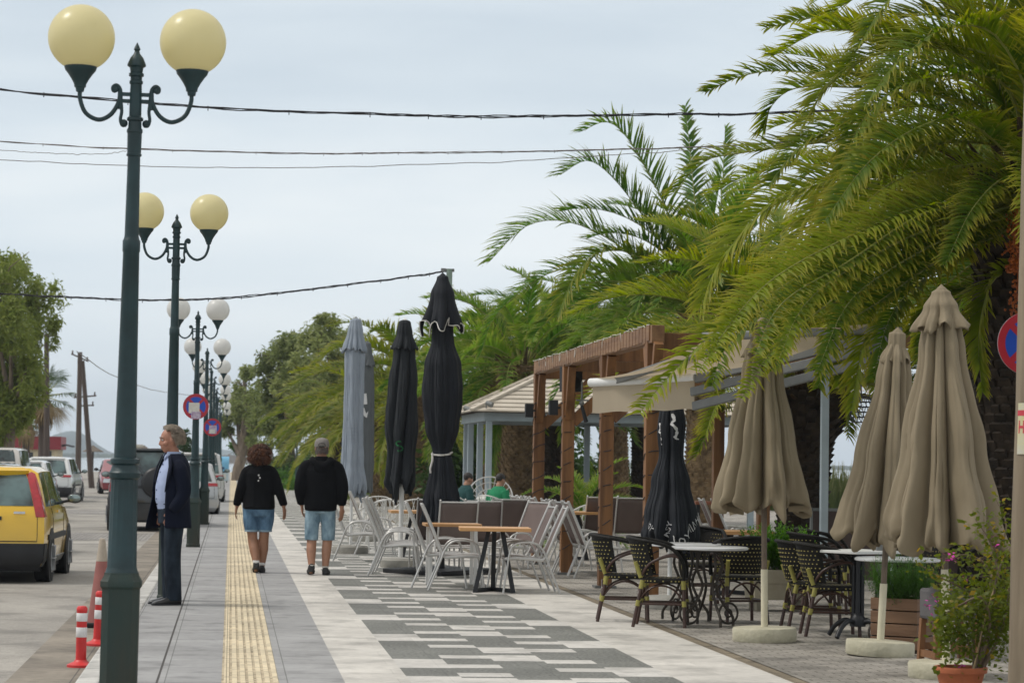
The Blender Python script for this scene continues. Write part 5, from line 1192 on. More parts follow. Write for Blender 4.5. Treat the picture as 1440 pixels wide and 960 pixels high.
    for sd_ in (-1, 1):
        for yw in (L_ * .175, L_ * .80):
            ax = Vector((sd_, 0, 0)); xo = hw * .985
            k = MB(); k.disc((sd_ * (xo + .004), yw, Rw + .02), Rw + .06, ax, 30, .03); ar = k.build('wheel_arch', MT['black_plastic'], r, 30)
            Mx = Matrix.Rotation(pi / 2, 4, 'Y'); k = MB()
            pr_ = [(Rw * .62, -.10), (Rw * .93, -.105), (Rw, -.085), (Rw, .075), (Rw * .94, .098), (Rw * .64, .10)]
            k.lathe(pr_, 30, (0, 0, 0), M=Matrix.Translation((sd_ * (xo - .075), yw, Rw)) @ Mx); wh = k.build('wheel', MT['rubber'], r, 35)
            k = MB(); k.disc((sd_ * (xo + .022), yw, Rw), Rw * .62, ax, 24, .012)
            for s5 in range(6):
                a = 2 * pi * s5 / 6; k.bar((sd_ * (xo + .030), yw, Rw), (sd_ * (xo + .030), yw + Rw * .6 * cos(a), Rw + Rw * .6 * sin(a)), .016, .07, up=Vector((1, 0, 0)))
            k.build('rim', RIM, wh, 30)
    k = MB(); k.box(-hw * .88, hw * .88, L_ * .06, L_ * .95, zs - .06, zs + .12); k.build('underbody', MT['black_plastic'], r, 0)
    k = MB(); k.tube([(hw * .45, .02, zs - .0), (hw * .45, .3, zs)], .028, 10); k.build('exhaust', MT['alu_dark'], r, 40)
    return r, S, C, gridpart
ZR = -.11
# yellow hatchback: its right rear tyre stands at pixel (60, 816)
q = G(60, 817, ZR); yc, S_, C_, gp_ = car('yellow hatchback with tall red rear lamps and black bumper, cut by the left edge', (q.x - .735, q.y - .60, ZR), radians(-1.5), (0.76, 0.46, 0.006), 3.76, 1.63, 1.47, 'hatch', tail='pillar', bumper=MT['black_plastic'], belt=.63, hood=.60, plate=True)
q = at(62, 651, 43); bc, *_ = car('silver blue hatchback with a bright blue mirror just ahead of the yellow car', (q.x - .93, 40.2, ZR), radians(-1), (0.20, 0.22, 0.27), 3.9, 1.65, 1.47, 'hatch', metal=.5, mirror=pmat('blue_mirror', (.02, .07, .33), .3, coat=1))
q = at(82, 660, 78); car('white saloon further ahead, partly hidden by the silver blue car', (q.x - .95, 76, ZR), 0, (0.62, 0.63, 0.63), 4.2, 1.7, 1.45, 'hatch', mirror=MT['black_plastic'])
q = at(44, 640, 62); pk, S2, C2, gp2 = car('orange and white pickup seen over the roof of the yellow car', (q.x - .90, 60, ZR), 0, (0.64, 0.61, 0.56), 4.8, 1.85, 1.78, 'pickup', belt=.60, tail='suv', name='pickup_truck', cat='pickup truck')
OR_ = pmat('pickup_orange', (.66, .25, .012), .35, coat=.8)
gp2(lambda u, v: C2(-.88 + 1.76 * u, 2.0 + 2.05 * v), 6, 4, .03, 'tailgate', OR_)
gp2(lambda u, v: C2(-.55 + .75 * u, 3.55 + .45 * v), 3, 2, .05, 'tailgate_handle_panel', MT['black_plastic'])
q = G(104, 682, ZR); car('white hatchback with red rear lamps and dark lower bumper driving away', (at(100, 660, 86).x - .83, 86, ZR), radians(-3), (0.66, 0.67, 0.66), 4.16, 1.74, 1.55, 'hatch', bumper=MT['black_plastic'], belt=.60)
car('dark red car facing the camera behind the nearest lamp post', (at(154, 660, 106).x + .2, 109.5, ZR), pi + radians(4), (0.24, 0.022, 0.035), 4.0, 1.72, 1.48, 'hatch')
q = at(214, 690, 55); sv, S_, C_, gp_ = car('black off-roader with a covered spare wheel on its tailgate behind the suited man', (q.x - .05, 54, ZR), radians(1), (0.010, 0.012, 0.014), 3.9, 1.72, 1.78, 'suv', belt=.60, tail='suv', name='off_roader', plate=False)
k = MB(); c = C_(.0, 3.4) + Vector((.18, -.16, .04)); k.lathe([(.02, -.115), (.27, -.11), (.325, -.07), (.335, 0), (.325, .09), (.2, .1)], 36, M=Matrix.Translation(c) @ Matrix.Rotation(pi / 2, 4, 'X') @ Matrix.Scale(-1, 4, Vector((0, 0, 1)))); k.build('spare_wheel', pmat('black_wheel_cover', (.012, .013, .015), .45), sv, 50)
k = MB(); k.box(.10, .62, -.075, -.065, .44, .56); po = k.build('number_plate', PLATE, sv, 0); k = MB(); k.box(.10, .15, -.079, -.074, .44, .56); k.build('blue_band', M_sblue, po, 0)
k = MB(); k.box(.17, .60, -.0785, -.0755, .475, .53); k.build('plate_lettering', pmat('plate_print', (.50, .5, .5), .5, scale=26, col2=(.05, .05, .05), stretch=(1, 1, .01)), po, 0)
car('silver estate car parked beyond the off-roader, right of the suited man', (at(262, 660, 66).x, 66, ZR), radians(2), (0.45, 0.46, 0.47), 4.3, 1.74, 1.50, 'hatch', metal=.4)
car('white van-like car parked between the third and fourth lamps', (at(279, 655, 84).x, 84, ZR), radians(1), (0.62, 0.62, 0.61), 4.2, 1.75, 1.75, 'suv', belt=.58)
# ================================================================== closed parasols
def clothmat(name, col, var=.10, rough=.85): return pmat(name, col, rough, var=var, scale=2.2, bump=.35, bscale=5, sheen=0)
M_beige = pmat('sun_faded_beige_canvas', (0.195, 0.155, 0.096), .85, scale=2.0, col2=(0.275, 0.225, 0.148), bump=.4, bscale=5, stretch=(1, 1, .5))
M_blk = clothmat('black_canvas', (0.0075, 0.0100, 0.0150)); M_char = clothmat('charcoal_canvas', (0.0115, 0.0150, 0.0190)); M_gcl = clothmat('blue_grey_canvas', (0.255, 0.295, 0.345)); M_dgc = clothmat('dark_grey_canvas', (0.095, 0.105, 0.11))
M_edge = pmat('pale_hem_piping', (.62, .60, .56), .7)
def interp(prof, z):
    if z >= prof[0][0]: return prof[0][1]
    for (za, a), (zb2, b2) in zip(prof[:-1], prof[1:]):
        if zb2 <= z <= za:
            t_ = (za - z) / max(1e-6, za - zb2); t_ = t_ * t_ * (3 - 2 * t_); return a + (b2 - a) * t_
    return prof[-1][1]
class Cloth:
    def __init__(s, prof, n, amp, seed, twist=0.0, hem=.10, wr=.03):
        s.p = prof; s.n = n; s.amp = amp; s.seed = seed; s.tw = twist; s.hem = hem; s.wr = wr; s.zt = prof[0][0]; s.zb = prof[-1][0]
        rnd = random.Random(seed); s.ph = rnd.uniform(0, 6); s.jit = [rnd.uniform(.72, 1.22) for _ in range(n)]; s.hj = [rnd.uniform(.3, 1.3) for _ in range(n)]
    def lobe(s, th, u):
        q = (th + s.ph + s.tw * u + .10 * mnoise.noise(Vector((cos(th) * 1.5, sin(th) * 1.5, u * .7 + s.seed)))) / (2 * pi) * s.n
        k = int(math.floor(q)) % s.n; f = q - math.floor(q); return k, f
    def pt(s, th, z, off=0.0):
        u = (s.zt - z) / (s.zt - s.zb); k, f = s.lobe(th, u)
        f = f ** (1 + .5 * (s.hj[k] - .8))
        l = 1 - abs(2 * f - 1) ** (1.25 + 1.5 * (s.jit[k] - .72) / .5)
        l = max(l, .0) * .82 + .18 * max(0, 1 - abs(2 * ((f * 2.0 + s.hj[k]) % 1.0) - 1) ** 1.6)
        a = interp(s.amp, z) if isinstance(s.amp, list) else s.amp * min(1, .25 + u * 1.2)
        R_ = interp(s.p, z); r = R_ * (1 - a + a * l * 1.22 * s.jit[k])
        dg = mnoise.noise(Vector((cos(th) * 5 + z * 3.6, sin(th) * 5 - z * 3.0, z * .8 + s.seed * 2)))
        r += R_ * s.wr * (1.5 * mnoise.noise(Vector((cos(th) * 3, sin(th) * 3, z * .7 + s.seed))) + 1.6 * dg + .8 * mnoise.noise(Vector((cos(th) * 11, sin(th) * 11, z * 4))))
        r -= R_ * s.wr * 1.6 * max(0, 1 - abs(mnoise.noise(Vector((cos(th) * 4.5, sin(th) * 4.5, z * .35 + s.seed * 5)))) * 9) * min(1, u * 3)
        zz = z
        if u > .70:
            w = ((u - .70) / .30) ** 2; tri = abs(2 * ((f * 1.5 + s.jit[k]) % 1.0) - 1)
            zz = z - s.hem * w * ((l - .5) * .35 * s.hj[k] + .55 * (tri - .5) * s.jit[k] + .9 * mnoise.noise(Vector((cos(th) * 2.2, sin(th) * 2.2, s.seed * 3.3))))
            w3 = w * w; r += R_ * (.13 * w3 * sin((f * 2 + s.hj[k]) * 2 * pi) * s.hj[k] + .15 * w * mnoise.noise(Vector((cos(th) * 5, sin(th) * 5, z * 5 + s.seed))))
        return Vector(((r + off) * cos(th), (r + off) * sin(th), zz))
    def mesh(s, nt_=260, nz_=64, curl=True):
        mb = MB(); rings = []
        for i in range(nz_ + 1):
            z = s.zt + (s.zb - s.zt) * i / nz_; rings.append([s.pt(2 * pi * j / nt_, z) for j in range(nt_)])
        if curl:
            last = rings[-1]
            for d, up_ in ((.965, .002), (.95, .05)):
                rings.append([Vector((p.x * d, p.y * d, p.z + up_)) for p in last])
        mb.loft(rings[::-1], True, False); return mb
def parasol(label, pos, prof, n, amp, mat, seed, name='closed_parasol', pole=(.024, None), base=None, twist=0, hem=.1, vent=None, capc=None, tilt=(0, 0), group='closed parasols on the terrace', zpole_top=None, wr=.03, polemat=None, lower=None, piping=False):
    r = root(name, pos, 0, label, 'parasol', group); r.rotation_euler = (tilt[0], tilt[1], seed)
    c = Cloth(prof, n, amp, seed, twist, hem, wr); cl = c.mesh().build('canopy', mat, r, 75)
    zt = prof[0][0]
    b = MB(); b.tube([(0, 0, .02), (0, 0, zt)], pole[0], 14); b.build('pole', polemat or MT['white_paint'], r, 60)
    if lower: b = MB(); b.tube([(0, 0, .1), (0, 0, lower[0])], lower[1], 16); b.build('lower_tube', lower[2], r, 60)
    if vent:  # (z_hem, r_hem, n, amp, hem) small upper flap
        vz, vr, vn, va, vh = vent
        v = Cloth([(zt + .06, .02), (zt + .03, prof[0][1] * 1.25 + .012), (zt - (zt - vz) * .35, vr * .62), (vz, vr)], vn, [(zt, .1), (vz, va)], seed + 3, 0, vh, .02)
        vb = v.mesh(112, 20, False); vm_ = vb.build('vent_flap', mat, r, 75)
        sol = vm_.modifiers.new('thick', 'SOLIDIFY'); sol.thickness = .006
        if piping:
            k = MB(); k.tube([v.pt(2 * pi * j / 96, vz, .004) for j in range(97)], .0075, 5); k.build('piping', M_edge, vm_, 60)
    b = MB(); b.lathe([(.03, zt - .02), (.045, zt), (.04, zt + .05), (.012, zt + .075), (.004, zt + .085)], 16); b.build('cap', capc or mat, r, 40)
    if base == 'disc':
        b = MB(); rb = .275; b.lathe([(rb * .97, 0), (rb, .012), (rb, .105), (rb * .97, .118), (.05, .124), (.03, .125)], 48)
        b.build('base', [pmat('stained_concrete_base' + str(seed), (0.40, 0.375, 0.27), .9, scale=5, col2=(0.58, 0.545, 0.415), bump=.5, bscale=22)], r, 40)
    elif base == 'plate':
        b = MB(); b.box(-.55, .55, -.55, .55, .012, .07); b.build('base', MT['black_metal'], r, 0, bevel=.01); b = MB(); b.tube([(0, 0, .07), (0, 0, .6)], .05, 14); b.build('socket', MT['black_metal'], r, 50)
    elif base == 'block':
        b = MB(); b.lathe([(.28, 0), (.29, .02), (.29, .10), (.26, .13), (.05, .14)], 36); b.build('base', pmat('grey_concrete_base', (.30, .29, .26), .9, bump=.3), r, 40)
    return r, c
CREAM = pmat('cream_painted_tube', (0.62, 0.57, 0.42), .5, var=.08); POLEB = pmat('weathered_brown_pole', (0.16, 0.12, 0.085), .7, var=.25, scale=9)
def zz(px, py, Y): return at(px, py, Y).z
BG2 = 'beige parasols closed on concrete discs'
def beige(label, bx, by, tx, ty, ventpy, hempy, rv, r1, r2, seed, lower_py):
    q = G(bx, by); Y = q.y; zt = zz(tx, ty + 8, Y); zv = zz(tx, ventpy, Y); zb2 = zz(bx, hempy, Y); lz = zz(bx, lower_py, Y)
    dx = at(tx, ty, Y).x - q.x; tl = atan2(dx, zt)
    r, c = parasol(label, q, [(zt, .045), (zv + .02, r1 * .85), (zv - .15, r1), (zb2 + (zv - zb2) * .45, r1 + (r2 - r1) * .52), (zb2 + .10, r2 * 1.0), (zb2 + .03, r2 * 1.03), (zb2, r2 * .98)], 8, [(zt, .15), (zv, .46), (zb2, .50)], M_beige, seed, base='disc', vent=(zv, rv, 8, .40, .06), hem=.15, lower=(lz, .030, CREAM), polemat=POLEB, group=BG2, wr=.024)
    r.rotation_euler = (0, tl, 0); 
    return r
beige('leftmost beige parasol, its top lost among the palm fronds, on a cream concrete disc', 1075, 901, 1074, 448, 500, 712, .17, .17, .37, 2, 800)
beige('middle beige parasol leaning slightly right, half behind the largest one', 1237, 921, 1262, 466, 508, 760, .115, .13, .345, 4, 820)
beige('largest and nearest beige parasol with a scalloped top flap, behind the flower pot', 1331, 952, 1324, 408, 462, 762, .205, .16, .42, 6, 800)
# dark row of tall parasols
q = G(497, 772); Y = 40.0; x = at(495, 640, Y).x; z_ = lambda py: zz(497, py, Y)
rg, cg = parasol('slim blue grey parasol at the left end of the tall row', (x, Y, 0), [(z_(452), .06), (z_(470), .11), (z_(500), .165), (z_(600), .17), (z_(650), .185), (z_(685), .235), (z_(697), .20)], 5, [(z_(452), .12), (z_(520), .20), (z_(690), .26)], M_gcl, 1, base='block', vent=(z_(493), .20, 12, .28, .07), capc=MT['alu_dark'], hem=.22, tilt=(0, .012))
Y = 46.0; x = at(513, 640, Y).x; z_ = lambda py: zz(513, py, Y)
rg2, cg2 = parasol('dark grey parasol with a white print peeking out behind the blue grey one', (x, Y, 0), [(z_(485), .05), (z_(505), .13), (z_(560), .16), (z_(640), .17), (z_(690), .16)], 6, .12, M_dgc, 3, base='block', vent=(z_(515), .16, 6, .25, .06), hem=.12)
q = G(563, 797); Y = q.y; z_ = lambda py: zz(566, py, Y)
rd_, cdk = parasol('charcoal parasol with a white cap on a white pole', (q.x, Y, 0), [(z_(455), .06), (z_(490), .15), (z_(540), .205), (z_(600), .225), (z_(640), .19), (z_(675), .215), (z_(690), .15)], 6, [(z_(455), .14), (z_(560), .28), (z_(690), .36)], M_char, 5, base='block', vent=(z_(491), .185, 7, .25, .05), capc=MT['white_paint'], twist=1.0, hem=.22, pole=(.034, None))
q = G(620, 806); Y = q.y; z_ = lambda py: zz(617, py, Y)
rb_, cb_ = parasol('tallest black parasol, tied at the waist with white cord and edged in white', (q.x, Y, 0), [(z_(392), .05), (z_(425), .12), (z_(478), .15), (z_(515), .255), (z_(555), .275), (z_(600), .23), (z_(636), .125), (z_(660), .165), (z_(705), .245), (z_(735), .27)], 6, [(z_(392), .12), (z_(500), .22), (z_(636), .26), (z_(735), .28)], M_blk, 7, base='plate', vent=(z_(458), .255, 4, .42, .26), hem=.12, pole=(.035, None), piping=True, tilt=(0, -.016))
k = MB(); zc = z_(637); k.tube([cb_.pt(2 * pi * j / 64, zc + .025 * sin(2 * pi * j / 64 + 1), .01) for j in range(65)], .013, 6)
pA = cb_.pt(-pi + .35 - 7, zc, .02)
for s0_ in (3.6,):
    p = cb_.pt(s0_ - 7 + pi * .0, zc, .02); k.tube(bez([p, p + Vector((-.03, -.03, -.10)), p + Vector((-.06, -.02, -.20)), p + Vector((-.05, -.02, -.26))], 8), .014, 6)
k.build('tie_cord', M_edge, rb_, 60)
Y = 25.75; x = at(944, 640, Y).x; z_ = lambda py: zz(944, py, Y)
rp, cp = parasol('black parasol with white printed lettering under the awning', (x, Y, 0), [(z_(545), .05), (z_(560), .12), (z_(600), .155), (z_(637), .135), (z_(680), .215), (z_(725), .30), (z_(752), .325), (z_(768), .27)], 7, [(z_(545), .15), (z_(637), .25), (z_(760), .27)], M_blk, 9, base='block', hem=.16)
# printed marks follow the cloth
def textmesh(txt, size):
    cu = bpy.data.curves.new('t', 'FONT'); cu.body = txt; cu.size = size; cu.align_x = 'CENTER'; cu.align_y = 'CENTER'; cu.resolution_u = 3
    ob = bpy.data.objects.new('t', cu); COL.objects.link(ob); dg = bpy.context.evaluated_depsgraph_get(); dg.update(); ev = ob.evaluated_get(dg); me = ev.to_mesh()
    vs = [v.co.copy() for v in me.vertices]; fs = [tuple(p.vertices) for p in me.polygons]; ev.to_mesh_clear(); bpy.data.objects.remove(ob); bpy.data.curves.remove(cu); return vs, fs
def cprint(par, cloth, th0, z0, vs, fs, mat, name, ang=0, off=.014, yaw=0):
    """th0: world direction round the pole (radians, -pi/2 faces the camera); the mark bends with the cloth."""
    R0 = interp(cloth.p, z0); mb = MB(); out = []
    for v in vs:
        a = v.x * cos(ang) - v.y * sin(ang); h = v.x * sin(ang) + v.y * cos(ang); th = th0 - par.rotation_euler.z + a / R0; out.append(cloth.pt(th, z0 + h, off))
    mb.add(out, fs); return mb.build(name, mat, par, 0)
M_print = pmat('white_fabric_print', (.60, .60, .60), .8)
vs, fs = textmesh('ΛΟΥΜΙΔΗΣ', .10); cprint(rp, cp, -pi / 2 + .62, z_(742), vs, fs, M_print, 'lettering', .55)
vs, fs = textmesh('ΛΟΥ', .08); cprint(rp, cp, -pi / 2 - .25, z_(745), vs, fs, M_print, 'lettering', 1.35); cprint(rp, cp, -pi / 2 - .95, z_(742), vs, fs, M_print, 'lettering', -.9)
def squiggle(s):
    c = bez([(.0, .16, 0), (.012, .09, 0), (-.018, .05, 0), (.02, 0, 0), (.028, -.06, 0), (.005, -.10, 0), (.035, -.13, 0)], 24); w = [.010 + .010 * abs(sin(i * .9)) for i in range(len(c))]; vs = []; fs = []
    for i, p in enumerate(c): vs += [Vector((p.x - w[i], p.y, 0)) * s, Vector((p.x + w[i], p.y, 0)) * s]
    for i in range(len(c) - 1): fs.append((2 * i, 2 * i + 1, 2 * i + 3, 2 * i + 2))
    return vs, fs
vs, fs = squiggle(.95); cprint(rp, cp, -pi / 2 - .05, z_(602), vs, fs, M_print, 'emblem', .1)
vs, fs = squiggle(.8); cprint(rp, cp, -pi / 2 - 1.2, z_(612), vs, fs, M_print, 'emblem', .1); cprint(rp, cp, -pi / 2 + 1.2, z_(608), vs, fs, M_print, 'emblem', .1)
def polyprint(pts): return [Vector((a, b, 0)) for a, b in pts], [tuple(range(len(pts)))]
zg = lambda py: zz(513, py, 46.0)
vs, fs = polyprint([(-.03, -.1), (.035, -.1), (.035, .1), (-.03, .1)]); cprint(rg2, cg2, -pi / 2 - .15, zg(561), vs, fs, M_print, 'printed_mark', .1)
vs, fs = polyprint([(-.06, .05), (-.02, .09), (.02, -.02), (.06, .03), (.03, -.10), (-.02, -.06)]); cprint(rg2, cg2, -pi / 2 - .1, zg(580), vs, fs, M_print, 'printed_mark')
vs, fs = textmesh('S', .22); ob = cprint(rd_, cdk, -pi / 2 - .25, zz(566, 628, 35), vs, fs, pmat('green_print', (.01, .16, .045), .7), 'printed_mark', .3)
vs, fs = textmesh('café & bar', .055)
for kx in range(4): cprint(rg, cg, -pi / 2 - .1, zz(497, 602 + 5 * kx, 40), *textmesh('- ~ -- ~~ - ~', .035), pmat('faint_grey_print%d' % kx, (.15, .18, .22), .8), 'faint_print', 0)
# ================================================================== chairs and tables
M_text = pmat('taupe_textilene', (0.135, 0.100, 0.090), .75, var=.10, scale=3, objvar=.12); M_seatg = pmat('pale_textilene_seat', (.33, .30, .28), .75, var=.1, objvar=.1)
M_fr = pmat('silver_chair_tube', (0.56, 0.55, 0.53), .35, metal=.35, var=.06)
def make_alu():
    r = root('cafe_chair', (0, 0, 0), 0, 'x', 'chair', 'silver café chairs with taupe mesh seats')
    for s in (-1, 1):
        b = MB(); y = s * .275
        b.tube(bez([(.32, y, 0.005), (.285, y, .25), (.25, y, .47), (.20, y, .555), (.08, y, .585), (-.06, y, .565), (-.145, y, .47), (-.21, y, .30), (-.33, y, .005)], 40), .0125, 9); b.build('leg', M_fr, r, 60)
        b = MB(); y = s * .245
        b.tube(bez([(.30, y, .395), (.15, y, .405), (-.05, y, .39), (-.125, y, .385), (-.165, y, .42), (-.21, y, .52), (-.31, y, .76), (-.405, y, .975), (-.415, y, .99)], 40), (.013, .019), 9); b.build('side_frame', M_fr, r, 60)
    b = MB(); rg = []
    for i in range(9):
        x = .29 - .41 * i / 8; rg.append([Vector((x, y, .402 - .016 * (1 - (y / .24) ** 2) - .008 * sin(pi * i / 8))) for y in (-.238, -.16, -.08, 0, .08, .16, .238)])
    b.loft(rg, False, False); o = b.build('seat', M_seatg, r, 60); m_ = o.modifiers.new('t', 'SOLIDIFY'); m_.thickness = .006
    b = MB(); rg = []
    for i in range(9):
        u = i / 8; c = Vector((-.165, 0, .43)).lerp(Vector((-.398, 0, .958)), u); rg.append([c + Vector((-.022 * (1 - (y / .24) ** 2) * (.4 + .6 * sin(pi * u)), y, 0)) for y in (-.238, -.16, -.08, 0, .08, .16, .238)])
    b.loft(rg, False, False); o = b.build('backrest', M_text, r, 60); m_ = o.modifiers.new('t', 'SOLIDIFY'); m_.thickness = .006
    b = MB(); b.tube([(-.403, -.245, .972), (-.410, 0, .972), (-.403, .245, .972)], .011, 8); b.build('top_rail', M_fr, r, 60)
    b = MB(); b.tube([(.30, -.245, .395), (.30, .245, .395)], .011, 8); b.build('seat_rail', M_fr, r, 60); b = MB(); b.tube([(-.125, -.275, .385), (-.125, .275, .385)], .010, 8); b.build('rear_rail', M_fr, r, 60)
    return r
alu = make_alu(); first = [True]
def alu_at(x, y, h, label):
    if first[0]: first[0] = False; alu.location = (x, y, 0); alu.rotation_euler = (0, 0, radians(h)); alu['label'] = label; return alu
    return dup(alu, (x, y, 0), radians(h), label)
def apx(px, py, h, label, dx=0, dy=0):
    q = G(px, py); return alu_at(q.x + dx, q.y + dy, h, label)
apx(641, 829, -3, 'silver mesh chair at the left side of the wood topped table, nearest of its pair'); apx(641, 829, -5, 'silver mesh chair just behind the nearest left chair of the wood topped table', -.14, .62)
apx(744, 833, 178, 'silver mesh chair at the right side of the wood topped table, facing left'); apx(744, 833, 183, 'silver mesh chair behind the left facing one at the wood topped table', -.05, .72)
apx(725, 818, 208, 'silver mesh chair turned to show its taupe back beyond the wood topped table', .1, 1.2)
apx(640, 812, 93, 'silver mesh chair seen square from behind, its taupe back above the nearest chairs', 0, .2); apx(676, 806, 88, 'silver mesh chair seen from behind, next right of the one square to us'); apx(612, 806, 92, 'silver mesh chair seen from behind, half hidden left of the square one', 0, .6)
apx(712, 798, 90, 'silver mesh chair seen from behind, greyer back, left of the far pergola post')
apx(553, 809, -4, 'silver mesh chair in front of the charcoal parasol, nearest of three in a row'); apx(553, 809, -2, 'middle silver mesh chair of three in a row by the charcoal parasol', .08, .62); apx(553, 809, 2, 'farthest silver mesh chair of three in a row by the charcoal parasol', .14, 1.25)
apx(500, 788, -4, 'silver mesh chair farthest left, just right of the capped man'); apx(530, 782, 0, 'silver mesh chair behind the farthest left chair, near the blue grey parasol', 0, .7)
for k, lb in enumerate(('nearest silver mesh chair of the row right of the middle pergola post', 'second silver mesh chair of the row right of the middle pergola post', 'third silver mesh chair of the row right of the middle pergola post', 'last silver mesh chair of the row right of the middle pergola post')): apx(838, 812, (0, 3, -2, 1)[k], lb, -.02 * k, .62 * k)
for k, lb in enumerate(('nearest silver mesh chair between the two far pergola posts', 'second silver mesh chair between the two far pergola posts', 'third silver mesh chair between the two far pergola posts', 'last silver mesh chair between the two far pergola posts')): apx(786, 795, (2, -3, 0, 4)[k], lb, -.03 * k, .55 * k)
apx(882, 788, 92, 'silver mesh chair with its dark back to us between the third and last pergola posts'); apx(838, 786, 95, 'silver mesh chair far behind the third pergola post')
for k, lb in enumerate(('nearest silver chair of the slanting row right of the printed black parasol', 'second silver chair of the slanting row right of the printed black parasol', 'third silver chair of the slanting row right of the printed black parasol', 'fourth silver chair of the slanting row right of the printed black parasol', 'last silver chair of the slanting row right of the printed black parasol')): apx(1040, 796, (-6, -3, -7, -4, -6)[k], lb, -.10 * k, .42 * k)
# white scroll wire chairs
M_wire = pmat('white_wire', (.60, .59, .56), .45, var=.05)
def make_wire():
    r = root('wire_chair', (0, 0, 0), 0, 'x', 'chair', 'white wire tub chairs'); n = 9
    b = MB(); top = [Vector((.30 * cos(a), .32 * sin(a), .62 + .20 * max(0, -cos(a)))) for a in [2 * pi * k / 28 for k in range(29)]]
    arcp = [p for p in [Vector((.33 * cos(a) - .02, .32 * sin(a), .62 + .22 * max(0, -cos(a)) ** .7)) for a in [radians(55 + 250 * k / 28) for k in range(29)]]]; b.tube(arcp, .012, 6); b.build('back_rail', M_wire, r, 60)
    b = MB(); b.ring((0, 0, .42), .25, .011, (0, 0, 1), 26, 6)
    for k in range(7): x = -.2 + .4 * k / 6; l = sqrt(max(0, .25 ** 2 - x * x)); b.tube([(x, -l, .42), (x, l, .42)], .006, 5)
    b.build('seat', M_wire, r, 60)
    b = MB()
    for k in range(22):
        i = int(1 + k * 26 / 21); p = arcp[i]; a = atan2(p.y, p.x); q = Vector((.25 * cos(a), .25 * sin(a), .42)); m_ = p.lerp(q, .5) + Vector((.05 * cos(a), .05 * sin(a), -.02)); w = .05 * (1 if k % 2 else -1); b.tube(bez([p, m_ + Vector((-sin(a), cos(a), 0)) * w, q], 8), .006, 5)
    b.build('back_wires', M_wire, r, 60)
    for a in (45, 135, 225, 315):
        a = radians(a); b = MB(); b.tube([(.2 * cos(a), .2 * sin(a), .42), (.27 * cos(a), .27 * sin(a), .005)], .011, 6); b.build('leg', M_wire, r, 60)
    return r
wch = make_wire(); q = G(512, 776); wch.location = q; wch.rotation_euler = (0, 0, 2.6); wch['label'] = 'white wire tub chair nearest, beside the leftmost silver chair'
for px, py, h, lb in ((548, 772, 1.4, 'white wire tub chair behind the three silver chairs, left of the white pole'), (578, 770, 1.8, 'white wire tub chair right of the white parasol pole'), (530, 764, 4.6, 'farthest white wire tub chair, with its back to the lawn'), (817, 778, 2.2, 'white wire tub chair behind the row near the middle pergola post'), (845, 772, 1.4, 'white wire tub chair farther back beside the third pergola post')):
    dup(wch, G(px, py), h, lb)
# hanging-style white basket chair under the gazebo
p = at(690, 680, 51.5); r = root('basket_chair', (p.x, 51.5, 0), .4, 'white round basket chair tilted back under the gazebo', 'chair'); b = MB(); c = Vector((0, 0, .78)); nrm = Vector((-.35, -.75, .45)).normalized(); a_, b_ = frame(nrm)
for R_, o_ in ((.46, 0), (.38, -.10), (.27, -.18), (.14, -.22)): b.ring(c + nrm * o_, R_, .014 if R_ > .4 else .008, nrm, 30, 6)
for k in range(24):
    d = a_ * cos(2 * pi * k / 24) + b_ * sin(2 * pi * k / 24); b.tube([c + d * .46, c + d * .38 - nrm * .10, c + d * .27 - nrm * .18, c + d * .14 - nrm * .22], .008, 5)
b.build('basket', M_wire, r, 60); b = MB(); b.ring((0, .05, .02), .34, .014, (0, 0, 1), 24, 6)
for k in range(4): a = 2 * pi * k / 4 + .6; b.tube([(.34 * cos(a), .05 + .34 * sin(a), .02), (.2 * cos(a), .1 + .2 * sin(a), .55)], .012, 6)
b.build('stand', M_wire, r, 60); b = MB(); b.ball(c - nrm * .14, (.30, .30, .10), 18, 10); b.build('cushion', pmat('white_cushion', (.6, .59, .56), .9), r, 60)
# wood topped tables
def make_wtable(label):
    r = root('cafe_table', (0, 0, 0), 0, label, 'table', 'wood topped café tables')
    b = MB(); b.box(-.41, .41, -.36, .36, .705, .745); b.build('tabletop', MT['table_wood'], r, 0, bevel=.004)
    for (x, y, tx_, ty_) in ((-.22, -.16, -.07, -.05), (.22, -.16, .09, -.05), (0.0, .24, .0, .08)):
        b = MB(); b.bar((tx_, ty_, .705), (x, y, 0.0), .06, .05); b.build('leg', MT['black_metal'], r, 0)
    b = MB(); b.bar((-.22, -.16, .025), (0, .24, .025), .03, .045); b.bar((.22, -.16, .024), (0, .24, .024), .03, .045); b.build('stretcher', MT['black_metal'], r, 0)
    return r
t1 = make_wtable('wood topped table on splayed black legs, in front between the silver chairs'); q = G(694, 832); t1.location = q; t1.rotation_euler = (0, 0, radians(-4))
q = at(1030, 750, 28.6); dup(t1, (q.x, 28.6, 0), radians(3), 'wood topped table left of the leftmost beige parasol, behind the rattan chairs')
q = G(572, 790); dup(t1, (q.x + .2, q.y + .9, 0), 0, 'wood topped table beside the charcoal parasol, mostly hidden by chairs')
q = G(815, 790); dup(t1, (q.x, q.y + 1.0, 0), .1, 'wood topped table behind the middle pergola posts')
r = root('cafe_table', G(634, 822), 0, 'table with square white legs and wooden top behind the nearest silver chairs', 'table'); b = MB(); b.box(-.34, .34, -.3, .3, .71, .745); b.build('tabletop', MT['table_wood'], r, 0, bevel=.004)
for x in (-.27, .27):
    for y in (-.24, .24): b = MB(); b.box(x - .02, x + .02, y - .02, y + .02, 0, .71); b.build('leg', MT['white_paint'], r, 0)
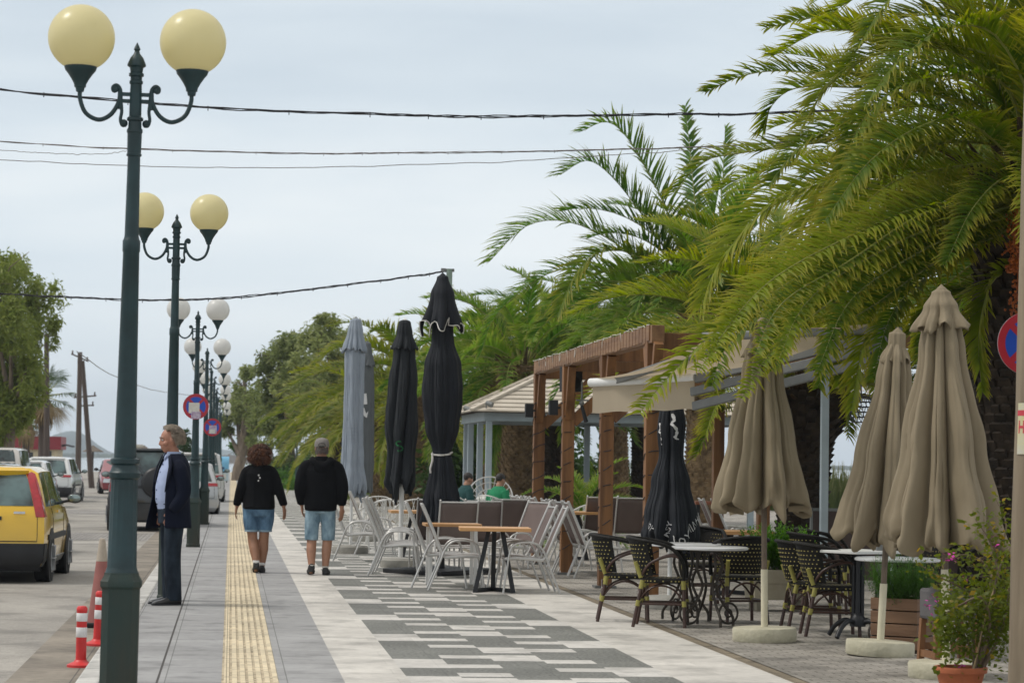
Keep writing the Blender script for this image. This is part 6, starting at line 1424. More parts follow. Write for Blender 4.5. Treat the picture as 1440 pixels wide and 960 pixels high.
q = at(1010, 709, 42); r = root('bar_table', (q.x, 42, 0), 0, 'high red brown bar table at the far side right of the printed parasol', 'table'); zt_ = at(1010, 705, 42).z; b = MB(); b.box(-.45, .9, -.3, .3, zt_ - .05, zt_); b.build('tabletop', pmat('red_brown_wood', (.20, .065, .03), .5, var=.15), r, 0)
for x in (-.35, .8): b = MB(); b.box(x - .03, x + .03, -.03, .03, 0, zt_ - .05); b.build('leg', MT['black_metal'], r, 0)
# rattan bistro chairs
M_rat = pmat('dark_cane', (0.050, 0.020, 0.012), .45, var=.3, scale=10, coat=.2); M_wv = pmat('black_woven_resin', (0.0085, 0.0075, 0.006), .6, spec=.25, var=.2, scale=30, bump=.4, bscale=120); M_ydot = pmat('yellow_weave_dot', (.36, .30, .10), .6); M_bind = pmat('yellow_binding', (.31, .28, .065), .6, var=.12, scale=40)
def make_rattan():
    r = root('bistro_chair', (0, 0, 0), 0, 'x', 'chair', 'dark rattan bistro chairs with yellow dots')
    bw = lambda a, z: Vector((-.02 + (.235 + (z - .45) * .16) * cos(a) - (z - .45) * .12, (.215 + (z - .45) * .10) * sin(a), z))
    aa = [radians(108 + 144 * k / 24) for k in range(25)]
    b = MB(); b.loft([[bw(a, .47 + .32 * i / 8) + Vector((0, 0, .03 * sin((a - aa[0]) / (aa[-1] - aa[0]) * pi) * i / 8)) for a in aa] for i in range(9)], False, False)
    for i in range(8):
        for k in range(15):
            a = radians(112 + 136 * (k + .5 * (i % 2)) / 15); z = .49 + .30 * i / 8
            for of in (.004, -.004):
                p = bw(a, z); d = Vector((cos(a), sin(a), 0)) * of; t_ = Vector((-sin(a), cos(a), 0)) * .0062
                b.add([p + d - t_ - Vector((0, 0, .005)), p + d + t_ - Vector((0, 0, .005)), p + d + t_ + Vector((0, 0, .005)), p + d - t_ + Vector((0, 0, .005))], [(0, 1, 2, 3)], 1)
    b.build('backrest', [M_wv, M_ydot], r, 60)
    b = MB(); rim_ = [bw(a, .79) + Vector((0, 0, .03 * sin((a - aa[0]) / (aa[-1] - aa[0]) * pi))) for a in aa]
    pth = [Vector((.19, .215, .44)), Vector((.185, .225, .58)), Vector((.12, .235, .69))] + [Vector((.02, .24, .755))] + rim_ + [Vector((.02, -.24, .755)), Vector((.12, -.235, .69)), Vector((.185, -.225, .58)), Vector((.19, -.215, .44))]
    b.tube(bez(pth, 100), (.021, .017), 8); b.build('top_frame', M_wv, r, 60)
    b = MB(); n = 28; sq = lambda k, R: Vector((.0 + R * math.copysign(abs(cos(2 * pi * k / n)) ** .6, cos(2 * pi * k / n)), R * math.copysign(abs(sin(2 * pi * k / n)) ** .6, sin(2 * pi * k / n)), 0))
    b.loft([[sq(k, .20) + Vector((0, 0, .405)) for k in range(n)], [sq(k, .218) + Vector((0, 0, .415)) for k in range(n)], [sq(k, .218) + Vector((0, 0, .435)) for k in range(n)], [sq(k, .20) + Vector((0, 0, .45)) for k in range(n)], [sq(k, .02) + Vector((0, 0, .447)) for k in range(n)]])
    for k in range(36):
        p = sq(k / 36 * n, .2195) + Vector((0, 0, .426)); a = 2 * pi * k / 36; t_ = Vector((-sin(a), cos(a), 0)) * .007; b.add([p - t_ - Vector((0, 0, .006)), p + t_ - Vector((0, 0, .006)), p + t_ + Vector((0, 0, .006)), p - t_ + Vector((0, 0, .006))], [(0, 1, 2, 3)], 1)
    for i in range(9):
        for k in range(9):
            p = Vector((-.16 + .04 * i, -.16 + .04 * (k + .5 * (i % 2)), .4515)); b.add([p + Vector((-.007, -.006, 0)), p + Vector((.007, -.006, 0)), p + Vector((.007, .006, 0)), p + Vector((-.007, .006, 0))], [(0, 1, 2, 3)], 1)
    b.build('seat', [M_wv, M_ydot], r, 40)
    LG = [((-.19, s * .185, .44), (-.275, s * .205, .0)) for s in (-1, 1)] + [((.185, s * .20, .44), (.205, s * .215, 0)) for s in (-1, 1)]
    for p, q_ in LG:
        b = MB(); b.tube([p, Vector(p).lerp(Vector(q_), .5), q_], .0165, 9); lo = b.build('leg', M_rat, r, 60)
        for u0, u1 in ((.02, .20), (.44, .56)): b = MB(); b.tube([Vector(p).lerp(Vector(q_), u0), Vector(p).lerp(Vector(q_), u1)], .0215, 9); b.build('binding', M_bind, lo, 40)
    for s in (-1, 1):
        b = MB(); b.tube(bez([(-.205, s * .19, .47), (-.13, s * .225, .58), (0, s * .238, .645), (.10, s * .236, .66), (.155, s * .232, .64)], 16), .013, 8); b.build('arm_cane', M_rat, r, 60)
        b = MB(); p, q_ = Vector((-.207, s * .19, .455)), Vector((-.26, s * .20, .60)); b.tube([p, q_], .02, 8); b.build('binding', M_bind, r, 60)
    b = MB(); lo_ = [Vector((-.232, -.195, .215)), Vector((.195, -.207, .215)), Vector((.195, .207, .215)), Vector((-.232, .195, .215))]
    for k in range(4): b.tube([lo_[k], lo_[(k + 1) % 4]], .011, 7)
    for k in range(4):
        p, q_ = lo_[k], lo_[(k + 1) % 4]; b.tube(bez([p + Vector((0, 0, .02)), p.lerp(q_, .22) + Vector((0, 0, .13)), p.lerp(q_, .5) + Vector((0, 0, .17)), p.lerp(q_, .78) + Vector((0, 0, .13)), q_ + Vector((0, 0, .02))], 12), .010, 6)
    b.build('stretcher', M_rat, r, 60)
    return r
rat = make_rattan(); rat.location = G(934, 880); rat.rotation_euler = (0, 0, radians(-14)); rat['label'] = 'rattan bistro chair facing right at the front of the white round tables'
for px, py, h, lb, dx, dy in ((934, 880, -8, 'rattan bistro chair tucked just behind and left of the front one, by the pergola post', -.24, .75), (1038, 874, 98, 'rattan bistro chair with its dotted back to us, left of the beige parasol pole', 0, 0), (1012, 858, -95, 'rattan bistro chair across the white tables, only its curved back showing', 0, 1.0),
        (1172, 893, -6, 'rattan bistro chair nearest in the pair left of the black iron pedestal', 0, 0), (1172, 893, -3, 'rattan bistro chair second in the pair left of the black iron pedestal', -.05, .55), (1185, 870, 2, 'rattan bistro chair behind that pair, beside the beige planter', 0, .9), (1215, 862, -2, 'farther rattan bistro chair behind the black iron pedestal', 0, 1.6),
        (1300, 885, -100, 'rattan bistro chair behind the white table between the two nearer parasols', 0, .2), (1372, 885, 190, 'rattan bistro chair partly hidden by the flowering plant', 0, .3)):
    q = G(px, py); dup(rat, (q.x + dx, q.y + dy, 0), radians(h), lb)
# white round iron tables
def make_rtable(label):
    r = root('bistro_table', (0, 0, 0), 0, label, 'table', 'white round iron bistro tables'); b = MB(); b.lathe([(.05, .715), (.345, .715), (.36, .722), (.36, .738), (.345, .745), (.03, .745)], 48); b.build('tabletop', pmat('white_enamel_top', (.66, .67, .68), .3, coat=.4), r, 40)
    IR = pmat('bronzed_iron', (.055, .045, .035), .55, metal=.3, var=.3)
    for s in (-1, 1):
        b = MB(); b.tube(bez([(s * .10, 0, .70), (s * .13, 0, .55), (s * .07, 0, .38), (s * .14, 0, .22), (s * .24, 0, .10), (s * .25, 0, .01)], 30), .014, 8); b.ring((s * .20, 0, .125), .095, .011, (0, 1, 0), 26, 6); b.ring((s * .20, 0, .125), .035, .009, (0, 1, 0), 18, 6)
        b.build('leg', IR, r, 60)
    for s in (-1, 1):
        b = MB(); b.tube(bez([(0, s * .10, .70), (0, s * .13, .55), (0, s * .07, .38), (0, s * .14, .22), (0, s * .24, .10), (0, s * .25, .01)], 30), .014, 8); b.build('leg', IR, r, 60)
    b = MB(); b.ring((0, 0, .40), .075, .009, (0, 0, 1), 20, 6); b.bar((-.2, 0, .705), (.2, 0, .705), .03, .02); b.bar((0, -.2, .705), (0, .2, .705), .03, .02); b.build('stretcher', IR, r, 60); return r
rt = make_rtable('white round table nearer of the joined pair behind the front rattan chair'); q = at(998, 775, 22.9); rt.location = (q.x, 22.9, 0); rt.rotation_euler = (0, 0, .25)
q = at(965, 770, 23.7); dup(rt, (q.x, 23.7, 0), .9, 'white round table farther of the joined pair, touching the printed parasol')
q = at(1262, 787, 20.6); dup(rt, (q.x, 20.6, 0), .4, 'white round table between the middle and largest beige parasols')
# black cast iron pedestal table
q = G(1206, 896); r = root('pedestal_table', q, .5, 'black iron pedestal table with curved feet left of the middle parasol pole', 'table'); b = MB()
for a in range(4): a = 2 * pi * a / 4 + .78; b.tube([(.035 * cos(a), .035 * sin(a), .12), (.035 * cos(a), .035 * sin(a), .74)], .021, 10)
b.lathe([(.07, .10), (.075, .16), (.05, .2), (.03, .22)], 20); b.lathe([(.03, .70), (.08, .73), (.08, .745)], 20); b.build('column', MT['black_metal'], r, 40)
for k in range(4):
    a = 2 * pi * k / 4 + .2; d = Vector((cos(a), sin(a), 0)); b = MB(); b.tube(bez([d * .04 + Vector((0, 0, .13)), d * .14 + Vector((0, 0, .15)), d * .25 + Vector((0, 0, .09)), d * .31 + Vector((0, 0, .012))], 16), [(.02, .026)] * 17 if False else .021, 8); b.build('foot', MT['black_metal'], r, 60)
b = MB(); b.box(-.28, .28, -.28, .28, .745, .77); b.build('tabletop', MT['white_paint'], r, 0, bevel=.005)
# stool
q = G(1334, 948); r = root('bar_stool', (q.x, q.y, 0), radians(6), 'wooden legged stool with a thick grey padded seat behind the flowering plant', 'stool'); b = MB(); b.box(-.17, .17, -.17, .17, .40, .625); b.build('seat', pmat('grey_upholstery', (.105, .098, .098), .8, var=.12, bump=.2), r, 0, bevel=.025)
for x in (-.145, .145):
    for y in (-.14, .14): b = MB(); b.bar((x, y, .40), (x * 1.13, y * 1.13, 0), .045, .045); b.build('leg', MT['stool_wood'], r, 0, bevel=.004)
b = MB(); b.bar((-.155, -.15, .2), (.155, -.15, .2), .03, .05); b.bar((-.155, .15, .2), (.155, .15, .2), .03, .05); b.bar((-.155, -.15, .15), (-.155, .15, .15), .03, .05); b.bar((.155, -.15, .15), (.155, .15, .15), .03, .05); b.build('stretcher', MT['stool_wood'], r, 0)
# planters
def sprigs(mb, tip, c, R, h, n, l, rnd, w=.012, up=1.0):
    for k in range(n):
        a = rnd.uniform(0, 2 * pi); q_ = sqrt(rnd.random()); p = c + Vector((R[0] * q_ * cos(a), R[1] * q_ * sin(a), rnd.uniform(-.02, h * .35))); d = Vector((cos(a) * q_ * .6 + rnd.gauss(0, .25), sin(a) * q_ * .6 + rnd.gauss(0, .25), up)).normalized(); H_ = h * rnd.uniform(.55, 1.0)
        for j in range(9):
            u = (j + rnd.random()) / 9; pp = p + d * H_ * u
            for s in range(2):
                e_ = Vector((rnd.gauss(0, 1), rnd.gauss(0, 1), rnd.gauss(.5, .5))).normalized(); sd_, nn = frame(e_); o = len(mb.v); ll = l * rnd.uniform(.7, 1.3)
                mb.v += [pp - sd_ * w * .5, pp + sd_ * w * .5, pp + e_ * ll]; tip += [0, 0, .5 * u]; mb.f.append((o, o + 1, o + 2)); mb.m.append(0)
q = G(1092, 858); r = root('planter', (q.x, q.y, 0), radians(4), 'beige stone planter with a bright green shrub behind the leftmost beige parasol', 'planter'); b = MB()
b.loft([[Vector((x, y, z)) for x, y in ((-w_, -d_), (w_, -d_), (w_, d_), (-w_, d_))] for w_, d_, z in ((.29, .19, .12), (.30, .2, .28), (.31, .21, .29), (.31, .21, .43), (.27, .17, .43), (.27, .17, .38))]); b.build('box', pmat('beige_stone_planter', (.33, .29, .21), .85, scale=4, col2=(.42, .375, .28), bump=.3), r, 0, bevel=.008)
for x in (-.2, .2): b = MB(); b.box(x - .06, x + .06, -.15, .15, 0, .12); b.build('foot', pmat('beige_stone_foot%d' % (x > 0), (.22, .2, .15), .9), r, 0, bevel=.006)
mb = MB(); tip = []; rnd = random.Random(31); sprigs(mb, tip, Vector((0, 0, .42)), (.24, .15), .40, 420, .055, rnd, .020); mb.build('shrub', [leafmat('lime_shrub', (.06, .16, .016), (.13, .27, .03), (.2, .3, .06))], r, 0, attr={'tip': tip})
q = G(1278, 918); r = root('wooden_planter', (q.x, q.y + .2, 0), radians(-38), 'brown slatted wooden planter with a bushy green herb behind the middle parasol', 'planter'); b = MB()
for k in range(4): b.box(-.30, .30, -.205, -.185, .03 + .105 * k, .125 + .105 * k); b.box(-.30, .30, .185, .205, .03 + .105 * k, .125 + .105 * k); b.box(-.30, -.28, -.185, .185, .03 + .105 * k, .125 + .105 * k); b.box(.28, .30, -.185, .185, .03 + .105 * k, .125 + .105 * k)
r.scale = (.68, .9, 1); b.build('slats', MT['planter_wood'], r, 0, bevel=.003); b = MB()
for x in (-.27, .27):
    for y in (-.17, .17): b.box(x - .02, x + .02, y - .015, y + .015, 0, .43)
b.box(-.27, .27, -.17, .17, .36, .38); b.build('corner_post', pmat('planter_soil_frame', (.04, .03, .02), .9), r, 0)
mb = MB(); tip = []; rnd = random.Random(33); sprigs(mb, tip, Vector((0, 0, .36)), (.30, .20), .36, 700, .045, rnd, .009); mb.build('herb', [leafmat('rosemary_leaf', (.030, .085, .018), (.075, .16, .03), (.10, .17, .05))], r, 0, attr={'tip': tip})
# terracotta pot with bougainvillea
q = G(1371, 990); r = root('flower_pot', (q.x, 15.9, 0), 0, 'terracotta pot with a straggly magenta bougainvillea, bottom right corner', 'potted plant'); pb_ = Vector((q.x, 15.9, 0))
b = MB(); b.lathe([(.11, 0), (.155, .17), (.158, .175), (.172, .178), (.176, .205), (.172, .215), (.150, .215), (.145, .17)], 40); b.build('pot', pmat('terracotta', (.40, .115, .045), .75, var=.15, scale=5, bump=.2), r, 40)
b = MB(); b.disc((0, 0, .18), .145, (0, 0, 1), 30, .01); b.build('soil', pmat('soil', (.04, .03, .02), .95, bump=.8), r, 0)
rnd = random.Random(41); sb_ = MB(); mb = MB(); tip = []; fb = MB()
lv = lambda px, py, dy: at(px, py, 15.9 + dy) - pb_
stems = [[(1372, 945, 0), (1385, 860, .05), (1400, 790, .1), (1415, 740, .12), (1400, 700, .2)], [(1375, 945, .02), (1395, 850, -.05), (1405, 800, -.1), (1425, 760, -.1)], [(1370, 945, 0), (1368, 880, .08), (1366, 838, .1), (1352, 826, .1), (1320, 810, .05), (1290, 792, 0)], [(1378, 945, .05), (1400, 870, .15), (1390, 800, .25), (1360, 780, .3), (1330, 785, .3)],
         [(1380, 945, -.03), (1410, 880, -.12), (1420, 820, -.2)], [(1374, 945, .04), (1360, 900, .15), (1335, 880, .2), (1318, 895, .2)], [(1376, 945, 0), (1392, 880, -.15), (1380, 840, -.25), (1350, 850, -.3), (1330, 862, -.3)], [(1380, 945, 0), (1405, 850, .0), (1395, 770, .05), (1372, 730, .1)], [(1375, 945, .1), (1390, 905, .2), (1410, 860, .3), (1400, 780, .4)]]
for st_ in stems:
    c = bez([lv(*p) for p in st_], 30); sb_.tube(c, [max(.003, .0125 * (1 - .8 * i / len(c))) for i in range(len(c))], 6)
    for i in range(8, len(c)):
        for k in range(rnd.choice((4, 7, 10))):
            p = c[i] + Vector((rnd.gauss(0, .05), rnd.gauss(0, .05), rnd.gauss(0, .045)))
            e_ = Vector((rnd.gauss(0, 1), rnd.gauss(0, 1), rnd.gauss(.2, .6))).normalized(); sd_, nn = frame(e_, Vector((rnd.gauss(0, 1), rnd.gauss(0, 1), 1)).normalized()); l = rnd.uniform(.028, .058); o = len(mb.v); tv = rnd.random() ** 3
            mb.v += [p, p + e_ * l * .45 + sd_ * l * .3, p + e_ * l, p + e_ * l * .45 - sd_ * l * .3]; tip += [tv] * 4; mb.f.append((o, o + 1, o + 2, o + 3)); mb.m.append(0)
for k in range(1700):
    p = lv(rnd.uniform(1318, 1424), 845 + 60 * rnd.random() + rnd.gauss(0, 26), rnd.uniform(-.22, .3)); e_ = Vector((rnd.gauss(0, 1), rnd.gauss(0, 1), rnd.gauss(.2, .6))).normalized(); sd_, nn = frame(e_, Vector((rnd.gauss(0, 1), rnd.gauss(0, 1), 1)).normalized()); l = rnd.uniform(.028, .058); o = len(mb.v)
    mb.v += [p, p + e_ * l * .45 + sd_ * l * .3, p + e_ * l, p + e_ * l * .45 - sd_ * l * .3]; tip += [0] * 4; mb.f.append((o, o + 1, o + 2, o + 3)); mb.m.append(0)
for px, py, n in ((1333, 784, 16), (1340, 782, 10), (1395, 755, 6), (1355, 810, 5), (1310, 840, 8), (1306, 852, 7), (1325, 850, 6), (1402, 764, 4), (1345, 945, 8), (1352, 935, 4), (1336, 950, 5), (1360, 850, 4)):
    for k in range(n):
        p = lv(px, py, rnd.uniform(-.06, .1)) + Vector((rnd.gauss(0, .018), rnd.gauss(0, .018), rnd.gauss(0, .014))); e_ = Vector((rnd.gauss(0, 1), rnd.gauss(0, 1), rnd.gauss(0, 1))).normalized(); sd_, nn = frame(e_); l = .026; o = len(fb.v)
        fb.add([p, p + e_ * l * .5 + sd_ * l * .45, p + e_ * l, p + e_ * l * .5 - sd_ * l * .45], [(0, 1, 2, 3)])
sb_.build('stem', pmat('grey_brown_stem', (.17, .125, .085), .85, var=.3), r, 60); mb.build('foliage', [leafmat('bougainvillea_leaf', (.045, .078, .010), (.115, .145, .018), (.34, .22, .03))], r, 0, attr={'tip': tip}); fb.build('blossom', pmat('magenta_bract', (.50, .03, .30), .6, var=.2), r, 0)
b = MB(); b.tube([lv(1368, 945, -.03), lv(1385, 870, -.05), lv(1406, 800, -.05)], .006, 6); b.build('cane_stake', pmat('cane', (.45, .33, .18), .7), r, 60)
# dark shrubs added for shade under the gazebo and a cycad by the posts
for i, (px, Y, w, h, lb) in enumerate(((655, 72, 1.6, 2.6, 'added dark shrub mass standing in for shade at the left behind the gazebo'), (715, 74, 1.5, 2.8, 'added dark shrub mass standing in for shade behind the middle of the gazebo'), (765, 73, 1.5, 2.7, 'added dark shrub mass standing in for shade behind the two far pergola posts'), (820, 75, 1.3, 2.3, 'added dark shrub mass standing in for shade behind the middle pergola post'), (690, 76, 1.6, 2.8, 'added dark shrub mass standing in for shade behind the gazebo posts'))):
    q = at(px, 650, Y); bush(lb, (q.x, Y, -.05), (w, 1.2, h), 2600, .24, DKLEAF, 120 + i, name='shrub', group='dark shrubs added for the shade behind the gazebo')  # added masses that stand in for the dark shade and dense trunks
q = at(822, 690, 44); rnd = random.Random(55); r = root('cycad', (q.x, 44, 0), 0, 'low spiky green cycad between the middle and third pergola posts', 'plant'); b = MB(); b.lathe([(.12, 0), (.15, .3), (.10, .5), (.02, .55)], 14); b.build('trunk', TRUNK, r, 60)
vs_ = variants('cyc', [LEAF_MID, RACHIS], 44, .22, .022, 1.3, .15)
for k in range(26):
    a = 2.4 * k; e0, me = vs_[k % 6]; o = bpy.data.objects.new('frond', me); COL.objects.link(o); o.parent = r; o.location = (0, 0, .5); o.rotation_euler = (0, rnd.uniform(-.2, .2), a); o.scale = (rnd.uniform(.85, 1.1),) * 3
# ================================================================== people
SKIN = pmat('skin_tan', (0.36, 0.185, 0.115), .5, var=.10, scale=14, bump=.08, bscale=90)
SKIN2 = pmat('skin_sunned_legs', (0.30, 0.150, 0.088), .5, var=.10, scale=12)
def remeshed(o, voxel=.009, it=6, fac=.5, disp=None):
    m_ = o.modifiers.new('remesh', 'REMESH'); m_.mode = 'VOXEL'; m_.voxel_size = voxel; m_.use_smooth_shade = True
    s_ = o.modifiers.new('smooth', 'SMOOTH'); s_.factor = fac; s_.iterations = it
    return o
def ell(z, rx, ry, y=0.0, x=0.0, n=20, sq=1.0):
    return [Vector((x + rx * math.copysign(abs(cos(2 * pi * k / n)) ** sq, cos(2 * pi * k / n)), y + ry * math.copysign(abs(sin(2 * pi * k / n)) ** sq, sin(2 * pi * k / n)), z)) for k in range(n)]
def hand(mb, w, d, nrm, curl=.5, s=1.0, thumb=None):
    """w: wrist; d: direction of the hand; nrm: back of the hand; five unequal, bent fingers and a thumb from the side of the palm."""
    d = Vector(d).normalized(); nrm = Vector(nrm).normalized(); sd_ = d.cross(nrm).normalized(); nrm = sd_.cross(d)
    c = Vector(w); pl = .085 * s
    mb.tube([c - d * .02, c + d * .02, c + d * pl * .6, c + d * pl], [(.026 * s, .021 * s), (.034 * s, .019 * s), (.042 * s, .018 * s), (.040 * s, .014 * s)], 12, up=nrm)
    for k, (l, o_) in enumerate(((.070, -.030), (.080, -.010), (.074, .011), (.058, .030))):
        p = c + d * pl * .9 + sd_ * o_ * s; a = curl * (1 + .12 * k); pts = [p - d * .02]; dd = d.copy()
        for j in range(4): pts.append(p.copy()); p = p + dd * l * s / 3; dd = (dd - nrm * a * .55).normalized()
        pts.append(p); mb.tube(pts, [.0095 * s, .0095 * s, .0095 * s, .009 * s, .0085 * s, .007 * s], 8)
    t_ = sd_ * (-1 if thumb is None else thumb); p = c + d * .02 + t_ * .028 * s
    mb.tube([p - t_ * .015, p, p + (d * .7 + t_ * .6).normalized() * .032 * s, p + (d * .7 + t_ * .6).normalized() * .032 * s + (d * .95 + t_ * .1 - nrm * .2).normalized() * .03 * s], [.013 * s, .0125 * s, .011 * s, .008 * s], 8)
def limbs(mb, pts, rad, n=14):
    c = bez(pts, 18); m_ = len(c) - 1; q = len(rad) - 1; rr = []
    for i in range(m_ + 1):
        u = i / m_ * q; k = min(int(u), q - 1); rr.append(rad[k] + (rad[k + 1] - rad[k]) * (u - k))
    mb.tube(c, rr, n)
def head(mb, c, yaw=0.0, s=1.0, tilt=0.0):
    """Skull, jaw, nose, lips, brow, ears on a head centred at c, facing +y before the turn."""
    M = Matrix.Translation(Vector(c)) @ Matrix.Rotation(yaw, 4, 'Z') @ Matrix.Rotation(tilt, 4, 'X') @ Matrix.Scale(s, 4)
    b = MB(); b.ball((0, -.012, .03), (.076, .098, .092), 24, 16); b.ball((0, .012, -.03), (.064, .080, .088), 22, 14); b.ball((0, .052, -.085), (.034, .034, .030), 14, 10)
    b.tube([(0, .082, .026), (0, .094, .002), (0, .107, -.024), (0, .094, -.036)], [.010, .011, .014, .010], 10); b.ball((.012, .093, -.030), .010, 8, 6); b.ball((-.012, .093, -.030), .010, 8, 6)
    b.tube([(-.045, .072, .034), (0, .088, .036), (.045, .072, .034)], [.010, .012, .010], 8)
    b.tube([(-.024, .084, -.060), (0, .095, -.056), (.024, .084, -.060)], [.005, .008, .005], 8); b.tube([(-.021, .084, -.069), (0, .093, -.069), (.021, .084, -.069)], [.005, .008, .005], 8)
    b.ball((.052, .055, -.025), (.024, .03, .026), 12, 8); b.ball((-.052, .055, -.025), (.024, .03, .026), 12, 8)
    for s_ in (-1, 1): b.ball((s_ * .078, -.012, -.008), (.012, .024, .034), 12, 8); b.ball((s_ * .078, -.010, -.036), (.009, .012, .014), 10, 6)
    mb.add([M @ p for p in b.v], b.f); return M
def eyes(parent, M):
    k = MB(); 
    for s_ in (-1, 1): k.ball(M @ Vector((s_ * .030, .076, .014)), .0125, 12, 8)
    k.build('eyes', pmat('eye_white', (.5, .47, .44), .2), parent, 60); k = MB()
    for s_ in (-1, 1): k.ball(M @ Vector((s_ * .031, .0865, .014)), .0055, 8, 6)
    k.build('pupils', pmat('dark_iris', (.02, .012, .01), .2), parent, 60)
    k = MB()
    for s_ in (-1, 1): k.tube([M @ Vector((s_ * .014, .094, .038)), M @ Vector((s_ * .034, .090, .043)), M @ Vector((s_ * .052, .074, .036))], [.004, .005, .003], 6)
    return k
def curls(fn, n, rnd, l=.05, r=.0045, coil=.012):
    mb = MB()
    for k in range(n):
        p, d = fn(rnd); a, b_ = frame(d); ph = rnd.uniform(0, 6); pts = []
        for j in range(8):
            u = j / 7; pts.append(p + d * l * u + (a * cos(ph + u * 7) + b_ * sin(ph + u * 7)) * coil * (.3 + u) + Vector((0, 0, -.02 * u * u)))
        mb.tube(pts, [r] * 5 + [r * .8, r * .6, r * .3], 4)
    return mb
def shoe(mb, heel, toe, h=.075, w=.042, n=14):
    h0 = Vector(heel); t0 = Vector(toe); d = (t0 - h0); L_ = d.length; d = d.normalized(); s_ = Vector((0, 0, 1)).cross(d).normalized(); up = d.cross(s_)
    prof = [(-.02, .5, .55), (.01, .8, .95), (.2, .85, 1.0), (.45, .85, .80), (.7, 1.05, .55), (.9, .95, .42), (1.0, .6, .30)]
    mb.loft([[h0 + d * L_ * u + s_ * (w * a * cos(2 * pi * k / n)) + up * (h * c * .5 * (1 + sin(2 * pi * k / n))) for k in range(n)] for u, a, c in prof])
def sole(mb, heel, toe, w=.052, n=14, th=.018):
    h0 = Vector(heel); t0 = Vector(toe); d = (t0 - h0); L_ = d.length; d = d.normalized(); s_ = Vector((0, 0, 1)).cross(d).normalized(); up = d.cross(s_); ring_ = []
    for k in range(24):
        a = 2 * pi * k / 24; ring_.append(h0 + d * (L_ * (.5 + .535 * cos(a))) + s_ * (w * (.86 + .14 * cos(a)) * math.copysign(abs(sin(a)) ** .7, sin(a))))
    mb.loft([[p - up * .001 for p in ring_], [p + up * th for p in ring_]])

def denim(name, c1, c2):
    return pmat(name, tuple(x * .75 for x in c1), .9, scale=7.5, col2=tuple(min(1, x * 1.25) for x in c2), bump=.9, bscale=16, stretch=(1, 1, .55), spec=.2)
M_hood = pmat('black_sweatshirt', (0.0045, 0.0050, 0.0062), .95, var=.25, scale=5, bump=.8, bscale=9, spec=.2); M_hood2 = pmat('black_hoodie', (0.0042, 0.0048, 0.0062), .95, var=.25, scale=5, bump=.8, bscale=9, spec=.2)

# --- woman walking away
g0 = G(362, 805); wr_ = root('person', (g0.x, g0.y, 0), 0, 'curly haired woman in black top and denim shorts walking away on the cream strip', 'person'); k = MB()
k.loft([ell(z, rx, ry, y) for z, rx, ry, y in ((.78, .14, .10, 0), (.88, .175, .115, -.01), (.98, .165, .115, 0), (1.08, .15, .105, .0), (1.2, .165, .12, .01), (1.32, .175, .11, 0), (1.385, .13, .08, 0), (1.43, .06, .055, 0), (1.50, .052, .055, .01))])
limbs(k, [(-.155, 0, 1.34), (-.235, -.01, 1.08), (-.285, .05, .86)], [.05, .042, .029]); limbs(k, [(.155, 0, 1.34), (.25, -.03, 1.09), (.325, -.06, .87)], [.05, .042, .029])
limbs(k, [(-.095, 0, .86), (-.075, .03, .47), (-.045, -.03, .30), (-.02, -.13, .125)], [.078, .066, .068, .040]); limbs(k, [(.095, 0, .86), (.075, .05, .47), (.07, .06, .30), (.055, .05, .08)], [.078, .066, .068, .040])
hand(k, (-.287, .055, .85), (-.15, .25, -1), (-1, -.1, .1), .45, .95, 1); hand(k, (.327, -.062, .86), (.12, -.05, -1), (.8, -.5, .1), .35, .95, -1)
limbs(k, [(-.02, -.13, .125), (-.02, -.09, .05), (-.02, -.04, .03)], [.034, .03, .028]); limbs(k, [(.055, .05, .08), (.055, .11, .04), (.055, .2, .03)], [.034, .03, .028])
Mh = head(k, (0, .02, 1.545), 0, .98)
bo = remeshed(k.build('body', SKIN2, wr_, 0))
k = MB(); k.loft([ell(z, rx, ry, y, sq=.9) for z, rx, ry, y in ((.83, .195, .160, -.012), (.85, .212, .174, -.012), (.95, .208, .158, -.006), (1.08, .195, .142, 0), (1.2, .20, .15, 0), (1.30, .19, .135, -.005), (1.375, .145, .10, -.005), (1.42, .088, .078, 0), (1.465, .072, .068, .005))])
limbs(k, [(-.09, 0, 1.37), (-.165, 0, 1.30), (-.238, -.015, 1.09), (-.287, .045, .89)], [.055, .080, .068, .052]); limbs(k, [(.09, 0, 1.37), (.165, 0, 1.30), (.252, -.035, 1.10), (.325, -.055, .895)], [.055, .080, .068, .052])
k.tube([(-.292, .05, .875), (-.287, .045, .91)], .042, 12); k.tube([(.330, -.058, .88), (.323, -.052, .915)], .042, 12)
remeshed(k.build('sweatshirt', M_hood, wr_, 0), .010, 4)
k = MB()
for (x, z, r0) in ((-.012, 1.275, .011), (.004, 1.242, .011), (-.014, 1.205, .010)): k.disc((x, -.152, z), r0, (0, 1, .1), 12, .006)
k.build('back_print', M_dwht, wr_, 0)
k = MB(); k.loft([ell(z, rx, ry, -.008) for z, rx, ry in ((.74, .15, .12), (.80, .190, .150), (.88, .207, .158), (.95, .195, .145))])
limbs(k, [(-.095, 0, .87), (-.100, .015, .70), (-.090, .02, .545)], [.115, .106, .086]); limbs(k, [(.095, 0, .87), (.100, .025, .70), (.090, .035, .545)], [.115, .106, .086])
remeshed(k.build('shorts', denim('blue_denim', (0.035, 0.085, 0.165), (0.12, 0.21, 0.31)), wr_, 0), .010, 4)
for x, y in ((-.090, .02), (.090, .035)):
    k = MB(); k.lathe([(.087, .535), (.089, .54), (.089, .556), (.087, .56)], 24, (x, y, 0), cap=False); k.build('hem', pmat('pale_denim_hem' + str(x > 0), (.24, .33, .40), .9), wr_, 60)
M_shb = pmat('black_trainer', (.014, .014, .015), .6, var=.2, bump=.3)
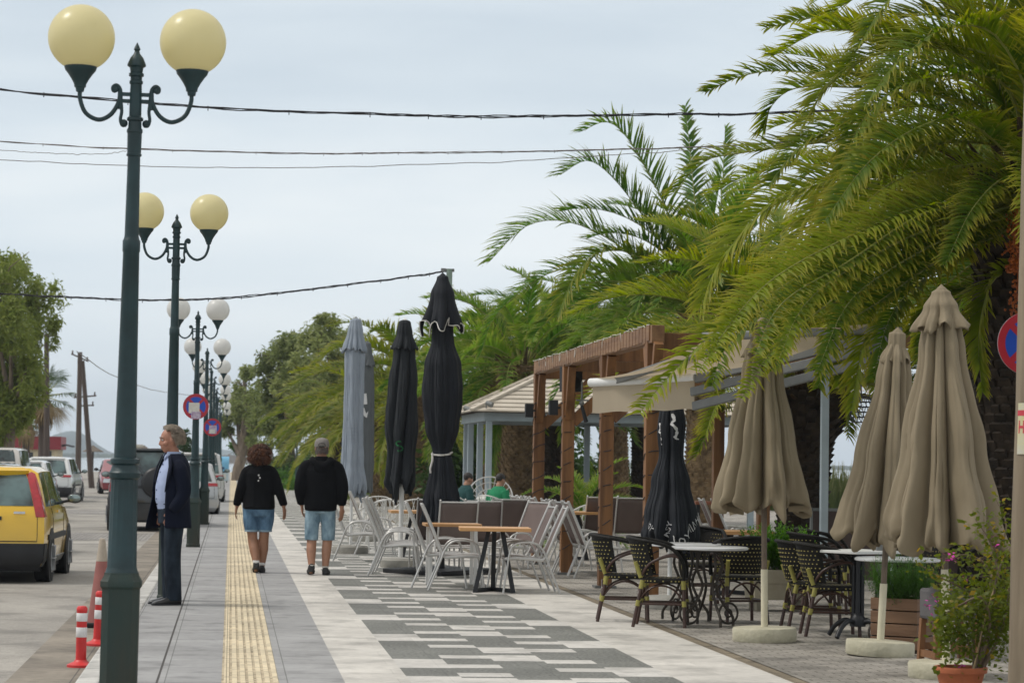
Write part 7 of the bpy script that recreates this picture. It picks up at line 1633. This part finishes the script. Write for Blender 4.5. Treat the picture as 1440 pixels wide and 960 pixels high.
for hl, tl in (((-.02, -.20, .075), (-.02, .03, .004)), ((.055, .0, .004), (.06, .245, .004))):
    k = MB(); shoe(k, hl, tl, .10, .050); remeshed(k.build('shoe', M_shb, wr_, 0), .007, 3); k = MB(); sole(k, hl, tl); k.build('sole', pmat('shoe_sole', (.03, .03, .03), .7), wr_, 40)
for c_, z in (((-.022, -.145), .135), ((.055, .045), .10)):
    k = MB(); k.lathe([(.042, z), (.044, z + .012), (.044, z + .03), (.040, z + .034)], 16, (c_[0], c_[1], 0), cap=False); k.build('sock', M_dwht, wr_, 60)
rnd = random.Random(5); hc = Vector((0, -.005, 1.56))
def fw(rn):
    while True:
        d = Vector((rn.gauss(0, 1), rn.gauss(0, 1), rn.gauss(0, 1))).normalized()
        if d.y > .45 and d.z < .55: continue
        break
    q = rn.uniform(.55, 1.0); p = hc + Vector((d.x * .125 * q, d.y * .120 * q, d.z * .105 * q - .025 * (1 if d.z < 0 else 0))); return p, (d + Vector((0, 0, -.35))).normalized()
k = curls(fw, 1500, rnd, .055, .0042, .012); k.ball(hc + Vector((0, -.01, -.01)), (.115, .108, .105), 20, 14)
k.build('hair', pmat('auburn_curls', (0.030, 0.012, 0.007), .55, scale=16, col2=(0.17, 0.062, 0.024)), wr_, 60)

# --- man with cap walking away
g1 = G(449, 808); mr_ = root('person', (g1.x, g1.y, 0), radians(-2), 'man in grey cap, black hoodie and light denim shorts walking away beside the woman', 'person'); k = MB()
k.loft([ell(z, rx, ry, y) for z, rx, ry, y in ((.80, .13, .11, 0), (.92, .165, .125, 0), (1.04, .165, .115, 0), (1.2, .18, .125, 0), (1.36, .205, .125, 0), (1.46, .165, .095, 0), (1.50, .075, .065, 0), (1.58, .062, .062, .01))])
limbs(k, [(-.20, 0, 1.43), (-.275, -.03, 1.13), (-.245, .10, .90)], [.06, .05, .033]); limbs(k, [(.20, 0, 1.43), (.272, -.05, 1.13), (.272, -.04, .88)], [.06, .05, .033])
limbs(k, [(-.09, 0, .88), (-.105, .01, .48), (-.11, -.04, .30), (-.10, -.10, .10)], [.095, .065, .064, .040]); limbs(k, [(.09, 0, .88), (.095, .02, .48), (.085, .0, .30), (.075, -.02, .09)], [.095, .065, .064, .040])
hand(k, (-.243, .11, .89), (.1, .3, -1), (-1, 0, 0), .7, 1.05, 1); hand(k, (.273, -.042, .87), (.0, .05, -1), (.75, -.6, .1), .5, 1.08, -1)
limbs(k, [(-.10, -.10, .10), (-.105, -.05, .05), (-.11, .03, .03)], [.036, .03, .03]); limbs(k, [(.075, -.02, .09), (.08, .04, .045), (.09, .1, .03)], [.036, .03, .03])
Mm = head(k, (0, .02, 1.64), .05, 1.04)
remeshed(k.build('body', SKIN, mr_, 0))
k = MB(); k.loft([ell(z, rx, ry, y, sq=.9) for z, rx, ry, y in ((.825, .18, .14, 0), (.84, .205, .158, 0), (.93, .215, .16, 0), (1.05, .21, .152, 0), (1.2, .222, .158, 0), (1.35, .228, .15, 0), (1.44, .17, .115, 0), (1.495, .095, .085, 0), (1.535, .085, .08, .005))])
limbs(k, [(-.11, 0, 1.455), (-.205, 0, 1.375), (-.270, -.035, 1.14), (-.250, .085, .925)], [.055, .092, .080, .058]); limbs(k, [(.11, 0, 1.455), (.205, 0, 1.375), (.278, -.055, 1.14), (.272, -.045, .915)], [.055, .092, .080, .058])
k.tube([(-.246, .095, .905), (-.25, .085, .94)], .045, 12); k.tube([(.273, -.043, .90), (.272, -.045, .935)], .045, 12)
remeshed(k.build('hoodie', M_hood2, mr_, 0), .010, 4)
k = MB(); k.tube(bez([(-.12, -.02, 1.50), (-.10, -.10, 1.46), (0, -.135, 1.40), (.10, -.10, 1.46), (.12, -.02, 1.50)], 20), [.03] + [.045] * 19 + [.03], 10); k.ball((0, -.125, 1.385), (.105, .045, .085), 16, 10); remeshed(k.build('hood', M_hood2, mr_, 0), .010, 5)
k = MB(); k.loft([ell(z, rx, ry, 0) for z, rx, ry in ((.80, .155, .125), (.88, .185, .145), (.95, .18, .14))])
limbs(k, [(-.09, 0, .87), (-.108, .005, .66), (-.112, .005, .45)], [.108, .096, .088]); limbs(k, [(.09, 0, .87), (.104, .012, .66), (.104, .015, .45)], [.108, .096, .088])
remeshed(k.build('shorts', denim('light_denim', (0.085, 0.17, 0.25), (0.27, 0.37, 0.43)), mr_, 0), .010, 4)
for hl, tl in (((-.10, -.155, .055), (-.115, .10, .004)), ((.075, -.085, .004), (.095, .185, .004))):
    k = MB(); shoe(k, hl, tl, .105, .054); remeshed(k.build('shoe', M_shb, mr_, 0), .007, 3); k = MB(); sole(k, hl, tl, .057); k.build('sole', pmat('dark_sole', (.025, .025, .025), .7), mr_, 40)
for c_, z in (((-.10, -.10), .115), ((.075, -.025), .095)):
    k = MB(); k.lathe([(.044, z), (.046, z + .012), (.045, z + .02)], 16, (c_[0], c_[1], 0), cap=False); k.build('sock', M_paper, mr_, 60)
k = MB(); k.lathe([(.096, 1.655), (.098, 1.68), (.094, 1.72), (.075, 1.755), (.04, 1.772), (.003, 1.776)], 28, (0, .012, 0)); o = k.build('cap', pmat('grey_cap_cotton', (.205, .19, .175), .9, var=.2, bump=.3), mr_, 60); o.scale = (.98, 1.10, 1)
k = MB(); k.tube([(-.035, -.092, 1.66), (0, -.098, 1.657), (.035, -.092, 1.66)], [(.006, .010)] * 3, 8); k.tube(bez([(-.05, -.085, 1.665), (-.03, -.10, 1.70), (.03, -.10, 1.70), (.05, -.085, 1.665)], 12), .004, 6); k.build('cap_strap', pmat('dark_strap', (.04, .04, .035), .8), o, 60)
k = MB(); k.loft([[Vector((x, .10 + .085 * (1 - (x / .085) ** 2) * u, 1.668 - .012 * u - .2 * x * x)) for x in [-.08 + .16 * j / 10 for j in range(11)]] for u in (0, .5, 1)], False, False); b_ = k.build('peak', pmat('grey_cap_peak', (.12, .11, .10), .9), o, 60); b_.modifiers.new('t', 'SOLIDIFY').thickness = .004
rnd = random.Random(6)
def fm(rn):
    a = rn.uniform(pi * 1.0, pi * 2.0); z = rn.uniform(1.595, 1.66); return Vector((.079 * cos(a), .012 + .098 * sin(a), z)), Vector((cos(a) * .3, sin(a) * .3, -1)).normalized()
k = curls(fm, 420, rnd, .022, .0022, .001); k.build('hair', pmat('short_grey_hair', (.12, .10, .09), .7, var=.4, scale=40), mr_, 60)

# --- grey haired man in the navy blazer, in profile
g2 = G(240, 849.5); sr_ = root('person', (g2.x, g2.y, 0), radians(106), 'grey haired man in navy blazer and dark jeans standing beside the nearest lamp', 'person'); k = MB()
k.loft([ell(z, rx, ry, y) for z, rx, ry, y in ((.82, .14, .115, 0), (.94, .165, .13, 0), (1.06, .16, .14, .02), (1.2, .17, .14, .02), (1.36, .19, .125, 0), (1.455, .16, .095, -.01), (1.51, .07, .065, 0), (1.59, .058, .062, .02))])
limbs(k, [(-.19, 0, 1.42), (-.235, -.03, 1.14), (-.180, .06, .955)], [.058, .048, .033]); limbs(k, [(.19, 0, 1.42), (.245, -.07, 1.14), (.180, .05, .955)], [.058, .048, .033])
hand(k, (-.178, .062, .95), (.12, .30, -1), (-1, 0, 0), .5, 1.0, 1); hand(k, (.178, .052, .95), (-.12, .30, -1), (1, 0, 0), .5, 1.0, -1)
limbs(k, [(-.09, 0, .9), (-.10, .02, .5), (-.10, .0, .1)], [.09, .062, .045]); limbs(k, [(.09, 0, .9), (.095, .0, .5), (.09, -.02, .1)], [.09, .062, .045])
Ms = head(k, (0, .045, 1.665), radians(-6), 1.04, radians(-9))
remeshed(k.build('body', pmat('weathered_skin', (0.40, 0.19, 0.125), .5, var=.16, scale=18, bump=.2, bscale=60), sr_, 0), .0065, 4)
br_ = eyes(sr_, Ms); br_.build('eyebrows', pmat('grey_brow', (.16, .13, .11), .8), sr_, 60)
M_shirt = pmat('light_blue_shirt', (0.36, 0.43, 0.62), .8, var=.06, bump=.5, bscale=10)
k = MB(); k.loft([ell(z, rx, ry, y) for z, rx, ry, y in ((.94, .168, .135, .01), (1.06, .168, .155, .025), (1.2, .178, .155, .025), (1.36, .197, .137, .005), (1.455, .165, .104, -.005), (1.50, .09, .083, .005), (1.52, .072, .074, .012))])
remeshed(k.build('shirt', M_shirt, sr_, 0), .009, 4)
k = MB(); rings = []
for z, s_ in ((1.485, 1.12), (1.53, 1.04), (1.545, 1.03), (1.50, 1.22)):
    rings.append([Vector((.074 * s_ * cos(a), .014 + .074 * s_ * sin(a) * 1.05, z - (.03 if abs(a - pi / 2) < .5 else 0))) for a in [pi / 2 + .16 + (2 * pi - .32) * j / 26 for j in range(27)]])
k.loft(rings, False, False); o = k.build('collar', M_shirt, sr_, 60); o.modifiers.new('t', 'SOLIDIFY').thickness = .004
k = MB()
for z in (1.07, 1.16, 1.25, 1.34, 1.42): k.disc((-.022, .181 - .22 * max(0, z - 1.25) - .0 if z < 1.3 else .181 - .30 * (z - 1.22), z), .008, (0, 1, 0), 10, .008)
k.build('buttons', pmat('dark_blue_button', (.05, .08, .2), .4), sr_, 60)
k = MB(); k.loft([[Vector((x, .182 - .0 if z < 1.28 else .182 - .28 * (z - 1.24), z)) for x in (-.015, .015)] for z in (1.0, 1.1, 1.2, 1.28, 1.36, 1.44)], False, False); 
M_navy = pmat('navy_wool', (0.0045, 0.0072, 0.0185), .9, var=.2, scale=4, bump=.8, bscale=8, spec=.2)
k = MB(); rings = []
for z, rx, ry, y, g_ in ((.775, .215, .190, .015, .80), (.83, .215, .185, .015, .76), (.95, .210, .176, .015, .70), (1.06, .200, .170, .015, .64), (1.18, .205, .168, .012, .60), (1.30, .220, .160, .0, .60), (1.40, .215, .138, -.008, .58), (1.455, .185, .118, -.008, .50), (1.50, .105, .095, -.004, .50), (1.525, .088, .086, .003, .60)):
    fl = max(0, (1.2 - z) / .42); rg = []
    for j in range(41):
        a = pi / 2 + .30 + g_ + (2 * pi - 2 * g_) * j / 40; ef = max(0, 1 - (40 - j) / 9); en = max(0, 1 - j / 7)
        rg.append(Vector((rx * cos(a) + .012 * fl * sin(j * .9), y + ry * sin(a) + .065 * fl * ef ** 1.5 + .03 * fl * en + .010 * fl * sin(j * 1.3), z - .02 * fl * ef)))
    rings.append(rg)
k.loft(rings, False, False); o = k.build('blazer', M_navy, sr_, 60); m_ = o.modifiers.new('t', 'SOLIDIFY'); m_.thickness = .014; m_.offset = 1; s_ = o.modifiers.new('s', 'SUBSURF'); s_.levels = 1; s_.render_levels = 1
for sg in (-1, 1):
    k = MB(); e0 = [Vector((rx_ * cos(pi / 2 + .30 - sg * ga), y_ + ry_ * sin(pi / 2 + .30 - sg * ga), z_2)) for rx_, ry_, y_, ga, z_2 in ((.208, .174, .012, .60, 1.14), (.225, .166, 0, .60, 1.30), (.218, .145, -.008, .58, 1.40), (.108, .102, -.004, .50, 1.505))]
    w0 = (.012, .075, .085, .045); rr_ = []
    for p, w in zip(e0, w0):
        rr_.append([p + Vector((0, .014, 0)), p + Vector((sg * w * .55, .016, .0)), p + Vector((sg * w, .0, .012))])
    k.loft(rr_, False, False); o2 = k.build('lapel', M_navy, o, 60); o2.modifiers.new('t', 'SOLIDIFY').thickness = .006
k = MB(); limbs(k, [(-.12, -.005, 1.44), (-.20, -.008, 1.36), (-.245, -.045, 1.14), (-.196, .05, .955)], [.055, .085, .074, .060]); remeshed(k.build('sleeve', M_navy, sr_, 0), .009, 4)
k = MB(); limbs(k, [(.12, -.005, 1.44), (.20, -.008, 1.36), (.258, -.08, 1.14), (.20, .04, .955)], [.055, .085, .074, .062]); remeshed(k.build('sleeve', M_navy, sr_, 0), .009, 4)
k = MB(); k.loft([ell(z, rx, ry, .005) for z, rx, ry in ((.82, .165, .14), (.92, .18, .148), (1.03, .172, .148))])
limbs(k, [(-.09, 0, .90), (-.10, .02, .52), (-.10, -.005, .045)], [.108, .088, .082]); limbs(k, [(.09, 0, .90), (.095, .0, .52), (.09, -.02, .045)], [.108, .088, .082])
remeshed(k.build('jeans', denim('dark_jeans', (0.008, 0.012, 0.019), (0.022, 0.033, 0.047)), sr_, 0), .010, 4)
k = MB(); k.lathe([(.176, 1.012), (.180, 1.014), (.180, 1.042), (.176, 1.044)], 36, (0, .006, 0), cap=False); o = k.build('belt', pmat('black_belt', (.012, .011, .01), .4), sr_, 60); o.scale = (1, .87, 1); k = MB(); k.box(-.022, .022, .158, .168, 1.01, 1.046); k.build('buckle', CHR, sr_, 0)
M_dress = pmat('black_leather_shoe', (.010, .010, .011), .3, var=.2, coat=.3)
for hl, tl in (((-.10, -.075, .004), (-.135, .225, .004)), ((.09, -.10, .004), (.105, .20, .004))):
    k = MB(); shoe(k, hl, tl, .10, .050); remeshed(k.build('shoe', M_dress, sr_, 0), .007, 3); k = MB(); sole(k, hl, tl, .052, th=.014); k.build('sole', MT['black_metal'], sr_, 40)
rnd = random.Random(9); Ms3 = Ms.to_3x3()
def fs_(rn):
    while True:
        d = Vector((rn.gauss(0, 1), rn.gauss(0, 1), rn.gauss(0, 1))).normalized()
        if d.y > .42 or (d.y > .08 and d.z < .66) or (d.y > -.12 and d.z < -.05) or d.z < -.42: continue
        break
    p = Vector((d.x * .080, -.014 + d.y * .100, .030 + d.z * .092)); dd = (d + Vector((0, -.35, .15 if d.z > .3 else -.45))).normalized(); return Ms @ p, Ms3 @ dd
k = curls(fs_, 2000, rnd, .052, .0023, .014); k.build('hair', pmat('grey_blond_hair', (0.16, 0.13, 0.105), .7, scale=22, col2=(0.50, 0.42, 0.33)), sr_, 60)

# --- two people seated under the gazebo
def seated(px, py, Y, rz, top, lab, hair):
    p = at(px, py, Y); r = root('person', (p.x, Y, 0), rz, lab, 'person'); k = MB()
    k.loft([ell(z, rx, ry, y) for z, rx, ry, y in ((.42, .17, .14, 0), (.52, .18, .14, 0), (.7, .165, .12, .03), (.86, .19, .125, .05), (.96, .17, .10, .06), (1.0, .07, .065, .07), (1.08, .058, .06, .09))])
    for s_ in (-1, 1):
        limbs(k, [(s_ * .19, .05, .93), (s_ * .25, .08, .68), (s_ * .16, .32, .66)], [.056, .046, .032]); hand(k, (s_ * .155, .33, .66), (-s_ * .3, 1, -.1), (0, .1, 1), .5, 1, s_)
        limbs(k, [(s_ * .09, .02, .50), (s_ * .11, .42, .50), (s_ * .11, .44, .1)], [.085, .06, .045]); limbs(k, [(s_ * .11, .42, .07), (s_ * .12, .6, .04)], [.045, .035])
    M = head(k, (0, .12, 1.14), 0, 1.0, radians(-12)); remeshed(k.build('body', SKIN, r, 0), .012); 
    k = MB(); k.loft([ell(z, rx, ry, y) for z, rx, ry, y in ((.46, .20, .165, 0), (.6, .205, .16, .02), (.75, .20, .15, .035), (.87, .215, .15, .05), (.96, .18, .115, .06), (1.02, .09, .085, .08))])
    for s_ in (-1, 1): limbs(k, [(s_ * .18, .05, .93), (s_ * .26, .08, .69), (s_ * .17, .28, .665)], [.085, .07, .055])
    remeshed(k.build('top', top, r, 0), .012, 4)
    k = MB()
    for s_ in (-1, 1): limbs(k, [(s_ * .09, .02, .50), (s_ * .11, .42, .50), (s_ * .11, .43, .12)], [.10, .078, .07])
    remeshed(k.build('trousers', denim('dark_trousers' + lab[:4], (.012, .014, .02), (.03, .034, .045)), r, 0), .012, 4)
    for s_ in (-1, 1): k = MB(); shoe(k, (s_ * .11, .36, .004), (s_ * .12, .64, .004), .085, .045); remeshed(k.build('shoe', M_shb, r, 0), .009, 3)
    k = MB(); hb = MB(); hb.ball((0, -.018, .040), (.084, .104, .094), 20, 12); k.add([M @ v for v in hb.v], hb.f); k.build('hair', pmat('dark_hair' + lab[:3], hair, .6, var=.3, scale=30, bump=.5), r, 60)
    c = copy_tree(wch); c.location = (p.x, Y, 0); c.rotation_euler = (0, 0, rz + pi / 2); return c
c = seated(698, 690, 49.0, radians(-50), pmat('green_fleece', (0.012, 0.20, 0.085), .9, var=.15, bump=.4), 'dark haired person in a bright green fleece seated under the gazebo', (.018, .014, .012)); c['label'] = 'white wire tub chair under the person in green'
c = seated(651, 692, 50.5, radians(-70), pmat('dark_teal_top', (0.010, 0.055, 0.055), .9, var=.15, bump=.4), 'person in a dark teal top seated at the left gazebo posts', (.02, .015, .012)); c['label'] = 'white wire tub chair under the person in dark teal'
